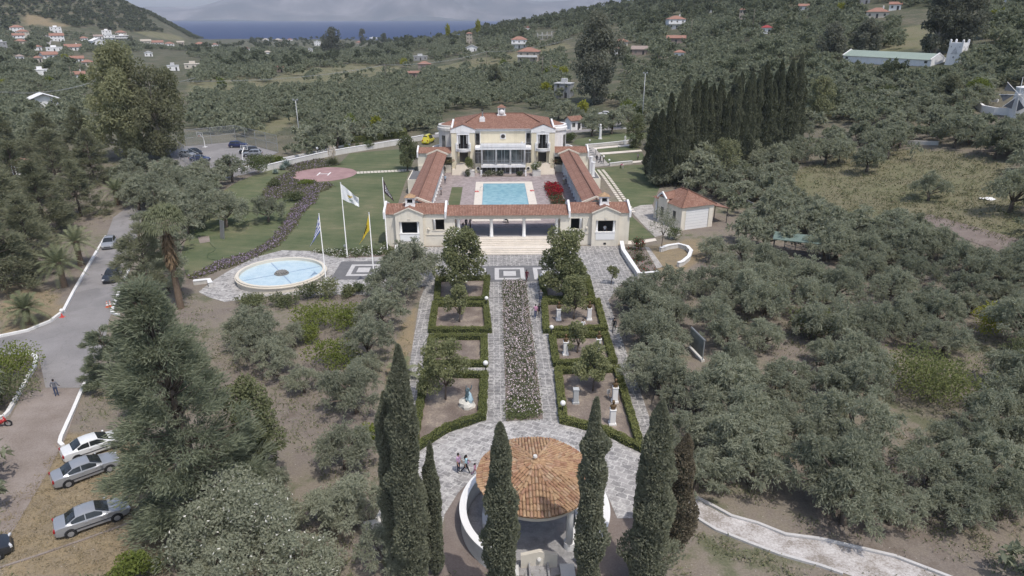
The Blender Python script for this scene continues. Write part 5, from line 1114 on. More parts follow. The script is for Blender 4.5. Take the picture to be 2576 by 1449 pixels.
def sculpture():
    p = G(1174, 1022); t0 = thing('bronze_sculpture', 'blue-green bronze figure kneeling on a pale rock in the left garden bed', 'sculpture', p)
    rk = MB(); rk.ball((0, 0, .1), .75, 14, 0, .9); rr = np.random.default_rng(5); rk.v = [(x * (1.1 + .25 * math.sin(5 * z + x * 4)), y * (1.0 + .2 * math.cos(7 * x)), z * (1 + .15 * math.sin(6 * y))) for x, y, z in rk.v]; rk.build('rock', 'white_rock', t0)
    me, _ = human_mesh('figure', 1.7, {'hip': .5, 'lean': .35, 'leg_l': 1.2, 'knee_l': 2.2, 'leg_r': .5, 'knee_r': 1.9, 'arm_l': 2.6, 'fore_l': .3, 'arm_r': 2.3, 'fore_r': .6}, ['verdigris'], 1.2); f = link('figure', me, t0); f.location = (0, 0, .45); f.rotation_euler.z = .5
    dr = MB(); dr.tube([(.25, -.2, .3), (.4, -.1, .7), (.25, .2, 1.1), (.05, .3, 1.5)], [.3, .26, .2, .1], 10); dr.build('drapery', 'verdigris_light', t0, True)
M('verdigris_light', (.34, .46, .52), .7, .25, 4); sculpture()

# ---- info boards
def board(px, py, w, h, z0, rz, label, face, detail=None, back='grey_metal'):
    t0 = thing('info_board', label, 'info board', G(px, py), R_(rz)); m = MB()
    for x in (-w / 2 + .1, w / 2 - .1): m.obox(x, .06, -.2, z0 + h, .09, .07)
    m.box(-w / 2, w / 2, .02, .1, z0 + h, z0 + h + .08); m.build('frame', back, t0); f = MB(); f.box(-w / 2 + .05, w / 2 - .05, -.03, .015, z0, z0 + h - .004); pn = f.build('panel', face, t0); return t0, pn
M('map_green', (.5, .57, .46), .5, .12, 1.5); M('map_print', (.2, .24, .22), .6, .1); M('print_blue', (.25, .35, .45), .6); M('panel_glass', (.2, .22, .21), .25, .2, 1.0)
t0, pn = board(523 * .643, 478, 3.9, 2.3, .5, 6, 'pale green map board with pictures under the olive trees at the left', 'map_green'); m = MB()
for i, (x, y, w, h) in enumerate(((-1.5, 1.7, .5, .14), (-1.5, 1.4, .45, .14), (-1.5, 1.1, .5, .14), (-1.5, .8, .4, .14))): m.box(x - w / 2, x + w / 2, -.04, -.032, .5 + y, .5 + y + h)
for i in range(6): m.box(-1.6 + .36 * i, -1.36 + .36 * i, -.04, -.032, .58, .82)
m.build('printed_text', 'print_blue', pn); m = MB(); m.lathe([(0, .0), (.2, 0), (.28, .4), (.12, .5), (.17, .7), (.1, .85), (0, .88)], 0, 0, 10); m.v = [(1.15 + x, -.036 + y * .02, 1.5 + z) for x, y, z in m.v]; m.build('printed_portrait', 'map_print', pn)
m = MB(); m.box(.9, 1.5, -.04, -.032, .6, 1.3); m.build('printed_column', 'mosaic_pale', pn)
pA, pB = G(1732, 876), G(1766, 912); dv = pB - pA
t0, pn = board(1749, 893, dv.length, 1.9, .5, math.degrees(math.atan2(dv.y, dv.x)) + 0, 'dark glazed notice board seen edge on among the olives right of the garden', 'panel_glass', back='grey_metal'); m = MB(); m.box(-dv.length / 2, dv.length / 2, -.1, .25, -.15, .25); m.build('footing', 'pale_wall', t0)
t0 = thing('sign_panel', 'folded grey steel sign standing on the lawn near the left olive', 'sign', G(560, 601), R_(-35)); m = MB(); m.box(-.5, .5, -.05, .05, 0, 2.9); m.v = [(x, y + (.35 if z > 1 else 0), z) for x, y, z in m.v]; m.build('plate', 'steel', t0)
bb_ = MB(); bb_.obox(0, 0, .5, .95, .35, .05); bb_.obox(0, 0, -.1, .5, .06, .05); o_ = bb_.build('plant_sign', 'mosaic_pale'); o_.location = G(1533, 1002) * 0 + G(1530 * 1.0, 1002); o_.rotation_euler.z = .4; tag(o_, 'small white plant label at the hedge by the right path', 'sign')
# garden hose on the lawn
hz = [G(*q) for q in ((528, 612), (535, 620), (543, 626), (538, 633), (526, 638), (521, 646), (526, 652), (545, 655), (575, 658), (600, 657))]; m = MB(); m.tube([h + Vector((0, 0, .06)) for h in hz], .03, 5); M('hose_green', (.05, .08, .04), .5); tag(m.build('garden_hose', 'hose_green'), 'dark garden hose winding over the left lawn', 'hose')
hz = [G(*q) for q in ((1070, 885), (1064, 878), (1066, 865), (1075, 852))]; m = MB(); m.tube([h + Vector((0, 0, .05)) for h in hz], .03, 5); tag(m.build('garden_hose', 'hose_green'), 'black hose looped on the left path beside the hedge', 'hose')
# floodlights at the flagpoles
for px, py, lab in ((869, 626, 'small floodlight at the foot of the white flag pole'),):
    m = MB(); m.obox(0, 0, 0, .35, .1, .1); m.obox(0, .05, .35, .6, .45, .25); o_ = m.build('floodlight', 'grey_metal'); o_.location = G(px, py); tag(o_, lab, 'floodlight')

# ---- flags
M('flag_white', (.8, .8, .79), .8, .04); M('flag_blue', (.05, .09, .36), .8, .08); M('flag_yellow', (.62, .46, .04), .8, .08); M('flag_maroon', (.07, .045, .055), .8, .1); M('flag_copper', (.55, .4, .09), .8); M('flag_green', (.12, .25, .1), .8); M('flag_black', (.03, .028, .02), .8); M('pole_white', (.66, .66, .65), .5, .06)
def flag(base, h, label, fly, hoist, az, droop, mats, pix, blow=.35, name='flag'):
    t0 = thing('flagpole', label, 'flagpole', base, group='flagpoles beside the round fountain'); m = MB(); m.lathe([(0, -.1), (.16, -.1), (.16, .12), (.075, .15), (.05, h), (.0, h)], 0, 0, 10); m.build('pole', 'pole_white', t0, True)
    m = MB(); m.ball((0, 0, h + .04), .08, 10); m.build('finial', 'pole_white', t0, True)
    ny, nx = len(pix), len(pix[0]); sx, sy = 2, 2; V = []; Q = []; mi = []; d = np.array([math.cos(az), math.sin(az)]); nrm = np.array([-d[1], d[0]]); W_ = nx * sx; H_ = ny * sy
    for j in range(H_ + 1):
        for i in range(W_ + 1):
            u, v = i / W_, j / H_; a = droop * (1 - .25 * v); out_ = fly * u * math.cos(a) * (1 - .1 * v); dn = hoist * v * (1 - .1 * u) + fly * u * math.sin(a) * (1 - .15 * v)
            rip = (.14 * math.sin(u * 7 + v * 3) + .07 * math.sin(u * 13 - v * 5)) * u * fly * .45; p_ = d * (.06 + out_) + nrm * rip
            V.append((p_[0], p_[1], h - .15 - dn))
    for j in range(H_):
        for i in range(W_):
            k = j * (W_ + 1) + i; Q.append((k, k + 1, k + W_ + 2, k + W_ + 1)); mi.append(pix[j // sy][i // sx])
    f = link(name, mesh_np(name, V, Q, mats, mi), t0); f.data.polygons.foreach_set('use_smooth', [True] * len(f.data.polygons)); return t0
gr = []
for j in range(18):
    row = []
    for i in range(27):
        st_ = (j // 2) % 2 == 0; b = 1 if st_ else 0
        if i < 10 and j < 10: b = 0 if 4 <= i <= 5 or 4 <= j <= 5 else 1
        row.append(b)
    gr.append(row)
cyp = [[0] * 24 for _ in range(16)]
for j, (a, b) in {5: (14, 16), 6: (11, 15), 7: (8, 14), 8: (8, 13), 9: (9, 12)}.items():
    for i in range(a, b): cyp[j][i] = 1
for j, i in ((11, 9), (12, 10), (12, 11), (12, 12), (12, 13), (11, 14)): cyp[j][i] = 2
eag = [[0] * 22 for _ in range(18)]
for j, s_ in enumerate(['..XX..XX..', '.XX.XX.XX.', 'X..XXXX..X', 'XX.XXXX.XX', 'XXXXXXXXXX', 'XXXXXXXXXX', 'X.XXXXXX.X', 'X..XXXX..X', '..X.XX.X..', '.X..XX..X.', '....XX....']):
    for i, c_ in enumerate(s_):
        if c_ == 'X': eag[j + 3][i + 6] = 1
mar = [[0] * 22 for _ in range(16)]
for j in range(4, 12):
    for i in range(4, 18):
        if (i % 3 != 0) and ((j in (4, 11)) or (i + j) % 3 != 1): mar[j][i] = 1
flag((-22.0, 83.6, 0), 9.6, 'flagpole with the blue and white striped flag hanging limp', 3.0, 2.1, R_(200), R_(74), ['flag_white', 'flag_blue'], gr)
flag((-21.5, 94.9, 0), 11.0, 'tallest flagpole with a white flag blown to the right', 3.0, 2.2, R_(-8), R_(40), ['flag_white', 'flag_copper', 'flag_green'], cyp)
flag((-15.6, 82.8, 0), 9.9, 'flagpole with the yellow flag bearing a dark eagle', 2.9, 2.0, R_(195), R_(74), ['flag_yellow', 'flag_black'], eag)
flag((-15.95, 97.0, 0), 11.2, 'flagpole with the dark maroon flag beside the pavilion', 2.5, 1.9, R_(-12), R_(66), ['flag_maroon', 'flag_white'], mar)
# ================================================================== VEHICLES, COURT, POLES, PEOPLE
M('tyre_rubber', (.025, .025, .026), .9, .1); M('rim_alloy', (.45, .45, .46), .35, .1, metal=.5); M('car_glass', (.025, .028, .03), .06, .1, spec=.6); M('lamp_glass', (.6, .6, .6), .15, .05, spec=.6); M('tail_red', (.3, .02, .02), .25, .1); M('black_trim', (.03, .03, .032), .6, .1)
for n_, c_, mt in (('paint_white', (.72, .72, .71), 0), ('paint_silver', (.36, .37, .39), .35), ('paint_grey', (.3, .31, .33), .35), ('paint_dark', (.035, .038, .045), .3), ('paint_navy', (.03, .04, .12), .3), ('paint_black', (.015, .016, .018), .2), ('paint_yellow', (.6, .52, .03), 0), ('paint_red', (.4, .02, .02), 0)):
    M(n_, c_, .32, .03, .5, metal=mt, spec=.5, coat=.6)
CARS = {  # s, belt, roof, half width ; cabin glass stations
 'sedan': dict(L=4.55, S=[0, .02, .07, .16, .23, .31, .42, .55, .645, .735, .85, .93, .98, 1], B=[.62, .86, .93, .95, .93, .92, .91, .9, .9, .92, .85, .77, .66, .5], Rf=[0, 0, 0, 0, 1.2, 1.38, 1.43, 1.41, 1.2, 0, 0, 0, 0, 0], Wd=[.7, .79, .83, .86, .87, .88, .88, .88, .88, .87, .86, .82, .74, .62], rw=(3, 5), fw=(7, 9), sw=(4, 8), pil=6),
 'hatch': dict(L=4.1, S=[0, .02, .06, .1, .16, .28, .42, .55, .66, .77, .86, .94, .98, 1], B=[.5, .8, .92, .94, .93, .92, .91, .9, .92, .95, .88, .78, .68, .5], Rf=[0, 0, 0, 1.25, 1.42, 1.5, 1.52, 1.48, 1.24, 0, 0, 0, 0, 0], Wd=[.7, .79, .82, .84, .85, .86, .86, .86, .86, .85, .84, .8, .74, .62], rw=(2, 4), fw=(7, 9), sw=(4, 8), pil=6),
 'suv': dict(L=4.5, S=[0, .02, .05, .08, .13, .28, .42, .55, .66, .75, .86, .94, .98, 1], B=[.55, .9, 1.0, 1.02, 1.0, 1.0, .99, .98, 1.0, 1.03, .98, .9, .78, .5], Rf=[0, 0, 0, 1.35, 1.6, 1.68, 1.69, 1.65, 1.36, 0, 0, 0, 0, 0], Wd=[.72, .82, .86, .88, .89, .9, .9, .9, .9, .89, .87, .84, .78, .66], rw=(2, 4), fw=(7, 9), sw=(4, 8), pil=6),
 'van': dict(L=5.2, S=[0, .01, .03, .05, .08, .28, .45, .6, .74, .84, .9, .95, .98, 1], B=[.6, .95, 1.1, 1.12, 1.12, 1.12, 1.12, 1.1, 1.1, 1.12, 1.05, .95, .8, .5], Rf=[0, 0, 0, 1.9, 2.3, 2.38, 2.4, 2.38, 2.1, 0, 0, 0, 0, 0], Wd=[.85, .92, .95, .96, .97, .98, .98, .98, .97, .96, .93, .9, .84, .7], rw=(3, 4), fw=(7, 9), sw=(5, 8), pil=6)}
def car_proto(kind, paint, label, rack=False):
    K = CARS[kind]; L = K['L']; t0 = thing('parked_car' if kind != 'van' else 'parked_van', label, 'car' if kind != 'van' else 'van'); secs = []
    zl = .2 if kind in ('sedan', 'hatch') else .28
    for s, b, r, w in zip(K['S'], K['B'], K['Rf'], K['Wd']):
        x = (s - .5) * L; cab = r > 0; zr = r if cab else b + .035; k = (zr - b) / .5 if cab else 0; wr = w * (.92 - .2 * k) if cab else w * .8; zlo = zl + (.18 if s in (0, 1) else .06 if s < .03 or s > .97 else 0)
        h = [(0, zlo), (w * .88, zlo), (w * .985, zlo + .1), (w * 1.0, zlo + (b - zlo) * .55), (w * .97, b - .02), (w * .92, b), (wr, zr - (.06 if cab else .012)), (wr * .78, zr), (0, zr + .02)]
        secs.append([Vector((x, y, z)) for y, z in h])
    m = MB(); n = 9
    for side in (1, -1):
        k0 = len(m.v)
        for sc in secs: m.v += [(p.x, p.y * side, p.z) for p in sc]
        for i in range(len(secs) - 1):
            for j in range(n - 1):
                a = k0 + i * n + j; m.f.append((a, a + 1, a + n + 1, a + n)); m.m.append(0); m.uv.append(None)
        for i in (0, len(secs) - 1):
            m.f.append(tuple(k0 + i * n + j for j in range(n))); m.m.append(0); m.uv.append(None)
    bd = m.build('body', paint, t0); bm = bmesh.new(); bm.from_mesh(bd.data); bmesh.ops.remove_doubles(bm, verts=bm.verts[:], dist=.002); bmesh.ops.recalc_face_normals(bm, faces=bm.faces[:]); bm.to_mesh(bd.data); bm.free(); bd.data.polygons.foreach_set('use_smooth', [True] * len(bd.data.polygons))
    try: bd.data.set_sharp_from_angle(angle=R_(32))
    except Exception: pass
    def strip(name, i0, i1):
        g = MB(); A, B_ = secs[i0], secs[i1]
        lo, hi = (A, B_); P = lambda u, j, sd: Vector((lo[j].lerp(hi[j], u).x, lo[j].lerp(hi[j], u).y * sd, lo[j].lerp(hi[j], u).z))
        up = Vector((-.010 if i0 < 5 else .010, 0, .014)); idx = list(range(i0, i1 + 1))
        for a, b in zip(idx, idx[1:]):
            for sd in (1, -1):
                for ja, jb in ((7, 8), (6, 7)):
                    f0 = .12 if a == i0 else 0; f1 = .9 if b == i1 else 1
                    q = lambda st, j, u: Vector((secs[a][j].lerp(secs[b][j], u).x, secs[a][j].lerp(secs[b][j], u).y * sd * (.97 if j != 8 else 1), secs[a][j].lerp(secs[b][j], u).z)) + up
                    g.face([q(a, ja, f0), q(a, jb, f0), q(a, jb, f1), q(a, ja, f1)])
        g.build(name, 'car_glass', t0)
    strip('rear_window', *K['rw']); strip('windscreen', *K['fw'])
    i0, i1 = K['sw']
    for sd in (1, -1):
        for (a0, a1) in ((i0, K['pil']), (K['pil'], i1)):
            g = MB()
            for a in range(a0, a1):
                u0 = .06 if a == a0 else 0; u1 = .94 if a + 1 == a1 else 1
                def q(u, v):
                    lo = secs[a][5].lerp(secs[a + 1][5], u); hi = secs[a][6].lerp(secs[a + 1][6], u); p = lo.lerp(hi, v); return Vector((p.x, (p.y + .012) * sd, p.z + .002))
                g.face([q(u0, .12), q(u1, .12), q(u1, .9), q(u0, .9)])
            g.build('side_window', 'car_glass', t0)
        lw = secs[4][3].y
        d = MB(); d.box(-.32 * L, .3 * L, min(sd * .885, sd * .905) if kind != 'van' else min(sd * .985, sd * 1.0), max(sd * .885, sd * .905) if kind != 'van' else max(sd * .985, sd * 1.0), .5, .56); d.build('side_strip', 'black_trim', t0)
        for x in (-.08 * L, .12 * L):
            h = MB(); h.box(x - .09, x + .09, min(sd * .87, sd * .91), max(sd * .87, sd * .91), .8, .83); h.build('door_handle', paint, t0)
        mr = MB(); mr.ball((.2 * L, sd * 1.0, .98 if kind != 'van' else 1.3), .1, 8, 0, .8); mr.build('wing_mirror', paint, t0, True)
        hl = MB(); hl.obox(.478 * L, sd * .56, .56 if kind in ('sedan', 'hatch') else .68, .72 if kind in ('sedan', 'hatch') else .86, .14, .36, -sd * .35); hl.build('headlight', 'lamp_glass', t0)
        tl = MB(); tl.obox(-.483 * L, sd * .66, .68 if kind != 'van' else .8, .88 if kind != 'van' else 1.2, .12, .26, sd * .25); tl.build('tail_light', 'tail_red', t0)
        for x in (-.3 * L, .305 * L):
            R0 = .32 if kind in ('sedan', 'hatch') else .36; y = sd * (K['Wd'][5] + .012)
            ar = MB(); ar.lathe([(0, 0), (R0 + .06, 0)], 0, 0, 20); ar.v = [(x + a, y - sd * .02 + 0 * c, R0 + b) for a, b, c in ar.v]; ar.build('wheel_arch', 'black_trim', t0)
            w = MB(); w.lathe([(R0 * .6, 0), (R0 * .93, 0), (R0, .03), (R0, .17), (R0 * .93, .2), (R0 * .6, .2)], 0, 0, 20); w.v = [(x + a, y + sd * (.012 - c), R0 + b) for a, b, c in w.v]; wh = w.build('wheel', 'tyre_rubber', t0)
            r = MB(); r.lathe([(0, .02), (R0 * .18, .015), (R0 * .6, .03), (R0 * .62, .0)], 0, 0, 20)
            for k in range(7):
                q = 2 * math.pi * k / 7; r.obox(R0 * .36 * math.cos(q), R0 * .36 * math.sin(q), .0, .018, R0 * .5, R0 * .13, q)
            r.v = [(x + a, y + sd * (.012 - c + .002), R0 + b) for a, b, c in r.v]; r.build('rim', 'rim_alloy', wh)
    pl = MB(); pl.box(-.5 * L - .012, -.5 * L + .01, -.26, .26, .5 if kind != 'van' else .62, .61 if kind != 'van' else .73); pl.build('number_plate', 'mosaic_pale', t0)
    gr_ = MB(); gr_.box(.488 * L, .5 * L + .012, -.45, .45, .42, .55); gr_.build('grille', 'black_trim', t0); return t0
def put_car(kind, paint, label, p, head):
    t0 = car_proto(kind, paint, label); t0.location = p; t0.rotation_euler.z = head; return t0
def by_wheels(kind, paint, label, rear, front):
    a, b = G(*rear), G(*front); d = (b - a).to_2d().normalized(); n = Vector((-d.y, d.x)); h = math.atan2(d.y, d.x); c = (a + b) / 2; w = CARS[kind]['Wd'][5]
    return put_car(kind, paint, label, (c.x + n.x * w, c.y + n.y * w, T(c.x, c.y)), h)
h2 = G(282, 1187) - G(170.5, 1228.5); hd = math.atan2(h2.y, h2.x)
by_wheels('hatch' if 0 else 'sedan', 'paint_silver', 'silver saloon nearest the camera on the dry grass', (182, 1352.5), (296, 1312.5))
by_wheels('sedan', 'paint_silver', 'silver saloon parked between the white car and another silver car', (170.5, 1228.5), (282, 1187))
f_ = G(295, 1128.5); put_car('sedan', 'paint_white', 'white saloon under the edge of the big pine', (f_.x - math.cos(hd) * 1.38 - math.sin(hd) * .88, f_.y - math.sin(hd) * 1.38 + math.cos(hd) * .88, 0), hd)
p = G(-72, 1415); put_car('sedan', 'paint_dark', 'dark car cut off by the left edge of the photo', p, R_(35))
rd = G(268, 596) - G(232, 655); rh = math.atan2(rd.y, rd.x) + math.pi
put_car('hatch', 'paint_silver', 'silver hatchback driving down the left road beside the kerb', G(277, 620), rh); put_car('sedan', 'paint_dark', 'dark saloon lower down the left road', G(286, 701), rh - .1)
put_car('suv', 'paint_navy', 'dark blue people carrier at the far end of the basketball court', G(600, 371), R_(2)); put_car('suv', 'paint_black', 'black off-roader half hidden behind the grey one on the court', G(627, 386), R_(192)); put_car('suv', 'paint_grey', 'grey off-roader in front on the right of the court', G(636, 393), R_(187))
put_car('hatch', 'paint_black', 'black hatchback on the left side of the court', G(492, 388), R_(-35)); put_car('hatch', 'paint_silver', 'silver car behind the wire mesh at the left of the court', G(472, 394), R_(-20)); put_car('sedan', 'paint_navy', 'blue saloon behind the mesh fence at the front of the court', G(504, 405), R_(-3))
put_car('van', 'paint_yellow', 'bright yellow van seen behind the left wing of the villa', G(1078, 360), R_(75))
put_car('hatch', 'paint_white', 'white car at the back of the far car park', G(1519, 291), R_(170)); put_car('suv', 'paint_black', 'black off-roader in the far car park', G(1538, 296), R_(176)); put_car('sedan', 'paint_white', 'pale car peeping out behind the black off-roader', G(1560, 301), R_(172))
# motorcycle at the left edge
t0 = thing('motorcycle', 'red motorcycle partly cut off at the left edge', 'motorcycle', G(3, 1074), R_(10))
for x in (-.6, .62):
    w = MB(); w.lathe([(.2, -.05), (.3, -.05), (.3, .05), (.2, .05), (.2, -.05)], 0, 0, 18); w.v = [(x + a, c, .3 + b) for a, b, c in w.v]; wh = w.build('wheel', 'tyre_rubber', t0); w = MB(); w.lathe([(0, -.03), (.2, -.03), (.2, .03), (0, .03)], 0, 0, 14); w.v = [(x + a, c, .3 + b) for a, b, c in w.v]; w.build('rim', 'rim_alloy', wh)
m = MB(); m.tube([(.6, 0, .3), (.45, 0, .75), (.35, 0, 1.0)], [.04, .07, .05], 8); m.tube([(.45, 0, .72), (.1, 0, .45), (-.3, 0, .5), (-.65, 0, .72)], [.14, .17, .15, .1], 10); m.build('body', 'paint_red', t0, True); m = MB(); m.tube([(.0, 0, .72), (-.3, 0, .78), (-.6, 0, .8)], [.1, .14, .1], 8); m.build('saddle', 'black_trim', t0, True); m = MB(); m.tube([(.3, -.33, 1.02), (.36, 0, 1.0), (.3, .33, 1.02)], .02, 6); m.build('handlebar', 'black_trim', t0)
# traffic cones
M('cone_orange', (.55, .12, .05), .7, .1)
def cone(px, py, lab):
    t0 = thing('traffic_cone', lab, 'traffic cone', G(px, py), group='traffic cones by the road'); m = MB(); m.obox(0, 0, 0, .05, .45, .45); m.lathe([(.16, .05), (.03, .8), (0, .8)], 0, 0, 12); m.build('cone_body', 'cone_orange', t0); m = MB(); m.lathe([(.128, .25), (.093, .45)], 0, 0, 12); m.lathe([(.078, .55), (.06, .65)], 0, 0, 12); m.v = [(x * 1.03, y * 1.03, z) for x, y, z in m.v]; m.build('white_band', 'white_paint', t0)
cone(271, 773, 'left one of two traffic cones at the right road edge'); cone(279, 771, 'right one of two traffic cones at the right road edge')
t0 = thing('traffic_cone', 'red and white cone lying by the left kerb bend', 'traffic cone', G(157, 798)); m = MB(); m.obox(0, 0, 0, .05, .5, .5); m.lathe([(.16, .05), (.03, .5), (0, .5)], 0, 0, 12); m.build('cone_body', 'buoy_red', t0); t0 = thing('globe_lamp', 'white globe on the kerb above the fallen cone', 'lamp', G(157, 790), group='white globe garden lamps'); m = MB(); m.ball((0, 0, .45), .24, 12); m.build('globe', 'white_paint', t0, True)

# ---- basketball court fence, hoops
m, t, o = base_mat('wire_mesh'); tr = t.nodes.new('ShaderNodeBsdfTransparent'); df = nd(t, 'ShaderNodeBsdfDiffuse'); df.inputs[0].default_value = (.4, .42, .44, 1); mx = nd(t, 'ShaderNodeMixShader'); mx.inputs[0].default_value = .2
t.links.new(tr.outputs[0], mx.inputs[1]); t.links.new(df.outputs[0], mx.inputs[2]); t.links.new(mx.outputs[0], o.inputs[0])
def mesh_fence(label, pts, h, step, group=None, cat='fence', name='mesh_fence'):
    d = [G(*p) for p in pts]; c = d[len(d) // 2]; t0 = thing(name, label, cat, c, group=group); pl = MB(); L0 = tuple(c)
    for a, b in zip(d, d[1:]):
        n = max(1, round((b - a).length / step))
        pl.face([(a.x, a.y, a.z), (b.x, b.y, b.z), (b.x, b.y, b.z + h), (a.x, a.y, a.z + h)])
        for i in range(n + (1 if b is d[-1] else 0)):
            q = a.lerp(b, i / n); m = MB(); m.cyl(q.x, q.y, q.z - .2, q.z + h, .055, .055, 6); m.build('post', 'grey_metal', t0, loc=L0)
        rl = MB()
        for z in (h, h * .5): rl.tube([a + Vector((0, 0, z)), b + Vector((0, 0, z))], .045, 5)
        rl.build('rail', 'grey_metal', t0, loc=L0)
    pl.build('wire_panel', 'wire_mesh', t0, loc=L0); return t0
mesh_fence('tall wire mesh fence around the far side of the basketball court', [(470, 369), (594, 356), (700, 384)], 4.2, 5.0)
mesh_fence('tall wire mesh fence in front of the cars on the left of the court', [(425, 380), (452, 401), (512, 438)], 4.2, 5.0)
mesh_fence('wire fence with posts beside the garden house and the olives', [(1830, 505), (1868, 520), (1905, 540)], 1.6, 3.0); mesh_fence('dark railing fence of the animal pen among the right trees', [(1972, 625), (2030, 640), (2085, 652)], 1.3, 2.5); mesh_fence('grey mesh fence at the right edge of the olive grove', [(2490, 795), (2540, 803), (2590, 815)], 1.8, 3.0)
def hoop(px, py, rz, label):
    t0 = thing('basketball_hoop', label, 'basketball hoop', G(px, py), rz, group='basketball hoops on the court'); m = MB(); m.tube([(0, 0, 0), (0, 0, 1.6), (.0, -.15, 2.4), (0, -1.1, 3.4)], .11, 8); m.obox(0, 0, 0, .12, .9, .9); m.build('post', 'white_paint', t0)
    b = MB()
    for q in ((-.9, .9, 2.9, 2.98), (-.9, .9, 3.87, 3.95), (-.9, -.82, 2.98, 3.87), (.82, .9, 2.98, 3.87), (-.3, -.24, 3.05, 3.5), (.24, .3, 3.05, 3.5), (-.3, .3, 3.5, 3.56)): b.box(q[0], q[1], -1.16, -1.12, q[2], q[3])
    b.box(-.82, .82, -1.15, -1.13, 2.98, 3.87, 1); b.build('backboard', ['white_paint', 'wire_mesh'], t0); r = MB(); r.tube([(.23 * math.cos(a), -1.4 + .23 * math.sin(a), 3.05) for a in np.linspace(0, 6.28, 14)], .02, 5); r.build('rim_ring', 'cone_orange', t0)
hoop(516, 370.5, R_(-20), 'white basketball hoop at the far fence of the court'); hoop(612, 411, R_(165), 'white basketball hoop nearest the lawn, seen from behind')
# ---- tall poles and lines
M('pole_wood', (.22, .19, .16), .9, .15, 2)
def pole(px, py, h, label, flood=False, group='wooden line poles'):
    t0 = thing('floodlight_pole' if flood else 'utility_pole', label, 'pole', G(px, py), group='floodlight poles' if flood else group); m = MB(); m.lathe([(0, -.3), (.14, -.3), (.09, h), (0, h)], 0, 0, 8); m.build('mast', 'grey_paint' if flood else 'pole_wood', t0, True); m = MB()
    if flood:
        m.obox(0, 0, h, h + .12, 1.3, .12)
        for x in (-.5, .5): m.obox(x, -.1, h + .1, h + .45, .42, .3)
        m.build('lamp_head', 'grey_metal', t0)
    else:
        m.obox(0, 0, h - .7, h - .58, 1.6, .12)
        for x in (-.7, 0, .7): m.cyl(x, 0, h - .58, h - .4, .05, .05, 6)
        m.build('crossarm', 'pole_wood', t0)
    return t0
pole(755, 356, 10.5, 'floodlight pole between the court and the villa', True); pole(1615, 307, 14, 'tall floodlight pole beside the cypress grove', True)
for px, py, h, lab in ((971, 206, 9, 'wooden pole in the middle of the valley olives'), (1224, 166, 8.5, 'wooden pole on the meadow right of the brick hut'), (1364, 203, 11, 'wooden pole below the two storey red house'), (1385, 208, 10, 'wooden pole beside the yellow-green bushes'), (1737, 97, 10, 'wooden pole right of the white hillside villa'), (1893, 71, 10, 'wooden pole high on the right hillside'), (2477, 48, 9, 'leaning wooden pole near the top right edge'), (185, 216, 9, 'left one of two wooden poles on the brown field'), (210, 208, 9, 'right one of two wooden poles on the brown field'), (1292, 96, 8, 'wooden pole near the concrete frame')): pole(px, py, h, lab)
def line(label, pts, h):
    P = [G(*q) + Vector((0, 0, h)) for q in pts]; m = MB()
    for dx in (-.5, .2, .9):
        for a, b in zip(P, P[1:]):
            m.tube([a.lerp(b, u) + Vector((0, dx, -2.2 * 4 * u * (1 - u) + .15 * dx)) for u in np.linspace(0, 1, 9)], .028, 3, cap=False)
    tag(m.build('power_line', 'grey_metal'), label, 'power line', 'overhead power lines')
line('three sagging wires across the valley left of the big tree', [(-20, 300), (250, 268), (500, 255)], 9); line('three wires running over the valley olives to the meadow', [(480, 262), (971, 206), (1224, 166), (1440, 133)], 8.5)

# ---- people
M('skin_tone', (.36, .22, .16), .6, .1); M('hair_black', (.02, .016, .014), .7, .2); M('hair_grey', (.22, .21, .2), .8, .2)
CL = {'jeans': (.06, .08, .15), 'black': (.022, .022, .026), 'navy': (.03, .035, .07), 'lightblue': (.36, .48, .6), 'white': (.7, .7, .7), 'pink': (.52, .27, .38), 'lilac': (.5, .34, .5), 'grey': (.16, .165, .19), 'maroon': (.12, .025, .04), 'khaki': (.3, .26, .17), 'cyan': (.38, .58, .66), 'magenta': (.5, .07, .2), 'check': (.3, .34, .4)}
for k, c in CL.items(): M('cloth_' + k, c, .9, .12, 3)
POSES = {'stand': {}, 'stand2': {'arm_r': .3, 'fore_r': 1.4, 'leg_l': .08}, 'walk': {'leg_l': .38, 'knee_l': .1, 'leg_r': -.3, 'knee_r': .5, 'arm_l': -.3, 'arm_r': .4, 'lean': .04}, 'walk2': {'leg_r': .42, 'knee_r': .08, 'leg_l': -.36, 'knee_l': .55, 'arm_r': -.35, 'arm_l': .45, 'lean': .05}, 'bend': {'lean': 1.05, 'leg_l': .3, 'leg_r': -.1, 'knee_l': .3, 'arm_l': .9, 'arm_r': .8, 'fore_l': .2}, 'sit': {'hip': .5, 'leg_l': 1.45, 'knee_l': 1.45, 'leg_r': 1.4, 'knee_r': 1.4, 'arm_l': .4, 'fore_l': 1.1, 'arm_r': .4, 'fore_r': 1.1}, 'pocket': {'out_l': .35, 'fore_l': .9, 'out_r': .35, 'fore_r': .9, 'arm_l': -.15, 'arm_r': -.15, 'leg_l': .06}}
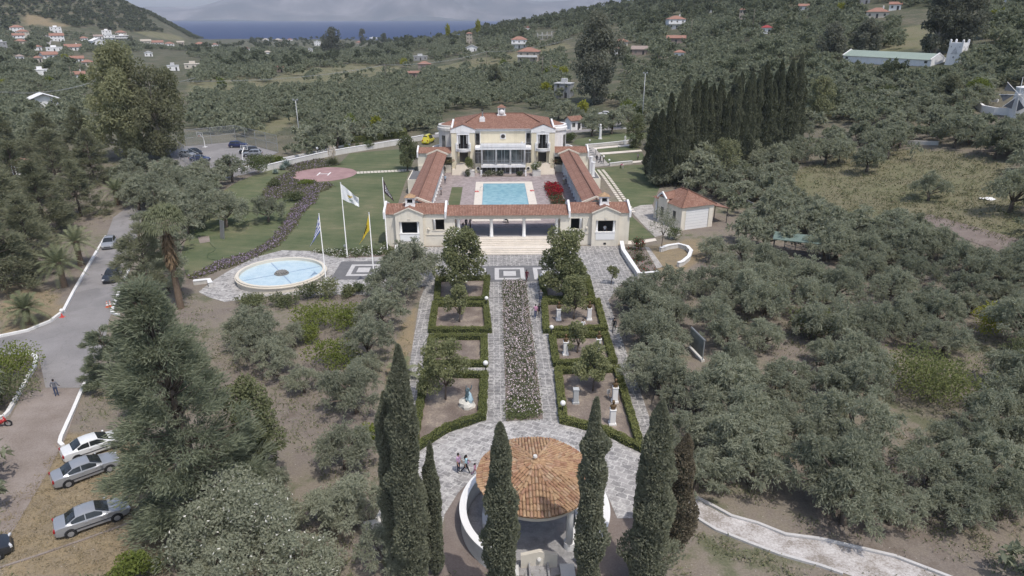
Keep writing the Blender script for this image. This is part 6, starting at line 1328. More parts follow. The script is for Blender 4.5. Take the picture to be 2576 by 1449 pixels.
def person(pos, face, H, top, legs, label, pose='stand', hair='hair_black', long_hair=False, sleeves='short', shoes='black', dress=False, extra=None, z=None, slim=1.0):
    """face: heading in degrees, 0 looks towards the camera side (-y)"""
    p = G(*pos) if z is None else U(pos[0], pos[1], z)
    t0 = thing('person', label, 'person', p, R_(face)); mats = ['skin_tone', 'cloth_' + top, 'cloth_' + legs, 'cloth_' + shoes]
    def zone(a, b):
        if b in ('hea', 'top') or a == 'hea': return 0
        if b[:2] == 'to' and len(b) == 3: return 3
        if a[:2] in ('hj', 'kn') or b[:2] == 'hj' : return 2
        if a[:2] in ('ha', 'wr') or b[:2] in ('ha', 'wr') and sleeves == 'short': return 0
        if a[:2] == 'el': return 0 if sleeves == 'short' else 1
        return 1
    me, N = human_mesh('body', H, POSES[pose], mats, slim, zone); link('body', me, t0); hd = Vector(N['hea']); tp = Vector(N['top']); s = H / 1.75; u = (tp - hd).normalized()
    m = MB(); c = hd + u * .055 * s + Vector((0, .018, 0)) * s; k = len(m.v); m.ball((0, 0, 0), .105 * s, 12); m.v = [tuple(c + Vector((x * .86, y * 1.0, z_ * 1.02))) for x, y, z_ in m.v if True]
    m.f = [f for f in m.f if not all(m.v[i][1] < c.y - .035 * s and m.v[i][2] < c.z + .05 * s for i in f)]; m.m = [0] * len(m.f); m.uv = [None] * len(m.f)
    if long_hair: m.tube([c + Vector((0, .05, .02)) * s, c + Vector((0, .1, -.12)) * s, c + Vector((0, .1, -.3)) * s], [.08 * s, .09 * s, .05 * s], 8)
    m.build('hair', hair, t0, True); f = MB()
    for x in (-.032, .032): f.ball(tuple(hd + u * .045 * s + Vector((x, -.083, 0)) * s), .012 * s, 6)
    f.build('eyes', 'hair_black', t0); f = MB(); f.tube([hd + Vector((0, -.085, .04)) * s, hd + Vector((0, -.112, .005)) * s], [.009 * s, .016 * s], 6); f.build('nose', 'skin_tone', t0)
    if extra == 'bag':
        b = MB(); b.ball((0, 0, 0), .2, 10, 0, 1.0); b.v = [(x + .34, y * .5 - .18, z_ + .78) for x, y, z_ in b.v]; b.tube([(.3, -.16, .95), (.22, -.02, 1.3), (.15, .0, 1.45)], .015, 5); o_ = b.build('shoulder_bag', 'cloth_lilac'); o_.location = p; o_.rotation_euler.z = R_(face); tag(o_, 'lilac bag carried by the woman in the light blue top', 'bag')
    return t0
person((144, 997), 195, 1.78, 'grey', 'jeans', 'man in a dark jacket and jeans walking on the left gravel drive', 'pocket', sleeves='long')
person((1325, 708), 10, 1.68, 'maroon', 'maroon', 'woman in dark red walking down from the square mosaics', 'walk', long_hair=True, sleeves='long')
person((1360, 763), 170, 1.76, 'grey', 'jeans', 'man in a grey jacket and jeans beside the right hedge', 'stand2', hair='hair_grey', sleeves='long')
person((1347, 800), 190, 1.76, 'pink', 'jeans', 'man in a pink shirt and jeans seen from behind by the roses', 'walk'); person((1356, 797), 175, 1.72, 'black', 'black', 'person in black walking close beside the man in the pink shirt', 'walk2', sleeves='long')
person((1544, 836), -15, 1.78, 'black', 'black', 'man in a black shirt walking on the right-hand path', 'walk', sleeves='long')
person((1466, 838), 15, 1.66, 'white', 'black', 'woman with dark hair and white top behind a garden tree', 'stand2', long_hair=True)
person((1154, 1189), 60, 1.76, 'lilac', 'navy', 'man in a lilac shirt by the gazebo paving', 'stand'); person((1173, 1190), 95, 1.68, 'cyan', 'black', 'woman in a light blue top striding beside the gazebo', 'walk', long_hair=True, extra='bag'); person((1195, 1197), 60, 1.2, 'pink', 'pink', 'little child in pink next to the gazebo roof edge', 'walk2', long_hair=True, slim=.95)
person((1120, 462), 170, 1.78, 'lightblue', 'navy', 'man in a light blue shirt on the terrace by the left colonnade', 'stand2', z=1.3); person((1110, 491), 80, 1.7, 'check', 'black', 'slim youth in a grey shirt nearest the portico on the left terrace', 'stand', z=1.3); person((1119.5, 437), 185, 1.66, 'black', 'black', 'woman in black climbing the left stairs to the villa', 'walk', long_hair=True, z=1.3)
person((1166, 587), 100, 1.7, 'grey', 'grey', 'woman in a long grey dress at the left portico column', 'stand2', long_hair=True, z=1.32); person((1173, 575), 30, 1.75, 'navy', 'black', 'middle person of the three standing in the portico', 'stand', z=1.32, sleeves='long'); person((1183, 576), -60, 1.68, 'check', 'black', 'woman with long hair right of the pair in the portico', 'stand', long_hair=True, z=1.32)
person((1418, 465), 10, 1.72, 'white', 'khaki', 'man in a white shirt standing under the right colonnade', 'stand', z=1.3); person((1423, 463), -20, 1.74, 'check', 'navy', 'darker dressed man next to the white shirt under the colonnade', 'stand2', z=1.3)
for x, lab, cl in ((1.9 + 6.6 - .35, 'man in a pale shirt and cap entering the right villa door', 'white'), (1.9 + 6.6 + .45, 'companion in grey entering the right villa door', 'grey')):
    t_ = person((1360, 411), 180, 1.76, cl, 'navy', lab, 'walk', hair='hair_grey'); t_.location = (x, 147.7, 3.115)
person((1501, 408), 170, 1.78, 'black', 'black', 'tallest man in a dark printed shirt on the promenade', 'stand', sleeves='long'); person((1509.5, 411), 120, 1.75, 'navy', 'black', 'middle man in dark clothes on the promenade slabs', 'walk'); person((1517, 408.5), 60, 1.7, 'check', 'black', 'person in a pale top beside the lamp on the promenade', 'stand2')
person((1560, 424), 70, 1.45, 'magenta', 'black', 'child in a bright pink jacket bending over on the right lawn', 'bend', sleeves='long'); person((1567, 424), 200, 1.4, 'white', 'white', 'child in white crouching beside the pink one', 'bend', slim=.95)
person((1604, 404), 20, 1.76, 'grey', 'black', 'man in grey standing at the edge of the cypress grove', 'stand')
t_ = person((1523, 580), 0, 1.74, 'white', 'navy', 'person in white leaning in the right bay window of the pavilion', 'stand'); t_.location = (X0 + 14.9, 100.3, 1.34)
# chair in the portico, with a seated visitor
t0 = thing('white_chair', 'white chair in the portico with a person in black', 'chair', U(1272, 560, 1.32), R_(60)); M('chair_wood', (.25, .17, .12), .6)
m = MB(); m.box(-.24, .24, -.24, .24, .42, .47); m.build('seat', 'white_paint', t0); m = MB(); m.box(-.24, .24, .2, .25, .5, .95); m.build('backrest', 'white_paint', t0)
for x in (-.2, .2):
    for y in (-.2, .2): m = MB(); m.box(x - .02, x + .02, y - .02, y + .02, 0, .42); m.build('leg', 'chair_wood', t0)
t_ = person((1272, 560), 60, 1.7, 'black', 'black', 'person in black sitting on the white portico chair', 'sit', z=1.32); t_.location.z = 1.32
t0 = thing('white_chair', 'white plastic chair on the roof terrace of the villa', 'chair', (X0 + 4.0, 147.2, 7.0), R_(200)); m = MB(); m.box(-.25, .25, -.25, .25, .4, .45); m.build('seat', 'white_paint', t0); m = MB(); m.lathe([(.27, .4), (.3, .9)], 0, 0, 12, 0, .2, 2.9); m.build('backrest', 'white_paint', t0)
for x in (-.2, .2): m = MB(); m.box(x - .02, x + .02, -.22, -.18, 0, .4); m.box(x - .02, x + .02, .18, .22, 0, .4); m.box(x - .02, x + .02, -.18, .18, .2, .23); m.build('leg', 'white_paint', t0)
# ================================================================== HOUSES OF THE VALLEY AND HILLSIDES
M('roof_far', (.3, .165, .125), .9, .15, .5); M('roof_dark_red', (.3, .06, .06), .9, .1, .5); M('roof_green', (.3, .36, .31), .7, .06, .3); M('roof_grey', (.5, .5, .5), .8, .08, .5); M('wall_cream', (.58, .53, .46), .9, .08, .4); M('wall_beige', (.42, .37, .31), .9, .1, .4); M('wall_brick', (.3, .24, .21), .95, .12, 1.5); M('wall_grey', (.31, .31, .315), .9, .08, .4); M('concrete', (.4, .39, .37), .95, .12, .5)
HBOX = []
def house(px, py, wpx, label, roof='hip', st=1, wall='white_wall', rm='roof_far', rot=0.0, dep=.75, chim=False, porch=False, name='house', cat='house', nwin=None, h=None, over=.5):
    p = G(px, py); d = PJ(p.x, p.y, p.z)[2]; w = wpx / F * float(d) * (.9 if px < 560 else .82); dp = w * dep; hh = h or st * 3.0
    HBOX.append((px - wpx * .4, py - wpx * .6, px + wpx * .4, py - wpx * .12))
    back = Vector((p.x, p.y)).normalized(); c = p.to_2d() + back * dp * .45
    t0 = thing(name, label, cat, (c.x, c.y, p.z), R_(rot) - math.atan2(back.x, back.y)); m = MB(); m.box(-w / 2, w / 2, -dp / 2, dp / 2, -2.5, hh)
    if roof == 'gable':   # gable to the viewer
        for y in (-dp / 2, dp / 2): m.face([(-w / 2, y, hh), (w / 2, y, hh), (0, y, hh + w * .2)])
    m.build('wall', wall, t0); r = MB(); o_, hx, hy = over, w / 2 + over, dp / 2 + over; rh = min(w, dp) * .22 + .3
    if roof == 'hip':
        k = max(0, hx - hy) if hx > hy else 0; k2 = max(0, hy - hx)
        a, b = (-k, -k2, hh + rh), (k, k2, hh + rh); q = [(-hx, -hy, hh), (hx, -hy, hh), (hx, hy, hh), (-hx, hy, hh)]
        if hx >= hy: r.roof([q[0], q[1], b, a]); r.roof([q[1], q[2], b]); r.roof([q[2], q[3], a, b]); r.roof([q[3], q[0], a])
        else: r.roof([q[0], q[1], a]); r.roof([q[1], q[2], b, a]); r.roof([q[2], q[3], b]); r.roof([q[3], q[0], a, b])
        r.face([(x, y, z - .02) for x, y, z in q])
    elif roof == 'ridge':   # ridge across the view
        for s in (-1, 1): r.roof([(-hx, s * hy, hh - .1), (hx, s * hy, hh - .1), (hx, 0, hh + rh), (-hx, 0, hh + rh)]); r.roof([(-hx, s * hy, hh - .22), (hx, s * hy, hh - .22), (hx, 0, hh + rh - .12), (-hx, 0, hh + rh - .12)])
        g = MB()
        for x in (-w / 2, w / 2): g.face([(x, -dp / 2, hh), (x, dp / 2, hh), (x, 0, hh + rh - .15)])
        g.build('gable_wall', wall, t0)
    elif roof == 'gable':
        e = w * .2
        for s in (-1, 1): r.roof([(s * (w / 2 + o_), -hy, hh - o_ * .4), (s * (w / 2 + o_), hy, hh - o_ * .4), (0, hy, hh + e), (0, -hy, hh + e)]); r.roof([(s * (w / 2 + o_), -hy, hh - o_ * .4 + .15), (s * (w / 2 + o_), hy, hh - o_ * .4 + .15), (0, hy, hh + e + .15), (0, -hy, hh + e + .15)])
    elif roof == 'mono': r.prism([(-hx, -hy), (hx, -hy), (hx, hy), (-hx, hy)], hh, hh + .2); r.v = [(x, y, z + (hy - y) * -.12 + .5) for x, y, z in r.v]
    else:
        r.box(-w / 2 - .2, w / 2 + .2, -dp / 2 - .2, dp / 2 + .2, hh, hh + .3); r.box(-w * .2, w * .15, 0, dp * .35, hh + .3, hh + 1.8)
    rf = r.build('roof', rm, t0)
    if chim: c_ = MB(); c_.obox(w * .22, 0, hh, hh + rh + .9, .6, .6); c_.build('chimney', 'white_wall', rf)
    n = nwin if nwin is not None else max(2, min(4, int(w / 3.2)))
    for s in range(st):
        for i in range(n):
            x = -w / 2 + w * (i + .5) / n; wm = MB(); wm.box(x - .5, x + .5, -dp / 2 - .04, -dp / 2 + .02, s * 3 + 1.0, s * 3 + 2.2)
            if s == 0 and i == n // 2: wm = MB(); wm.box(x - .5, x + .5, -dp / 2 - .04, -dp / 2 + .02, 0, 2.1); wm.build('door', 'dark_frame', t0)
            else: wm.build('window', 'window_glass', t0)
    if porch:
        b = MB(); b.box(-w * .5, w * .5, -dp / 2 - 1.4, -dp / 2, hh - 3.05, hh - 2.8); b.box(-w * .5, w * .5, -dp / 2 - 1.4, -dp / 2 - 1.3, hh - 2.8, hh - 1.9); b.build('balcony', 'white_wall', t0)
    return t0
HS = [(45, 83, 34, 'white two storey house with red roof highest in the left village', 'hip', 2, {}), (60, 94, 30, 'red roofed house in the second row of the left village', 'hip', 2, {'wall': 'wall_cream'}), (50, 104, 28, 'house with terracotta roof and balcony in the left village', 'ridge', 2, {'porch': 1}),
      (54, 112, 30, 'low house with pinkish roof at the lower end of the left village stack', 'hip', 1, {'wall': 'wall_cream'}), (8, 125, 24, 'modern grey flat roofed house at the left edge', 'flat', 2, {'wall': 'wall_grey', 'rm': 'roof_grey'}), (142, 82, 28, 'bright white flat roofed villa below the bare hillside', 'flat', 2, {'rm': 'white_wall'}),
      (146, 104, 34, 'wide house with red roof beside the white village lane', 'ridge', 2, {}), (212, 103, 22, 'small red roofed house in the trees right of the lane', 'hip', 1, {}), (270, 90, 24, 'white cubic house in the middle of the left hill foot', 'flat', 2, {'rm': 'white_wall'}), (305, 88, 28, 'beige house with hipped roof at the foot of the left hill', 'hip', 1, {'wall': 'wall_cream'}),
      (248, 98, 22, 'dark roofed house above the white gabled one', 'ridge', 1, {'rm': 'wall_brick'}), (277, 102, 28, 'white two storey house with balconies in the village row', 'flat', 2, {'porch': 1, 'rm': 'roof_grey'}), (309, 103, 32, 'long greyish white block at the right end of the village row', 'flat', 2, {'wall': 'wall_grey', 'rm': 'white_wall', 'porch': 1}),
      (247, 117, 34, 'large white gabled house standing alone in the left valley', 'gable', 2, {'rm': 'white_wall', 'rot': 25}), (368, 110, 26, 'cream house with low roof under the left hill slope', 'ridge', 1, {'wall': 'wall_cream', 'rm': 'wall_beige'}), (398, 113, 28, 'first of the red roofed row under the left hill', 'ridge', 1, {}), (427, 116, 24, 'second of the red roofed row, with white walls', 'hip', 1, {}), (455, 112, 18, 'small beige house near the sea at the left hill tip', 'ridge', 1, {'wall': 'wall_beige', 'rm': 'wall_beige'}),
      (504, 116, 28, 'red hipped roof house near the left shore', 'hip', 1, {'wall': 'wall_cream'}), (541, 117, 16, 'tiny red roofed house closest to the left shore', 'hip', 1, {}), (138, 129, 40, 'long low white flat building in the left valley', 'flat', 1, {'rm': 'white_wall', 'dep': .4}), (186, 127, 40, 'broad red roofed house next to the long white building', 'ridge', 1, {'chim': 1}), (96, 127, 20, 'house with bright red pyramid roof among dark trees', 'hip', 1, {}),
      (125, 148, 40, 'house with white gable ends and long red roof', 'ridge', 1, {'rot': 20}), (97, 157, 22, 'small red roofed cottage at the valley lane', 'hip', 1, {'wall': 'wall_cream'}), (52, 153, 20, 'low brownish roofed house near the left edge', 'hip', 1, {'rm': 'wall_brick'}), (196, 158, 32, 'house with brown red roof and white porch', 'ridge', 1, {}), (222, 168, 30, 'low house with large terracotta hip roof in front of the dark trees', 'hip', 1, {'wall': 'wall_cream'}),
      (280, 131, 22, 'terracotta pyramid roof above the big eucalyptus', 'hip', 1, {'wall': 'wall_cream'}), (375, 142, 20, 'small white gabled house right of the big eucalyptus top', 'gable', 1, {'rm': 'white_wall'}), (487, 173, 44, 'low cream flat building by the meadow', 'flat', 1, {'wall': 'wall_cream', 'rm': 'wall_cream', 'dep': .6}), (437, 178, 30, 'low white walled house with roof tank', 'flat', 1, {'rm': 'roof_grey'}), (622, 129, 16, 'small white box house left of the shore trees', 'flat', 1, {}),
      (104, 190, 38, 'white box building with pale roof in the left olives', 'flat', 1, {'rm': 'white_wall', 'dep': .5}), (200, 201, 32, 'white and red cottage with a tall white chimney', 'ridge', 1, {'chim': 1}), (112, 270, 66, 'near white gabled house with red brick front above the wires', 'gable', 1, {'rm': 'white_wall', 'wall': 'white_wall', 'rot': 6, 'over': 1.2}),
      (669, 103, 18, 'beige roofed house first of the shore row', 'hip', 1, {'rm': 'wall_beige'}), (700, 104, 22, 'house with beige hip roof near the water', 'hip', 1, {'wall': 'wall_beige', 'rm': 'wall_beige'}), (730, 103, 16, 'little brick red roof near the water', 'hip', 1, {}), (799, 115, 20, 'white house with grey flat roof left of the round shore tree', 'flat', 2, {'rm': 'roof_grey'}), (674, 139, 20, 'white cottage with flat beige roof in the green valley', 'hip', 1, {'rm': 'wall_beige'}), (705, 182, 18, 'tiny brick red roofed hut beside the meadow', 'ridge', 1, {'wall': 'wall_brick'}), (780, 131, 16, 'tiny white gabled hut in the green valley', 'gable', 1, {'rm': 'white_wall'}), (904, 111, 20, 'red brown house among the shore trees', 'hip', 1, {'wall': 'wall_beige'}), (940, 98, 24, 'white flat house touching the sea horizon', 'flat', 1, {'rm': 'white_wall'}), (1080, 94, 24, 'white modern cube house beside the dark pointed cypress', 'flat', 2, {'rm': 'white_wall'}),
      (1181, 110, 18, 'narrow tower like house with steep red roof', 'hip', 3, {'wall': 'wall_beige'}), (1187, 130, 36, 'white gabled shed with pale grey roof near the yellow trees', 'gable', 1, {'rm': 'roof_grey'}), (1068, 173, 38, 'unfinished grey house with hipped red roof on pillars', 'hip', 1, {'wall': 'wall_brick'}), (1042, 197, 34, 'grey block hut with sloping red roof and one dark opening', 'mono', 1, {'wall': 'wall_brick', 'nwin': 1}), (1058, 152, 42, 'flat canopy shed behind the unfinished red roofed house', 'flat', 1, {'wall': 'wall_grey', 'rm': 'roof_grey', 'dep': .3}),
      (1306, 122, 48, 'two storey white house with red roof behind the balcony house', 'hip', 2, {'porch': 1}), (1331, 157, 62, 'large two storey house with red hip roof and pale balconies', 'hip', 2, {'wall': 'wall_beige', 'porch': 1, 'rot': -12}), (1328, 79, 16, 'small white house on the pine ridge', 'flat', 1, {}), (1698, 73, 52, 'white hillside villa with arched porch and red roof', 'hip', 2, {'porch': 1, 'chim': 1, 'rot': 15}), (1700, 110, 54, 'low open shed with wide red roof on the right slope', 'ridge', 1, {'wall': 'wall_brick', 'dep': .5}), (1562, 118, 40, 'red roofed cottage right of the tall centre eucalyptus', 'hip', 1, {'wall': 'wall_cream'}), (1553, 137, 20, 'small red roof close to the centre eucalyptus', 'hip', 1, {}), (1608, 139, 46, 'long faded red roof sunk among the olives', 'ridge', 1, {'wall': 'wall_brick', 'rm': 'wall_brick'}), (1708, 149, 30, 'white walled cottage with flat red roof in the olives', 'hip', 1, {}),
      (1788, 32, 18, 'small red roofed house high on the right ridge', 'hip', 1, {}), (1866, 50, 18, 'beige two storey house on the right ridge by yellow bushes', 'hip', 2, {'wall': 'wall_beige'}), (1927, 85, 32, 'house with dark crimson roof on the right hillside', 'hip', 1, {'rm': 'roof_dark_red'}), (2020, 28, 28, 'white gabled house with orange roof near the top right', 'ridge', 1, {}), (2205, 46, 62, 'big house with wide red hip roof and white chimney at the top right', 'hip', 1, {'chim': 1, 'wall': 'wall_cream'}), (2250, 26, 32, 'red roofed annex just behind the big hip roof house', 'ridge', 1, {}), (2170, 11, 38, 'white house cut by the top edge', 'flat', 2, {'wall': 'wall_grey'}), (2530, 6, 20, 'white house in the far top right corner', 'flat', 1, {})]
for px, py, w, lab, rf, st, kw in HS: house(px, py, w, lab, rf, st, **kw)
# pale modern house behind the villa
t0 = house(1418, 247, 50, 'modern pale grey house under the tall centre eucalyptus', 'flat', 2, wall='wall_grey', rm='roof_grey', rot=-18, dep=.8, h=5.2); HBOX.pop()
t0 = house(1442, 328, 40, 'white gatehouse with red tiled roof at the car park', 'ridge', 1, rot=35, dep=.8, rm='roof_tiles', name='gatehouse', cat='gatehouse'); t0 = house(62, 446, 46, 'house with red hip roof buried in the dark trees at the left', 'hip', 1, wall='white_wall', rot=10)
# concrete frame
p = G(1370, 98); t0 = thing('concrete_frame', 'unfinished concrete house frame with bare columns on the right slope', 'building frame', p); m = MB()
for z in (0, 3): m.box(-6, 6, -3.5, 3.5, z - .4, z)
for x in (-5.7, -2, 2, 5.7):
    for y in (-3.2, 3.2): m.box(x - .2, x + .2, y - .2, y + .2, -2, 3); m.box(x - .2, x + .2, y - .2, y + .2, 3, 5.2 + .6 * math.sin(x * 3 + y))
m.build('columns', 'concrete', t0); HBOX.append((1345, 72, 1395, 99))
# long shed with green roof
a, b = G(2117, 158), G(2338, 168); d = (b - a).to_2d(); L = d.length; c = (a + b) / 2; n = Vector((-d.y, d.x)).normalized(); t0 = thing('long_shed', 'long white shed with pale green ridged roof among the right olives', 'shed', (c.x + n.x * 4, c.y + n.y * 4, min(a.z, b.z)), math.atan2(d.y, d.x), scale=(1, .9, .8)); m = MB(); m.box(-L / 2, L / 2, -4, 4, -2.5, 3.3)
for x in (-L / 2, L / 2): m.face([(x, -4, 3.3), (x, 4, 3.3), (x, 0, 5.4)])
m.build('wall', 'white_wall', t0); r = MB()
for s in (-1, 1): r.roof([(-L / 2 - .2, s * 4.4, 3.15), (L / 2 - .3, s * 4.4, 3.15), (L / 2 - .3, 0, 5.5), (-L / 2 - .2, 0, 5.5)])
r.build('roof', 'roof_green', t0); g = MB()
for x in (-L / 2 - .25, L / 2 - .3):
    for s in (-1, 1): P = [(s * 4.5, 3.1), (0, 5.5), (0, 5.85), (s * 4.5, 3.45)]; g.face([(x, y, z) for y, z in P]); g.face([(x + .35, y, z) for y, z in P]); g.face([(x, P[2][0], P[2][1]), (x, P[3][0], P[3][1]), (x + .35, P[3][0], P[3][1]), (x + .35, P[2][0], P[2][1])])
g.build('gable_coping', 'white_wall', t0)
for x in (-L / 2 + 1.5, L / 2 - 1.8): w = MB(); w.box(x - .5, x + .5, -4.05, -3.98, 1.8, 2.7); w.build('window', 'window_glass', t0)
HBOX.append((2112, 122, 2342, 152))
# dovecote tower
p = G(2402, 160); t0 = thing('dovecote_tower', 'white dovecote tower with corner pinnacles and pattern of triangles', 'tower', p, R_(-56), scale=.66); H = 9.6; m = MB(); k = 3.3; k2 = 3.0; q = [(-k, -k), (k, -k), (k, k), (-k, k)]; q2 = [(-k2, -k2), (k2, -k2), (k2, k2), (-k2, k2)]
for i in range(4): j = (i + 1) % 4; m.face([(*q[i], -2), (*q[j], -2), (*q2[j], H), (*q2[i], H)])
m.face([(*v, H - .5) for v in q2]); m.build('tower_wall', 'white_wall', t0)
for x, y in q2:
    m = MB(); m.obox(x * .93, y * .93, H - 1.2, H + .7, .75, .75); m.ball((x * .93, y * .93, H + .95), .5, 10); m.build('pinnacle', 'white_wall', t0)
for rz in (0, math.pi / 2):
    f = MB(); yk = -3.22
    for r_i in range(5):
        for c_i in range(r_i + 1): x = (c_i - r_i / 2) * .62; z = 7.2 - r_i * .62; f.face([(x - .26, yk + .02 - (H - z) * .012, z - .25), (x + .26, yk + .02 - (H - z) * .012, z - .25), (x, yk + .03 - (H - z) * .012, z + .25)])
    for x in (-1.9, 1.9): f.box(x - .2, x + .2, yk - .04, yk + .04, 7.5, 7.9)
    f.box(-.35, .35, yk - .1, yk, 2.6, 3.4); c_, s_ = math.cos(rz), math.sin(rz); f.v = [(x * c_ - y * s_, x * s_ + y * c_, z) for x, y, z in f.v]; f.build('pigeon_holes', 'wall_grey', t0)
HBOX.append((2372, 105, 2440, 160))
# windmill
p = G(2568, 292); t0 = thing('windmill', 'round white windmill with grey sails at the right edge', 'windmill', p); m = MB(); m.lathe([(2.7, -1), (2.2, 6.0), (2.35, 6.05), (2.35, 6.4), (0, 6.9)], 0, 0, 28); m.build('tower_wall', 'white_wall', t0); wl = MB(); hub = Vector((-2.9, -1.6, 4.9)); ax = Vector((-.75, -.66, 0)).normalized(); sx = Vector((-ax.y, ax.x, 0)); M('sail_cloth', (.12, .125, .135), .9, .1); sl = MB(); wl.tube([hub - ax * 2.0, hub + ax * 1.0], .12, 8)
for k in range(8):
    a = math.pi / 4 * k + .05; d1 = sx * math.cos(a) + Vector((0, 0, 1)) * math.sin(a); a2 = a + .5; d2 = sx * math.cos(a2) + Vector((0, 0, 1)) * math.sin(a2); wl.tube([hub, hub + d1 * 3.9], .07, 6); e = ax * .03
    if k not in (2, 7): sl.face([tuple(hub + d1 * .9), tuple(hub + d1 * 3.7), tuple(hub + d2 * 3.2 + ax * .25)])
wl.build('sail_spars', 'white_paint', t0); sl.build('sails', 'sail_cloth', t0); HBOX.append((2490, 225, 2590, 292))
wall_thing('garden_wall', 'curving white garden wall left of the windmill', [(2455, 268), (2470, 282), (2500, 288), (2545, 290)], .6, 1.6, 'white_paint'); wall_thing('garden_wall', 'short white wall in the olives right of the cypress grove', [(2143, 284), (2172, 279)], .4, .9, 'white_paint'); wall_thing('garden_wall', 'low pale wall along the upper edge of the right meadow', [(2160, 358), (2270, 362), (2360, 365)], .5, .8, 'pale_wall'); wall_thing('garden_wall', 'low white wall in front of the windmill garden', [(2410, 248), (2450, 252), (2510, 257)], .4, .7, 'white_paint')
m = MB(); m.obox(0, 0, -.1, .4, .7, .7); m.lathe([(0, .4), (.3, .4), (.2, 2.3), (.36, 2.4), (.3, 2.8), (0, 3.0)], 0, 0, 12); o_ = m.build('white_pillar', 'white_paint'); o_.location = G(2340, 240); tag(o_, 'slender white pillar in the trees left of the windmill', 'pillar')
M('pen_roof', (.15, .2, .175), .7, .15, 1)
# pen shelter with green roof at the right
a = G(1998, 640); t0 = thing('pen_shelter', 'small shelter with flat green roof half hidden in the right olives', 'shelter', a, R_(-25)); m = MB(); m.box(-3.2, 3.2, -1.6, 1.6, 2.5, 2.62); m.v = [(x, y, z + y * .08) for x, y, z in m.v]; m.build('roof', 'pen_roof', t0)
for x in (-3, 0, 3): m = MB(); m.box(x - .06, x + .06, -1.5, -1.38, 0, 2.5); m.box(x - .06, x + .06, 1.38, 1.5, 0, 2.5); m.box(x - .05, x + .05, -1.38, 1.38, 2.38, 2.48); m.build('post', 'dark_frame', t0)
m = MB(); m.box(-3, 3, -1.45, -1.4, 0, 1.1); m.build('side_board', 'dark_frame', t0); HBOX.append((1958, 600, 2040, 640))
# pale lane of the left village
sheet('village_road', strip_pts(dense(ln((112, 118), (122, 108), (124, 98), (120, 88)), 6), 5)[0] + strip_pts(dense(ln((112, 118), (122, 108), (124, 98), (120, 88)), 6), 5)[1][::-1], 'white_gravel', .5, world=True, step=8)
# ================================================================== TREES
leafmat('olive_leaf', (.185, .2, .148), (.365, .378, .288), .42, .05)
leafmat('olive_far_leaf', (.155, .172, .118), (.3, .318, .228), .36, .02)
leafmat('eucalyptus_leaf', (.155, .168, .1), (.325, .33, .2), .38, .12); leafmat('euca_mid_leaf', (.125, .135, .085), (.275, .275, .17), .33, .12); leafmat('euca_dark_leaf', (.105, .116, .09), (.23, .235, .185), .3, .1)
leafmat('pine_leaf', (.135, .148, .098), (.28, .285, .195), .38, .12); leafmat('casuarina_leaf', (.155, .178, .125), (.32, .345, .245), .42, .12); leafmat('pine_far_leaf', (.075, .09, .056), (.16, .175, .115), .25, .02)
leafmat('cypress_leaf', (.115, .128, .09), (.26, .27, .195), .32, .2); leafmat('grove_cypress_leaf', (.075, .085, .056), (.18, .19, .13), .22, .2); leafmat('grove_green_leaf', (.1, .125, .05), (.22, .24, .1), .28, .1); leafmat('dry_cypress_leaf', (.09, .08, .055), (.19, .165, .12), .12, .2)
leafmat('magnolia_leaf', (.11, .13, .065), (.29, .3, .16), .3, .2); leafmat('citrus_leaf', (.08, .115, .03), (.19, .22, .06), .25, .1); leafmat('yellow_leaf', (.17, .19, .03), (.33, .33, .06), .25, .1)
leafmat('palm_leaf', (.13, .15, .085), (.26, .275, .17), .22, .2); leafmat('dry_palm_leaf', (.16, .11, .07), (.3, .22, .14), .1); leafmat('broad_leaf', (.075, .095, .05), (.18, .195, .105), .22, .1)
leafmat('weed_leaf', (.1, .115, .06), (.2, .21, .12), .2); leafmat('dry_weed', (.24, .2, .13), (.38, .32, .22), .2)
M('bark', (.13, .105, .085), .95, .25, 3); M('pale_bark', (.32, .29, .25), .9, .2, 2); M('palm_bark', (.17, .125, .09), .95, .3, 4)
def blob_leaves(rg, B, Rr, n, L, Wd, mat, out=.8, jit=.7, up=.0, squash=.9, name='crown', inner=.5):
    k = rg.choice(len(B), n, p=Rr ** 2 / (Rr ** 2).sum()); d = rg.normal(size=(n, 3)); d /= np.linalg.norm(d, axis=1, keepdims=True)
    C = B[k] + d * np.array([1, 1, squash]) * (Rr[k] * rg.uniform(inner, 1.08, n) ** .7)[:, None]; D = d * out + rg.normal(size=(n, 3)) * jit; D[:, 2] += up
    C[:, 2] = np.maximum(C[:, 2], .1); return leaf_mesh(name, C, D, L, Wd, mat, rg)
def limbs(h, r, tips, base=.35, mat='bark', lean=(0, 0), n=7):
    m = MB(); f = Vector((lean[0], lean[1], h)); m.tube([(0, 0, -.3), (lean[0] * .2, lean[1] * .2, h * .4), f], [r * 1.35, r, r * .8], n)
    for t_ in tips:
        t_ = Vector(t_); mid = f.lerp(t_, .5) + Vector((random.uniform(-.15, .15), random.uniform(-.15, .15), .1)) * h; m.tube([f - Vector((0, 0, .1)), mid, t_], [r * .6, r * .38, r * .12], 5)
    return m
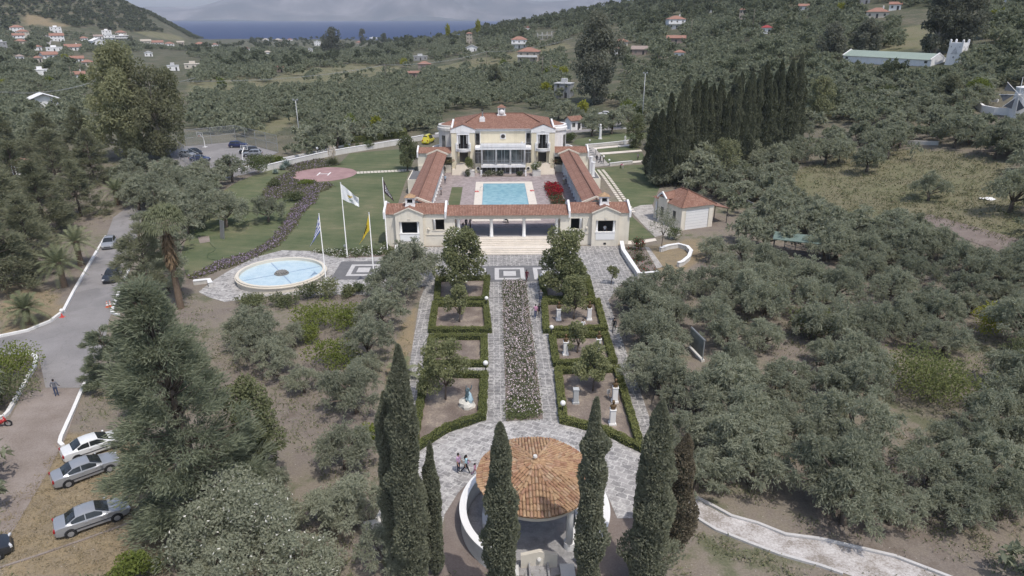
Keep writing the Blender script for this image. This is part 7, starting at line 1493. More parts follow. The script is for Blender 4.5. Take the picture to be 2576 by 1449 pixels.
def olive_crown(seed, n, L, Wd, mat='olive_leaf', R=2.75, nb=26):
    rg = np.random.default_rng(seed); a = rg.uniform(0, 6.28, nb); rr = R * np.sqrt(rg.uniform(.01, .95, nb)); el = rg.uniform(.7, 1.35); z = 1.5 + 2.9 * (1 - (rr / R) ** 2 * .75) * rg.uniform(.3, 1.05, nb); lop = rg.uniform(-.5, .5, 2)
    B = np.column_stack([rr * np.cos(a) * el + lop[0] * z / 3, rr * np.sin(a) / el + lop[1] * z / 3, z]); Rr = rg.uniform(.38, .95, nb)
    k = rg.choice(nb, n, p=Rr ** 1.7 / (Rr ** 1.7).sum()); d = rg.normal(size=(n, 3)); d /= np.linalg.norm(d, axis=1, keepdims=True)
    sp = 26; sd = rg.normal(size=(nb, sp, 3)); sd /= np.linalg.norm(sd, axis=2, keepdims=True); ax = sd[k, rg.integers(0, sp, n)]; t_ = rg.uniform(.3, 1.25, n)   # sprays that stick out of each clump
    C = B[k] + (ax * t_[:, None] + d * .2) * Rr[k][:, None] * np.array([1, 1, .85]); C[:, 2] -= .22 * t_ ** 2 * Rr[k]; C[:, 2] = np.maximum(C[:, 2], .15)
    D = ax + rg.normal(size=(n, 3)) * .45; D[:, 2] -= .25; return leaf_mesh('crown', C, D, L, Wd, mat, rg), B
def tree_proto(name, label, cat, crown, trunk, bark='bark'):
    t0 = thing(name, label, cat); trunk.build('trunk', bark, t0, True); link('crown', crown, t0); return t0
OL = {}
random.seed(3)
for lod, (n, L, Wd, cnt) in {'near': (9000, .28, .075, 6), 'mid': (2600, .55, .15, 5), 'far': (1000, .85, .3, 4)}.items():
    OL[lod] = []
    for i in range(cnt):
        c, B = olive_crown(100 + i + n, n, L, Wd); tips = [tuple(B[j]) for j in np.random.default_rng(i).choice(len(B), 6, replace=False)]
        OL[lod].append((c, limbs(1.15, .2, tips, lean=(random.uniform(-.2, .2), random.uniform(-.2, .2)))))
OLM = {k: [(c, t_.build('trunk', 'bark', None, True)) for c, t_ in v] for k, v in OL.items()}
for v in OLM.values():
    for i, (c, t_) in enumerate(v): me = t_.data; bpy.data.objects.remove(t_); v[i] = (c, me)
def put_olive(x, y, sc, lod, label, group, rz=None, z=None, crown=None):
    c, t_ = random.choice(OLM[lod]); o = thing('olive_tree', label, 'olive tree', (x, y, T(x, y) if z is None else z), random.uniform(0, 6.28) if rz is None else rz, group, (sc * random.uniform(.92, 1.1), sc * random.uniform(.92, 1.1), sc * random.uniform(.88, 1.12)))
    link('trunk', t_, o); link('crown', c, o); return o
# ---- what must stay clear of scattered crowns (picture outlines of places seen in the photo)
CLEAR = [[(455, 720), (470, 620), (560, 480), (600, 452), (640, 428), (740, 410), (900, 360), (1010, 350), (1020, 330), (1115, 335), (1120, 275), (1405, 275), (1410, 295), (1440, 290), (1570, 285), (1620, 300), (1640, 470), (1690, 480), (1840, 515), (1835, 600), (1765, 640), (1748, 660), (1660, 705), (1590, 715), (1575, 780), (1650, 1085), (1665, 1150), (1625, 1310), (1700, 1449), (1060, 1449), (1030, 1320), (995, 1180), (1000, 1085), (1048, 760), (960, 748), (780, 752), (560, 770), (470, 745)],
         [(425, 350), (600, 340), (720, 372), (700, 400), (520, 415), (430, 400)], [(240, 560), (345, 560), (345, 800), (250, 980), (215, 1010), (110, 1010), (95, 900), (-10, 905), (-10, 820), (120, 780), (180, 700)],
         [(-10, 1000), (230, 960), (200, 1080), (340, 1080), (400, 1210), (430, 1449), (-10, 1449)], [(1700, 1225), (1760, 1240), (1900, 1295), (2000, 1335), (2200, 1375), (2420, 1440), (2420, 1460), (2050, 1449), (1800, 1345), (1690, 1275)]] + [FIELDS[3], FIELDS[4], DRY[0]] + [[(2230, 905), (2380, 900), (2440, 985), (2380, 1030), (2270, 1020)], [(1900, 755), (1960, 755), (1960, 785), (1900, 785)], [(2000, 815), (2080, 815), (2080, 845), (2000, 845)], [(2450, 800), (2510, 800), (2510, 835), (2450, 835)], [(775, 790), (900, 795), (890, 830), (780, 830)], [(815, 885), (870, 885), (870, 920), (815, 920)], 
         [(1990, 405), (2120, 372), (2300, 362), (2420, 372), (2576, 420), (2576, 570), (2490, 560), (2300, 515), (2150, 505), (2010, 460)], [(2310, 548), (2345, 542), (2576, 605), (2576, 640), (2480, 615), (2370, 575)], [(1400, 275), (1570, 270), (1590, 300), (1440, 310)],
         [(710, 1060), (800, 1070), (860, 1150), (850, 1210), (760, 1250), (715, 1180)], [(595, 880), (630, 860), (622, 940), (600, 960)], [(1720, 810), (1780, 850), (1775, 905), (1715, 890)], [(1420, 100), (1560, 60), (1560, 230), (1440, 262)], [(215, 130), (470, 130), (480, 410), (240, 400)], [(2260, 20), (2480, 10), (2460, 135), (2280, 135)]]
def blocked(x, y, z, h, r, pad=0):
    """true where a crown of height h and radius r would cover a place that is open in the photo"""
    bad = np.zeros(np.shape(x), bool)
    for zz, sx in ((.3, 0), (h * .55, -r * .75), (h * .55, r * .75), (h, 0), (h * .8, 0)):
        px, py, dp = PJ(np.asarray(x) + sx, y, np.asarray(z) + zz)
        for c in CLEAR: bad |= inpoly(px, py, c)
        for a, b, c2, d in HBOX: bad |= (px > a) & (px < c2) & (py > b) & (py < d)
    return bad
rg = np.random.default_rng(21)
def candidates(y0, y1, sp, grow):
    o = []; y = y0
    while y < y1:
        s = sp + grow * (y - y0); hw = y * .86 + 14; xs = np.arange(-hw, hw, s); xs = xs + rg.uniform(-.36, .36, len(xs)) * s + s * .5 * (int(y) % 2); o.append(np.column_stack([xs, y + rg.uniform(-.36, .36, len(xs)) * s])); y += s * .92
    return np.concatenate(o)
CA = candidates(33, 900, 4.0, .0048); Z = Tn(CA[:, 0], CA[:, 1])
den = np.sin(CA[:, 0] * .05 + 1.3) * np.sin(CA[:, 1] * .043) + .6 * np.sin(CA[:, 0] * .13 - CA[:, 1] * .11); keep = (den > -.8) | (rg.uniform(size=len(CA)) < .45); keep &= rg.uniform(size=len(CA)) > .08
SCALE = rg.uniform(.7, 1.3, len(CA)) * np.where(CA[:, 1] < 90, .93, 1.0) * np.where((CA[:, 0] < 0) & (CA[:, 1] < 90), .86, 1.0)
keep &= ~blocked(CA[:, 0], CA[:, 1], Z, 4.2 * SCALE, 2.4 * SCALE)
pxy = PJ(CA[:, 0], CA[:, 1], Z + 2.5); inside = (pxy[0] > -420) & (pxy[0] < 3000) & (pxy[1] < 1560) & (pxy[1] > -30)
soft = inpoly(pxy[0], pxy[1] + 6, FIELDS[0]) | inpoly(pxy[0], pxy[1] + 6, FIELDS[1]); keep &= ~soft | (rg.uniform(size=len(CA)) < .08)
farm = sst(300, 480, CA[:, 1]); op = np.sin(CA[:, 0] * .017 + 2) * np.sin(CA[:, 1] * .021 + .7) + .5 * np.sin(CA[:, 0] * .043 - CA[:, 1] * .036); keep &= (op > -.55) | (rg.uniform(size=len(CA)) > farm * .9)
LEFTDARK = [(-420, 420), (200, 330), (330, 470), (250, 640), (180, 800), (-420, 900)]; BIGPINE = [(250, 700), (480, 690), (560, 900), (620, 1050), (620, 1300), (420, 1449), (240, 1300)]
keep &= inside & ~inpoly(pxy[0], pxy[1], LEFTDARK) & ~inpoly(pxy[0], pxy[1], BIGPINE)
CA, Z, SCALE, PX, PY, DP = CA[keep], Z[keep], SCALE[keep], pxy[0][keep], pxy[1][keep], pxy[2][keep]
ordr = np.argsort(DP / SCALE + 5e3 * ((PX < -40) | (PX > 2616) | (PY > 1480))); CA, Z, SCALE, PX, PY, DP = (q[ordr] for q in (CA, Z, SCALE, PX, PY, DP))
def zone_of(px, py, d):
    if px > 1500:
        if py > 1180: return 'olive tree near the pale gravel footpath', 'olive trees by the gravel footpath'
        if py > 950: return 'olive tree in the open grove right of the lower garden beds', 'olive trees right of the lower garden'
        if py > 780: return ('olive tree in the grove by the dark notice board', 'olive trees around the notice board') if px < 2000 else ('olive tree in the grove between notice board and grey mesh fence', 'olive trees towards the grey mesh fence')
        if py > 600: return ('olive tree between the horseshoe wall and the pen shelter', 'olive trees by the pen shelter') if px < 2100 else ('olive tree massed below the ploughed red strip', 'olive trees below the ploughed strip')
        if py > 380: return 'olive tree around the right meadow behind the garden house', 'olive trees around the right meadow'
        return ('olive tree on the slope below the long green roofed shed', 'olive trees below the long shed') if px > 1950 else ('olive tree on the slope behind the cypress grove', 'olive trees behind the cypress grove')
    if px > 1000: return 'olive tree in the dense grove behind the villa', 'olive trees behind the villa'
    if py > 1050: return 'olive tree on the reddish soil left of the cypresses', 'olive trees left of the cypresses'
    if py > 740: return 'olive tree in the slope grove below the round fountain', 'olive trees below the round fountain'
    if py > 420: return 'olive tree on the grass between lawn and left road', 'olive trees left of the lawn'
    return ('olive tree beyond the basketball court', 'olive trees beyond the court') if px > 450 else ('olive tree in the left valley beyond the dark pines', 'olive trees of the left valley')
# hand placed olives that the photo shows clearly
HAND = [(570, 572, 1.55, 'large spreading olive on the lawn beside the folded steel sign'), (676, 559, 1.0, 'small round olive alone on the lawn by the purple flowers'), (505, 545, 1.35, 'olive with dark trunk left of the big lawn olive'), (470, 505, 1.25, 'olive above the lawn corner near the driveway'), (540, 474, 1.1, 'olive at the driveway above the lawn'), (585, 458, 1.12, 'olive with forked trunk under the basketball hoop'), (500, 458, 1.05, 'olive below the mesh fence of the court'), (430, 480, 1.5, 'broad olive by the green map board'), (400, 520, 1.4, 'silvery olive right of the map board'), (355, 455, 1.4, 'olive behind the green map board'), (430, 452, 1.1, 'olive at the left end of the court fence'),
        (1488, 342, 1.45, 'left one of two round olives on the far right lawn'), (1538, 338, 1.45, 'right one of two round olives on the far right lawn'), (1585, 320, 1.4, 'olive behind the pair at the car park road'), (1452, 318, 1.3, 'olive hiding the gatehouse front'), (1430, 306, 1.4, 'olive between the villa roof and the gatehouse'), (1405, 300, 1.4, 'olive right behind the villa roof end'), (1030, 715, 1.25, 'grey weeping tree at the left edge of the upper garden path'), (995, 760, 1.2, 'leaning olive on the bank left of the hedges'), (960, 830, 1.15, 'wispy olive left of the path by the second hedge'), (1000, 700, .8, 'low olive shrub at the sloping white wall'), (1795, 655, .85, 'feathery olive in front of the garden house door'), (1602, 778, 1.0, 'olive just below the angular white wall'), (1668, 772, 1.05, 'olive below the horseshoe wall'), (1610, 800, 1.0, 'olive leaning over the right path'), (1630, 870, 1.0, 'olive with shade on the right path'), (1650, 960, 1.05, 'olive at the right path by the lower hedge'), (1770, 460, 1.9, 'large grey-green olive behind the garden house'), (1720, 455, 1.7, 'silver-green tree between cypress grove and garden house'), (870, 1180, .85, 'small leaning olive on bare reddish soil'), (850, 1330, .95, 'olive above the bottom edge left of the cypresses')]
HAND += [(2110, 408, 1.3, 'lone olive at the upper left of the right meadow'), (2180, 432, 1.4, 'olive leaning over the middle of the right meadow'), (2075, 415, 1.2, 'olive at the left rim of the right meadow'), (2232, 400, 1.4, 'olive in the upper part of the right meadow'), (2260, 372, 1.3, 'olive at the far rim of the right meadow'), (2335, 505, 1.1, 'small olive with a bent trunk low in the right meadow'), (2540, 535, 1.5, 'big olive with thick trunk at the right end of the meadow'), (2500, 400, 1.4, 'olive on the right rim of the meadow'), (2400, 372, 1.3, 'olive at the top rim of the meadow near the mesh pens')]
n_ind = 0
for px, py, sc, lab in HAND: p = G(px, py); put_olive(p.x, p.y, sc, 'near' if p.y < 130 else 'mid', lab, None); n_ind += 1
NI = 300 - n_ind
for i in range(min(NI, len(CA))):
    z_ = zone_of(PX[i], PY[i], DP[i]); sz = 'large ' if SCALE[i] > 1.1 else 'small ' if SCALE[i] < .9 else ''
    put_olive(CA[i, 0], CA[i, 1], SCALE[i], 'near' if DP[i] < 100 else 'mid' if DP[i] < 170 else 'far', sz + z_[0], (sz + z_[1]).strip(), z=Z[i])
def merged(name, P, S, crowns, mat, label, cat, sub=None, ztilt=0):
    """one mass of far trees: every crown at its own place, size and turn"""
    VV, QQ, off = [], [], 0; data = []
    for c in crowns: v = np.zeros(len(c.vertices) * 3, np.float32); c.vertices.foreach_get('co', v); data.append(v.reshape(-1, 3))
    for i in range(len(P)):
        v = data[i % len(data)]; a = rg.uniform(0, 6.28); c_, s_ = math.cos(a), math.sin(a); sc = S[i] if np.ndim(S[i]) == 0 else S[i]
        w = np.column_stack([(v[:, 0] * c_ - v[:, 1] * s_), (v[:, 0] * s_ + v[:, 1] * c_), v[:, 2]]) * sc + P[i]; VV.append(w); QQ.append(np.arange(len(v), dtype=np.int32).reshape(-1, 4) + off); off += len(v)
    o = link(name, mesh_np(name, np.concatenate(VV), np.concatenate(QQ), mat)); tag(o, label, cat, kind='stuff'); return o
rest = np.arange(NI, len(CA)); d0 = DP[rest]
def far_crowns(seed, n, L, Wd, k=4): return [olive_crown(seed + i, n, L, Wd, 'olive_far_leaf', nb=14, R=3.0)[0] for i in range(k)]
st1 = rest[d0 < 330]; st2 = rest[(d0 >= 330)]
Pq = np.column_stack([CA, Z]); print('OLIVES', len(CA), len(st1), len(st2))
merged('olive_grove', Pq[st1], SCALE[st1], far_crowns(500, 330, 1.0, .46), 'olive_far_leaf', 'wide olive grove covering the valley floor beyond the estate', 'olive grove')
if len(st2): merged('olive_grove', Pq[st2], SCALE[st2] * 1.05, far_crowns(600, 130, 1.5, .8), 'olive_far_leaf', 'far olive groves fading towards the sea and the slopes', 'olive grove')

m = MB(); m.lathe([(0, .12), (.9, .1), (1.5, .02)], 0, 0, 14); m.v = [(x * (1 + .2 * math.sin(3 * y)), y * .7, z + .05 * math.sin(4 * x)) for x, y, z in m.v]; o_ = m.build('white_tarp', 'white_paint'); o_.location = G(2489, 500); tag(o_, 'white tarpaulin lying in the right meadow by the thick trunked olive', 'tarpaulin')
# ---- pine wood on the right ridge, scrub on the left hill, shore trees
def pine_crown(seed, n, L, Wd, mat='pine_far_leaf', h=8.0, R=2.9):
    g = np.random.default_rng(seed); nb = 12; a = g.uniform(0, 6.28, nb); rr = R * np.sqrt(g.uniform(0, .8, nb)); z = h * (.42 + .5 * g.uniform(size=nb) * (1 - .45 * rr / R)); return blob_leaves(g, np.column_stack([rr * np.cos(a), rr * np.sin(a), z]), g.uniform(.9, 1.6, nb), n, L, Wd, mat, .7, .6, .2, .75)
def region(poly, n, y0, y1, hw=1.0):
    o = np.zeros((0, 3)); k = 0
    while len(o) < n and k < 60:
        y = rg.uniform(y0, y1, n * 3); x = rg.uniform(-1, 1, n * 3) * (y * .9 + 20); z = Tn(x, y); px, py, _ = PJ(x, y, z); m_ = inpoly(px, py, poly)
        o = np.concatenate([o, np.column_stack([x, y, z])[m_]]); k += 1
    return o[:n]
def outside(P, h, r): return P[~blocked(P[:, 0], P[:, 1], P[:, 2], h, r)]
PW = [(1195, 80), (1260, 40), (1400, 10), (1600, -60), (2000, -80), (2000, 20), (1880, 62), (1740, 62), (1660, 80), (1560, 85), (1400, 80), (1300, 98), (1200, 100)]
P = outside(region(PW, 900, 420, 1150), 7, 3); merged('pine_wood', P, rg.uniform(.8, 1.35, len(P)), [pine_crown(700 + i, 150, 1.5, .8) for i in range(4)], 'pine_far_leaf', 'dark pine wood along the ridge of the right hill', 'pine wood')
SC_ = [(-60, 100), (-60, -160), (150, -80), (280, -20), (330, 18), (460, 62), (560, 96), (470, 100), (420, 88), (330, 82), (220, 70), (130, 72), (60, 66)]
P = outside(region(SC_, 4200, 700, 1950), 4, 2); P = P[np.sin(P[:, 0] * .012 + 1) * np.sin(P[:, 1] * .009) + .6 * np.sin(P[:, 0] * .031 + P[:, 1] * .023) > -1.0]; merged('hillside_scrub', P, rg.uniform(.55, 1.25, len(P)), [pine_crown(730 + i, 60, 1.9, 1.2, h=5.5) for i in range(4)], 'pine_far_leaf', 'dark scrub and low trees covering the left hill', 'scrub')
LV = [(-20, 110), (200, 100), (330, 108), (600, 118), (640, 98), (1180, 98), (1190, 135), (900, 165), (600, 190), (500, 200), (300, 230), (-20, 260)]
P = outside(region(LV, 520, 380, 1800), 6, 3); merged('valley_trees', P, rg.uniform(.7, 1.35, len(P)), [pine_crown(760 + i, 140, 1.5, .8) for i in range(4)], 'pine_far_leaf', 'dark green trees scattered through the village and shore plain', 'trees')
P = outside(region([(1500, 60), (2600, -40), (2600, 300), (2000, 300), (1500, 200)], 260, 180, 800), 5, 2.5); merged('slope_trees', P, rg.uniform(.5, 1.0, len(P)), [pine_crown(790 + i, 160, 1.2, .6) for i in range(3)], 'pine_far_leaf', 'scattered darker trees among the olives of the right slope', 'trees')

# ---- eucalyptus, big pines and other tall trees
def euca(seed, h, R, n, L, Wd, mat, low=.18, nb=46):
    g = np.random.default_rng(seed); z = h * g.uniform(low, .96, nb); u = z / h; prof = R * np.clip(np.sin(np.clip((u - low * .5), 0, 1) * math.pi) ** .6, .25, 1) * (1 - .35 * u); a = g.uniform(0, 6.28, nb); rr = prof * g.uniform(.25, 1, nb); B = np.column_stack([rr * np.cos(a), rr * np.sin(a), z]); Rr = g.uniform(.13, .24, nb) * R * 1.35
    c = blob_leaves(g, B, Rr, n, L, Wd, mat, .45, .6, -.35, 1.1); m = MB(); m.tube([(0, 0, -.5), (.2, 0, h * .3), (-.1, .2, h * .6), (0, 0, h * .88)], [h * .022, h * .017, h * .011, .05], 8)
    for j in range(0, nb, 4): b = B[j]; m.tube([(0, 0, b[2] * .62), tuple(b * np.array([.5, .5, .86])), tuple(b)], [h * .008, h * .006, .04], 5)
    return c, m
def big(px, py, label, cat, name, cm, bark='bark', rz=0.0, off=(0, 0)):
    p = G(px, py); c, m = cm; t0 = thing(name, label, cat, (p.x + off[0], p.y + off[1], T(p.x + off[0], p.y + off[1])), rz); m.build('trunk', bark, t0, True); link('crown', c, t0); return t0
big(322, 402, 'huge yellowish green eucalyptus left of the basketball court', 'eucalyptus', 'eucalyptus_tree', euca(1, 25, 8.6, 16000, .75, .32, 'eucalyptus_leaf', .08), 'pale_bark'); big(410, 398, 'grey-green eucalyptus standing against the left side of the court', 'eucalyptus', 'eucalyptus_tree', euca(2, 21.5, 8.0, 13000, .7, .3, 'euca_mid_leaf', .05), 'pale_bark')
big(1492, 262, 'tall dark grey-green eucalyptus behind the villa car park', 'eucalyptus', 'eucalyptus_tree', euca(3, 30, 10.5, 15000, 1.0, .42, 'euca_dark_leaf', .1), 'pale_bark'); big(2350, 140, 'dark tall eucalyptus left of the dovecote tower', 'eucalyptus', 'eucalyptus_tree', euca(4, 20, 7.0, 9000, .9, .4, 'euca_dark_leaf', .05), 'pale_bark'); big(2415, 128, 'broad eucalyptus right behind the dovecote tower', 'eucalyptus', 'eucalyptus_tree', euca(5, 21, 7.5, 9000, .9, .4, 'euca_dark_leaf', .05), 'pale_bark')
big(2085, 150, 'bushy eucalyptus left of the long green roofed shed', 'eucalyptus', 'eucalyptus_tree', euca(6, 12, 6, 6000, .9, .4, 'euca_dark_leaf', .05)); big(2175, 140, 'eucalyptus rising behind the long shed', 'eucalyptus', 'eucalyptus_tree', euca(7, 12, 6, 6000, .9, .4, 'euca_dark_leaf', .05)); big(838, 138, 'big round grey tree standing by the sea shore', 'tree', 'broadleaf_tree', euca(8, 25, 13, 5000, 1.6, .7, 'euca_dark_leaf', .02)); big(913, 112, 'tall slender tree against the sea', 'tree', 'broadleaf_tree', euca(9, 26, 8, 2500, 1.8, .8, 'euca_dark_leaf', .15)); big(968, 112, 'dark round pine against the sea horizon', 'pine', 'pine_tree', euca(10, 19, 8, 2500, 1.8, .8, 'pine_far_leaf', .2))
big(1247, 226, 'pointed dark conifer in the olives above the villa', 'conifer', 'conifer_tree', euca(11, 11, 3.9, 4000, .8, .3, 'pine_leaf', .02)); big(2050, 300, 'olive brown tree right of the cypress grove', 'tree', 'broadleaf_tree', euca(12, 11, 5, 6000, .6, .26, 'eucalyptus_leaf', .05)); big(2380, 262, 'dark spreading cedar left of the windmill', 'cedar', 'cedar_tree', euca(13, 7, 4, 4000, .6, .25, 'pine_leaf', .02)); big(2450, 262, 'light green round tree beside the windmill', 'tree', 'broadleaf_tree', euca(14, 6, 3.4, 3000, .5, .22, 'citrus_leaf', .1)); big(1815, 470, 'brownish green tree peering over the garden house roof', 'tree', 'broadleaf_tree', euca(15, 9.5, 3.8, 6500, .36, .16, 'eucalyptus_leaf', .05)); big(1598, 372, 'grey-green leafy tree at the left side of the cypress grove', 'tree', 'broadleaf_tree', euca(16, 8, 3.2, 5000, .38, .16, 'broad_leaf', .05))
def casuarina(seed, h, R, n, mat='pine_leaf', L=.75, Wd=.085, tip=.06, nb=150, low=.04):
    g = np.random.default_rng(seed); u = g.uniform(low, .99, nb) ** 1.15; z = h * u; prof = R * (1 - u ** 1.25) ** .8 * (.75 + .4 * g.uniform(size=nb)) + tip * R; a = g.uniform(0, 6.28, nb); rr = prof * np.sqrt(g.uniform(.15, 1, nb)); B = np.column_stack([rr * np.cos(a), rr * np.sin(a), z + .12 * rr]); Rr = (.09 + .1 * g.uniform(size=nb)) * R * (1.2 - .4 * u)
    k = g.choice(nb, n, p=Rr ** 2 / (Rr ** 2).sum()); d = g.normal(size=(n, 3)); d /= np.linalg.norm(d, axis=1, keepdims=True); C = B[k] + d * np.array([1.1, 1.1, .8]) * (Rr[k] * g.uniform(.25, 1.1, n))[:, None]; C[:, 2] = np.maximum(C[:, 2], .1)
    o = np.column_stack([np.cos(a), np.sin(a), np.full(nb, .45)])[k]; D = o * .9 + d * .5 + g.normal(size=(n, 3)) * .35; c = leaf_mesh('crown', C, D, L, Wd, mat, g); m = MB(); m.tube([(0, 0, -.5), (.1, 0, h * .4), (0, .1, h * .75), (0, 0, h * .97)], [h * .02, h * .015, h * .008, .03], 8)
    for j in range(0, nb, 3): b = B[j]; m.tube([(0, 0, max(.2, b[2] * .84)), tuple(b)], [h * .005, .02], 4)
    return c, m
casu_ = big(525, 1300, 'huge feathery casuarina pine overhanging the parked cars', 'casuarina', 'casuarina_tree', casuarina(21, 17.6, 4.9, 52000, 'casuarina_leaf', .46, .07, .1, 330)); casu_.rotation_euler = (0, -.085, 0); big(655, 1200, 'dark leafy tree joined to the right side of the big casuarina', 'tree', 'broadleaf_tree', euca(22, 8.5, 2.9, 9000, .26, .13, 'broad_leaf', .03)); big(385, 775, 'thin see-through casuarina over the left road', 'casuarina', 'casuarina_tree', casuarina(23, 10.2, 4.0, 9500, 'pine_leaf', .55, .07, .25, 90, .38)); big(262, 965, 'light feathery casuarina branch tree on the left of the huge one', 'casuarina', 'casuarina_tree', casuarina(24, 6.0, 2.7, 10000, 'casuarina_leaf', .45, .07, .2, 80), off=(.8, 0)); big(430, 1010, 'second casuarina top behind the huge one', 'casuarina', 'casuarina_tree', casuarina(25, 11, 4.0, 14000, 'casuarina_leaf', .6, .075))
LD = [(40, 640, 13, 5, 'dark casuarina left of the date palms'), (120, 590, 12, 5, 'dark casuarina behind the upper date palm'), (205, 545, 10, 4.5, 'dark casuarina at the left road bend'), (10, 730, 12, 5, 'dark casuarina lowest at the left edge'), (90, 690, 11, 4, 'dark casuarina between edge and lower date palm'), (-10, 560, 14, 5.5, 'tall dark casuarina on the left photo edge'), (60, 520, 12, 5, 'dark casuarina below the buried red roof'), (150, 480, 12, 5, 'dark casuarina left of the map board'), (240, 460, 11, 4.6, 'olive brown casuarina above the map board'), (20, 430, 13, 6, 'broad casuarina beside the buried red roof'), (130, 420, 12, 5.5, 'broad casuarina between red roof and big eucalyptus'), (215, 400, 12, 5, 'casuarina at the foot of the big eucalyptus')]
CP = [casuarina(40 + i, 12, 4.8, 12000, 'pine_leaf' if i else 'pine_leaf', .7, .1) for i in range(3)]; CT = [m.build('trunk', 'bark', None, True) for c, m in CP]; CTM = [o.data for o in CT]
for o in CT: bpy.data.objects.remove(o)
for i, (px, py, h, r, lab) in enumerate(LD):
    p = G(px, py); t0 = thing('casuarina_tree', lab, 'casuarina', p, i * 1.3, 'dark casuarinas at the left edge', (r / 4.8, r / 4.8, h / 12)); link('trunk', CTM[i % 3], t0); link('crown', CP[i % 3][0], t0)
# flowering tree at the bottom, garden trees
def bushy(seed, h, R, n, L, Wd, mat, nb=24, low=.3, trunkr=.16, fl=None, bark='bark'):
    g = np.random.default_rng(seed); a = g.uniform(0, 6.28, nb); z = h * g.uniform(low, .93, nb); u = (z / h - low) / (1 - low); rr = R * np.sqrt(g.uniform(.03, .8, nb)) * np.clip(1.15 - .75 * u, .3, 1); B = np.column_stack([rr * np.cos(a), rr * np.sin(a), z]); Rr = g.uniform(.2, .36, nb) * R
    k = g.choice(nb, n, p=Rr ** 2 / (Rr ** 2).sum()); d = g.normal(size=(n, 3)); d /= np.linalg.norm(d, axis=1, keepdims=True); C = B[k] + d * (Rr[k] * g.uniform(.4, 1.1, n) ** .7)[:, None]; D = d * .6 + g.normal(size=(n, 3)) * .7; D[:, 2] += .2; mi = (g.uniform(size=n) < (.022 if fl else 0)).astype(int)
    V, Q = leaf_quads(g, C, D, L, Wd); c = mesh_np('crown', V, Q, [mat] + ([fl] if fl else []), mi); return c, limbs(h * low * .9, trunkr, [tuple(B[j]) for j in range(0, nb, 3)], lean=(.1, 0))
big(610, 1420, 'grey-green tree with white blossoms at the bottom edge', 'flowering tree', 'flowering_tree', bushy(51, 6.0, 4.4, 13000, .2, .11, 'olive_leaf', 34, .1, .14, 'white_petal')); big(760, 1449, 'white blossoming tree right of the big one at the bottom edge', 'flowering tree', 'flowering_tree', bushy(52, 4.6, 2.8, 7500, .2, .11, 'olive_leaf', 24, .1, .12, 'white_petal'), off=(0, -.5)); big(330, 1449, 'yellow-green bush at the bottom edge below the cars', 'bush', 'broadleaf_bush', bushy(53, 2.2, 1.9, 3500, .2, .11, 'citrus_leaf', 16, .05, .08), off=(.5, -.8))
MG = [(1160, 742, 8.6, 3.3, 'left magnolia in front of the portico steps', 61), (1420, 742, 9.0, 3.4, 'right magnolia in front of the portico steps', 62)]
for px, py, h, r, lab, sd in MG: big(px, py, lab, 'magnolia', 'magnolia_tree', bushy(sd, h, r, 8500, .34, .19, 'magnolia_leaf', 34, .2, .18, 'white_petal'))
for px, py, h, r, lab, sd, n in ((1156, 811, 4.6, 1.7, 'slim tree in the second left hedge square', 63, 2200), (1121, 1006, 6.2, 2.4, 'leafy tree shading the sculpture bed', 64, 4200), (1443, 804, 5.4, 1.9, 'tree in the right bed between the two pedestals', 65, 3200), (1452, 888, 3.6, 1.3, 'small tree behind the bronze busts of the middle right bed', 66, 1700), (1491, 984, 5.2, 2.1, 'tree in the lower right bed above the shaded pedestal', 67, 4200), (1440, 760, 5.5, 2.0, 'second green tree just below the right magnolia', 68, 3500)): big(px, py, lab, 'garden tree', 'garden_tree', bushy(sd, h, r, n, .26, .14, 'magnolia_leaf', 20, .28, .09))
big(1663, 632, 'thin sparse tree beside the walkway to the garden house', 'tree', 'slender_tree', bushy(69, 7.0, 2.3, 1700, .2, .09, 'olive_leaf', 18, .4, .07)); big(1025, 430, 'rounded dark tree at the outer side of the left wing', 'tree', 'broadleaf_tree', bushy(70, 7.4, 3.0, 6000, .34, .18, 'broad_leaf', 26, .25, .16)); big(985, 672, 'small leafy tree by the sloping white wall', 'tree', 'garden_tree', bushy(71, 3.0, 1.2, 1100, .22, .13, 'magnolia_leaf', 12, .3, .06)); big(1537, 716, 'small thin tree by the angular white wall', 'tree', 'garden_tree', bushy(72, 2.8, 1.1, 700, .22, .12, 'magnolia_leaf', 10, .35, .05))
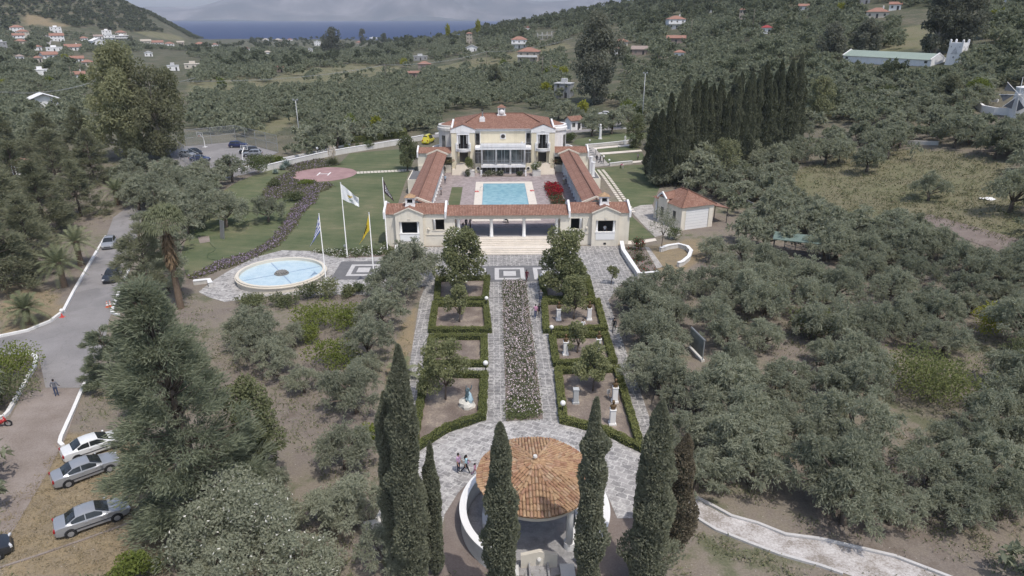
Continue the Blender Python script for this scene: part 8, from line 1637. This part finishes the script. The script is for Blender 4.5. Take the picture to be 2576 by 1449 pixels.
# bright bushes
BB = [(650, 440, 2.6, 4.2, 'shrub_leaf', 'tall bright leafy bush at the white wall end'), (672, 424, 2.2, 3.2, 'shrub_leaf', 'bright leafy bush left of the agaves'), (700, 414, 1.8, 2.4, 'citrus_leaf', 'yellow-green bush behind the agaves'), (740, 505, 1.8, 1.6, 'broad_leaf', 'dark low bush on the ground cover bank'), (770, 462, 2.0, .8, 'citrus_leaf', 'yellow-green cushion below the helipad'), (690, 470, 1.5, 1.5, 'broad_leaf', 'dark bush above the small lawn olive'), (875, 382, 1.0, 1.9, 'shrub_leaf', 'trimmed bush beside the white wall coping'), (928, 375, 1.6, 2.3, 'shrub_leaf', 'bigger trimmed bush in front of the white wall'), (902, 378, .9, 1.6, 'shrub_leaf', 'small bush between two trimmed ones at the white wall'), (1430, 358, 2.2, 2.8, 'shrub_leaf', 'dark green bush right of the villa corner'), (30, 960, 3.8, 3.4, 'citrus_leaf', 'big yellow-green bush on the kerbed island'), (10, 1010, 3.0, 3.0, 'broad_leaf', 'dark bush at the lower end of the kerbed island'), (780, 752, 1.6, 2.2, 'broad_leaf', 'dark bush below the fountain rim'), (825, 748, 1.9, 2.8, 'magnolia_leaf', 'leafy bush in front of the fountain right side'), (640, 765, 2.4, 1.2, 'broad_leaf', 'low dark hedge bush in front of the fountain'), (720, 770, 2.0, 1.6, 'broad_leaf', 'low grey bush at the lower fountain edge'), (880, 745, 1.4, 1.6, 'magnolia_leaf', 'small bush below the mosaic square'), (905, 735, 1.2, 1.3, 'rose_leaf', 'rose bush by the foot of the yellow flagpole'),
      (800, 825, 3.0, 3.0, 'citrus_leaf', 'bright green citrus on the slope below the fountain'), (872, 832, 2.8, 3.0, 'citrus_leaf', 'bright citrus bush between two grey olives'), (842, 925, 2.8, 2.8, 'citrus_leaf', 'bright citrus bush left of the third hedge'), (780, 860, 1.6, 2, 'citrus_leaf', 'small bright bush amid the slope olives'), (930, 1110, 1.3, 1.6, 'citrus_leaf', 'light green sprout bush left of the tallest cypress'), (1930, 790, 2.8, 3.4, 'citrus_leaf', 'bright citrus among the olives near the notice board'), (2040, 850, 3.2, 3.8, 'grove_green_leaf', 'wide bright citrus right of the notice board'), (2300, 990, 4.6, 4.4, 'grove_green_leaf', 'large spreading green tree in the right grove'), (2385, 1020, 4.4, 4.2, 'grove_green_leaf', 'second large spreading green tree in the right grove'), (2480, 840, 2.6, 3.2, 'yellow_leaf', 'yellow-green tree by the grey mesh fence'), (2560, 930, 2.4, 3.0, 'broad_leaf', 'deep green round tree at the right edge'), (1720, 320, 0, 0, '', '')]
for q in BB:
    if q[2] == 0: continue
    px, py, R, H, mat, lab = q; p = G(px, py); o = link('broadleaf_bush', shrub_mesh('broadleaf_bush', R, H, int(700 * R), .3 if p.y > 100 else .24, .16 if p.y > 100 else .13, (mat,), 0, 9)); o.location = p; tag(o, lab, 'bush')
CI = [(1460, 290, 'yellow_leaf', 'first yellow-green citrus behind the car park'), (1600, 296, 'citrus_leaf', 'green citrus row beside the far floodlight pole'), (1575, 290, 'citrus_leaf', 'bright citrus right of the black off-roader'), (1395, 194, 'yellow_leaf', 'yellow citrus left of two on the small meadow'), (1418, 198, 'yellow_leaf', 'yellow citrus right of two on the small meadow'), (1376, 240, 'yellow_leaf', 'citrus beside the pale modern house'), (1378, 200, 'citrus_leaf', 'tiny citrus at the meadow poles'), (955, 333, 'yellow_leaf', 'lone yellow-green bush in the olives left of the villa'), (885, 330, 'citrus_leaf', 'green citrus in the valley olives'), (810, 300, 'citrus_leaf', 'rounded citrus near the floodlight pole of the court'), (128, 222, 'citrus_leaf', 'round clipped green tree on the brown field'), (10, 232, 'yellow_leaf', 'yellow bush at the left edge of the field'), (2495, 60, 'yellow_leaf', 'yellow bush by the leaning pole'), (2525, 55, 'yellow_leaf', 'second yellow bush right of the leaning pole'), (2115, 35, 'yellow_leaf', 'yellow-green bush row in front of the top right house'), (2180, 262, 'broad_leaf', 'dark bush cluster in the olives left of the white pillar'), (2230, 255, 'broad_leaf', 'dark green bush right of the white pillar'), (1130, 102, 'yellow_leaf', 'yellow conical tree near the shore'), (1205, 92, 'yellow_leaf', 'yellow conical tree by the tower like house'), (1265, 175, 'citrus_leaf', 'small citrus at the meadow edge'), (1015, 170, 'yellow_leaf', 'yellow bush by the red roofed huts'), (210, 215, 'citrus_leaf', 'light green bush under the village cottage'), (165, 160, 'yellow_leaf', 'bright yellow-green tree in front of the red and white house'), (560, 225, 'citrus_leaf', 'green bush on the left meadow edge')]
cm = shrub_mesh('citrus_tree', 1.6, 3.0, 420, .5, .3, ('citrus_leaf',), 0, 7); ym = shrub_mesh('citrus_tree', 1.6, 3.0, 420, .5, .3, ('yellow_leaf',), 0, 7); dm_ = shrub_mesh('citrus_tree', 2.0, 3.0, 500, .5, .3, ('broad_leaf',), 0, 8)
for px, py, mat, lab in CI:
    p = G(px, py); o = link('citrus_tree' if mat != 'broad_leaf' else 'broadleaf_bush', {'citrus_leaf': cm, 'yellow_leaf': ym, 'broad_leaf': dm_}[mat]); o.location = p; s_ = 1.25 + p.y / 600; o.scale = (s_, s_, s_ * (2.2 if 'conical' in lab else 1)); o.rotation_euler.z = px; tag(o, lab, 'tree')
hb = G(905, 352); t_ = hedge('dark_hedge', [(830, 368), (1025, 345), (1020, 336), (828, 356)], 1.2, 1.6, 'long dark hedge behind the driveway left of the villa'); 
# ---- cypresses
def cypress(seed, h, R, n, mat='cypress_leaf', L=.36, Wd=.15):
    g = np.random.default_rng(seed); u = g.uniform(.02, 1, n) ** .92; a = g.uniform(0, 6.28, n); prof = R * np.clip((1 - u ** 4.5), 0, 1) ** .7 * np.clip(.72 + u * 1.6, 0, 1) * (1 - .2 * u); nl = 130; lu, la, ls = g.uniform(0, 1, nl), g.uniform(0, 6.28, nl), g.uniform(-.22, .38, nl)
    bump = np.zeros(n)
    for i in range(nl): bump += ls[i] * np.exp(-(((u - lu[i]) * h / .55) ** 2) - ((np.angle(np.exp(1j * (a - la[i]))) * 1.6) ** 2))
    r = prof * g.uniform(.72, 1.0, n) * (.85 + bump); C = np.column_stack([r * np.cos(a), r * np.sin(a), .3 + u * (h - .3)]); D = np.column_stack([np.cos(a) * .55, np.sin(a) * .55, np.full(n, .9)]) + g.normal(size=(n, 3)) * .45; c = leaf_mesh('crown', C, D, L, Wd, mat, g)
    m = MB(); zs = np.linspace(.02, .97, 14); m.lathe([(0, -.2), (.16, -.2), (.16, .3)] + [(R * .55 * max(.02, (1 - z ** 4.5)) ** .7 * min(1, .6 + z * 1.2) * (1 - .18 * z), .3 + z * (h - .4)) for z in zs] + [(0, h * .985)], 0, 0, 10); return c, m  # trunk foot with an added dark core that blocks the view through the crown
M('cypress_inner', (.09, .1, .068), .95, .4, 4)
def cyp(x, y, h, R, label, seed, mat='cypress_leaf', n=None, group=None): 
    t0 = thing('cypress_tree', label, 'cypress', (x, y, T(x, y)), seed, group); c, m = cypress(seed, h, R, n or int(h * R * 1500), mat, .22, .095); m.build('trunk', 'cypress_inner', t0, True); link('crown', c, t0)
for px, ptop, yy, R, lab, sd in ((1000, 868, 32.0, 1.08, 'tall cypress at the far left of the front row, dark and broad', 81), (964, 985, 33.6, .8, 'slim dark cypress behind the broad leftmost one', 82), (1080, 1112, 33.4, .58, 'thinnest cypress left of the gazebo', 83), (1258, 1064, 29.6, 1.02, 'cypress covering the left part of the gazebo roof', 84), (1502, 1000, 31.2, .9, 'cypress covering the right edge of the gazebo', 85), (1668, 1008, 31.8, 1.32, 'broad bushy cypress right of the gazebo', 86)):
    r = ray(px, ptop); t_ = yy / r.y; pt = CAMP + r * t_; cyp(pt.x, yy, pt.z, R, lab, sd, group='front row of cypresses around the gazebo')
r = ray(1730, 1092); pt = CAMP + r * (35.0 / r.y); cyp(pt.x, 35.0, pt.z, .9, 'brown drying cypress behind the broad right one', 87, 'dry_cypress_leaf', group='front row of cypresses around the gazebo')
CPN = [cypress(90 + i, 16, 1.55, 9000, 'grove_cypress_leaf', L=.42, Wd=.19) for i in range(4)]; CPT = [m.build('trunk', 'cypress_inner', None, True) for c, m in CPN]; CPM = [o.data for o in CPT]
for o in CPT: bpy.data.objects.remove(o)
GV = [(1634, 448, 285), (1650, 470, 262), (1672, 468, 245), (1692, 464, 232), (1712, 462, 206), (1733, 455, 222), (1752, 452, 205), (1772, 446, 230), (1790, 440, 214), (1810, 440, 222), (1830, 436, 200), (1850, 430, 218), (1868, 424, 196), (1888, 420, 205), (1905, 415, 186), (1925, 410, 196), (1945, 405, 178), (1965, 400, 165), (1984, 395, 152), (1700, 430, 200), (1740, 425, 190), (1780, 420, 195), (1820, 412, 185), (1860, 405, 188), (1900, 398, 172), (1940, 390, 160), (1680, 440, 226), (1722, 436, 214), (1762, 432, 208), (1800, 426, 202), (1842, 418, 196), (1882, 410, 186), (1920, 402, 176), (1962, 392, 164), (1998, 385, 172)]
for i, (px, py, pt_) in enumerate(GV):
    p = G(px, py); r = ray(px + 3, pt_); top = CAMP + r * (p.y / r.y); h = top.z - p.z; t0 = thing('cypress_tree', ('cypress in the front line of the dense grove above the right lawn' if i < 10 else 'cypress in the right half of the dense grove' if i < 19 else 'cypress in the hidden back line of the dense grove'), 'cypress', p, i * 1.7, ('front line of the cypress grove' if i < 10 else 'right half of the cypress grove' if i < 19 else 'back line of the cypress grove'), (1.0 + .16 * math.sin(i * 1.9), 1.0 + .16 * math.cos(i * 2.6), h / 16 * (1 + .07 * math.sin(i * 5.3)))); t0.rotation_euler = (R_(1.6) * math.sin(i * 3.1), R_(1.6) * math.cos(i * 2.3), i * 1.7); link('trunk', CPM[i % 4], t0); link('crown', CPN[i % 4][0], t0)
# small far cypresses by the sea
for px, py, h, lab in ((1084, 93, 16, 'pointed dark cypress beside the white cube house'), (1036, 98, 9, 'first of the little cypresses on the shore skyline'), (1010, 97, 7, 'second little cypress on the shore skyline')):
    p = G(px, py); t0 = thing('cypress_tree', lab, 'cypress', p, 0, None, (1.5, 1.5, h / 16)); link('trunk', CPM[0], t0); link('crown', CPN[0][0], t0)
# ---- palms
def frond(V, Q, base, az, el, L, droop, wl, nseg=9, nl=26, rgx=RG):
    pts = []; d = np.array([math.cos(az), math.sin(az)])
    for k in range(nseg + 1): u = k / nseg; r = L * u * math.cos(el) * (1 - .12 * u); z = L * (u * math.sin(el) - droop * u * u); pts.append(np.array([base[0] + d[0] * r, base[1] + d[1] * r, base[2] + z]))
    pts = np.array(pts); sd = np.array([-d[1], d[0], 0])
    for i in range(nl):
        u = .12 + .88 * i / nl; k = min(nseg - 1, int(u * nseg)); p = pts[k] + (pts[k + 1] - pts[k]) * (u * nseg - k); tg = pts[k + 1] - pts[k]; tg /= np.linalg.norm(tg); ll = wl * math.sin(math.pi * (.12 + .8 * u)) ** .7
        for s in (-1, 1):
            dd = sd * s * .8 + tg * .6 + np.array([0, 0, -.25 + .3 * rgx.uniform()]); e = p + dd * ll; w = tg * .035; j = len(V); V += [p - w, p + w, e + w * .2, e - w * .2]; Q.append((j, j + 1, j + 2, j + 3))
def date_palm(px, py, h, L, label, n=46):
    p = G(px, py); t0 = thing('date_palm', label, 'palm', p); m = MB(); m.lathe([(0, -.2), (.42, -.2), (.36, h * .5), (.42, h - .2), (.3, h + .2), (0, h + .3)], 0, 0, 10); m.build('trunk', 'palm_bark', t0); V = []; Q = []
    for i in range(n): u = i / n; frond(V, Q, (0, 0, h), 2.4 * i, 1.25 - 1.35 * u, L * RG.uniform(.85, 1.1), .25 + .35 * u, .55)
    link('fronds', mesh_np('fronds', np.array(V), np.array(Q), 'palm_leaf'), t0)
date_palm(163, 722, 3.2, 3.6, 'date palm leaning over the left road above the kerb bend'); date_palm(205, 668, 3.4, 3.4, 'date palm higher up beside the silver hatchback'); date_palm(73, 815, 1.8, 3.0, 'short date palm on dry grass at the left kerb'); date_palm(297, 515, 2.5, 3.4, 'small date palm by the map board'); date_palm(1012, 950, .6, 2.2, 'small palm sprouting beside the left garden path', 18)
def fan_palm(px, py, h, label):
    p = G(px, py); t0 = thing('fan_palm', label, 'palm', p); m = MB(); m.lathe([(0, -.2), (.45, -.2), (.32, h * .5), (.3, h), (0, h + .2)], 0, 0, 10); m.build('trunk', 'palm_bark', t0); V = []; Q = []; mi = []
    for i in range(110):
        dry = i > 62; u = i / 62 if not dry else (i - 62) / 48; az = 2.4 * i; el = 1.25 - 1.45 * u if not dry else -1.25; st = 1.5 if not dry else .8; hb = h if not dry else h - .4 - 3.6 * u
        b = np.array([math.cos(az) * math.cos(el), math.sin(az) * math.cos(el), math.sin(el)]) * st * (1 - .1 * u); c = np.array([0, 0, hb]) + b; ax = b / np.linalg.norm(b); sd = np.cross(ax, [0, 0, 1]); sd /= np.linalg.norm(sd) + 1e-6
        for k in range(13):
            f = (k - 6) / 6 * 1.25; d = ax * math.cos(f) + sd * math.sin(f); l = (1.5 if not dry else 1.1) * RG.uniform(.85, 1.1); mid = c + d * l * .62; e = c + d * l * .85 + np.array([0, 0, -.32 * l if not dry else -.3]); w = np.cross(d, [0.2, .3, 1]); w /= np.linalg.norm(w); w *= .055; j = len(V); V += [c - w * .3, c + w * .3, mid + w, mid - w, mid - w, mid + w, e + w * .2, e - w * .2]; Q += [(j, j + 1, j + 2, j + 3), (j + 4, j + 5, j + 6, j + 7)]; mi += [int(dry)] * 2
    mi = np.array(mi); V = np.array(V); Q = np.array(Q)
    for k, nm, mt in ((0, 'fronds', 'palm_leaf'), (1, 'dry_skirt', 'dry_palm_leaf')):
        q = Q[mi == k]; ids = q.ravel(); link(nm, mesh_np(nm, V[ids], np.arange(len(ids)).reshape(-1, 4), mt), t0)
fan_palm(455, 775, 10.6, 'fan palm with hanging dry skirt beside the fountain paving')

# ---- low weeds, dry grass and fallen leaves in the groves
def scatter_area(n, y0, y1): y = rg.uniform(y0 ** .5, y1 ** .5, n) ** 2; x = rg.uniform(-1, 1, n) * (y * .84 + 12); z = Tn(x, y); P = np.column_stack([x, y, z]); px, py, _ = PJ(x, y, z); k = np.ones(n, bool); return P, px, py, k
P, px, py, k = scatter_area(34000, 30, 240)
for c in CLEAR[:5]: k &= ~inpoly(px, py, c)
nn_ = np.sin(P[:, 0] * .31 + 1) * np.sin(P[:, 1] * .27) + .5 * np.sin(P[:, 0] * .9 + P[:, 1] * .7); k &= (nn_ > -.25); P = P[k]
cover('undergrowth', P, .35, .28, 8, .34, .07, ('weed_leaf', 'dry_weed'), .3, 'low weeds and dry grass on the soil under the groves', 'undergrowth')
P = np.concatenate([region(f, 1500, 60, 420) for f in (FIELDS[2],)] + [region(f, 500, 200, 700) for f in FIELDS[:2]]); cover('meadow_grass', P, .5, .5, 9, .6, .12, ('weed_leaf', 'dry_weed'), .5, 'tall dry meadow grass in the open fields', 'meadow grass')
P = np.concatenate([region(f, 900, 25, 70) for f in DRY[1:2]]); cover('meadow_grass', P, .14, .2, 9, .22, .05, ('dry_weed',), 0, 'dry yellow grass around the parked cars', 'dry grass')
# ================================================================== HAZE
m, t, o = base_mat('haze_air'); v = nd(t, 'ShaderNodeVolumePrincipled', Density=7e-5, Anisotropy=-.4); v.inputs['Color'].default_value = (.76, .83, 1, 1); t.links.new(v.outputs[0], o.inputs['Volume'])
hz_ = MB(); hz_.box(-27000, 27000, -200, 16200, -31, 1100); o_ = hz_.build('haze', 'haze_air'); tag(o_, kind='stuff')
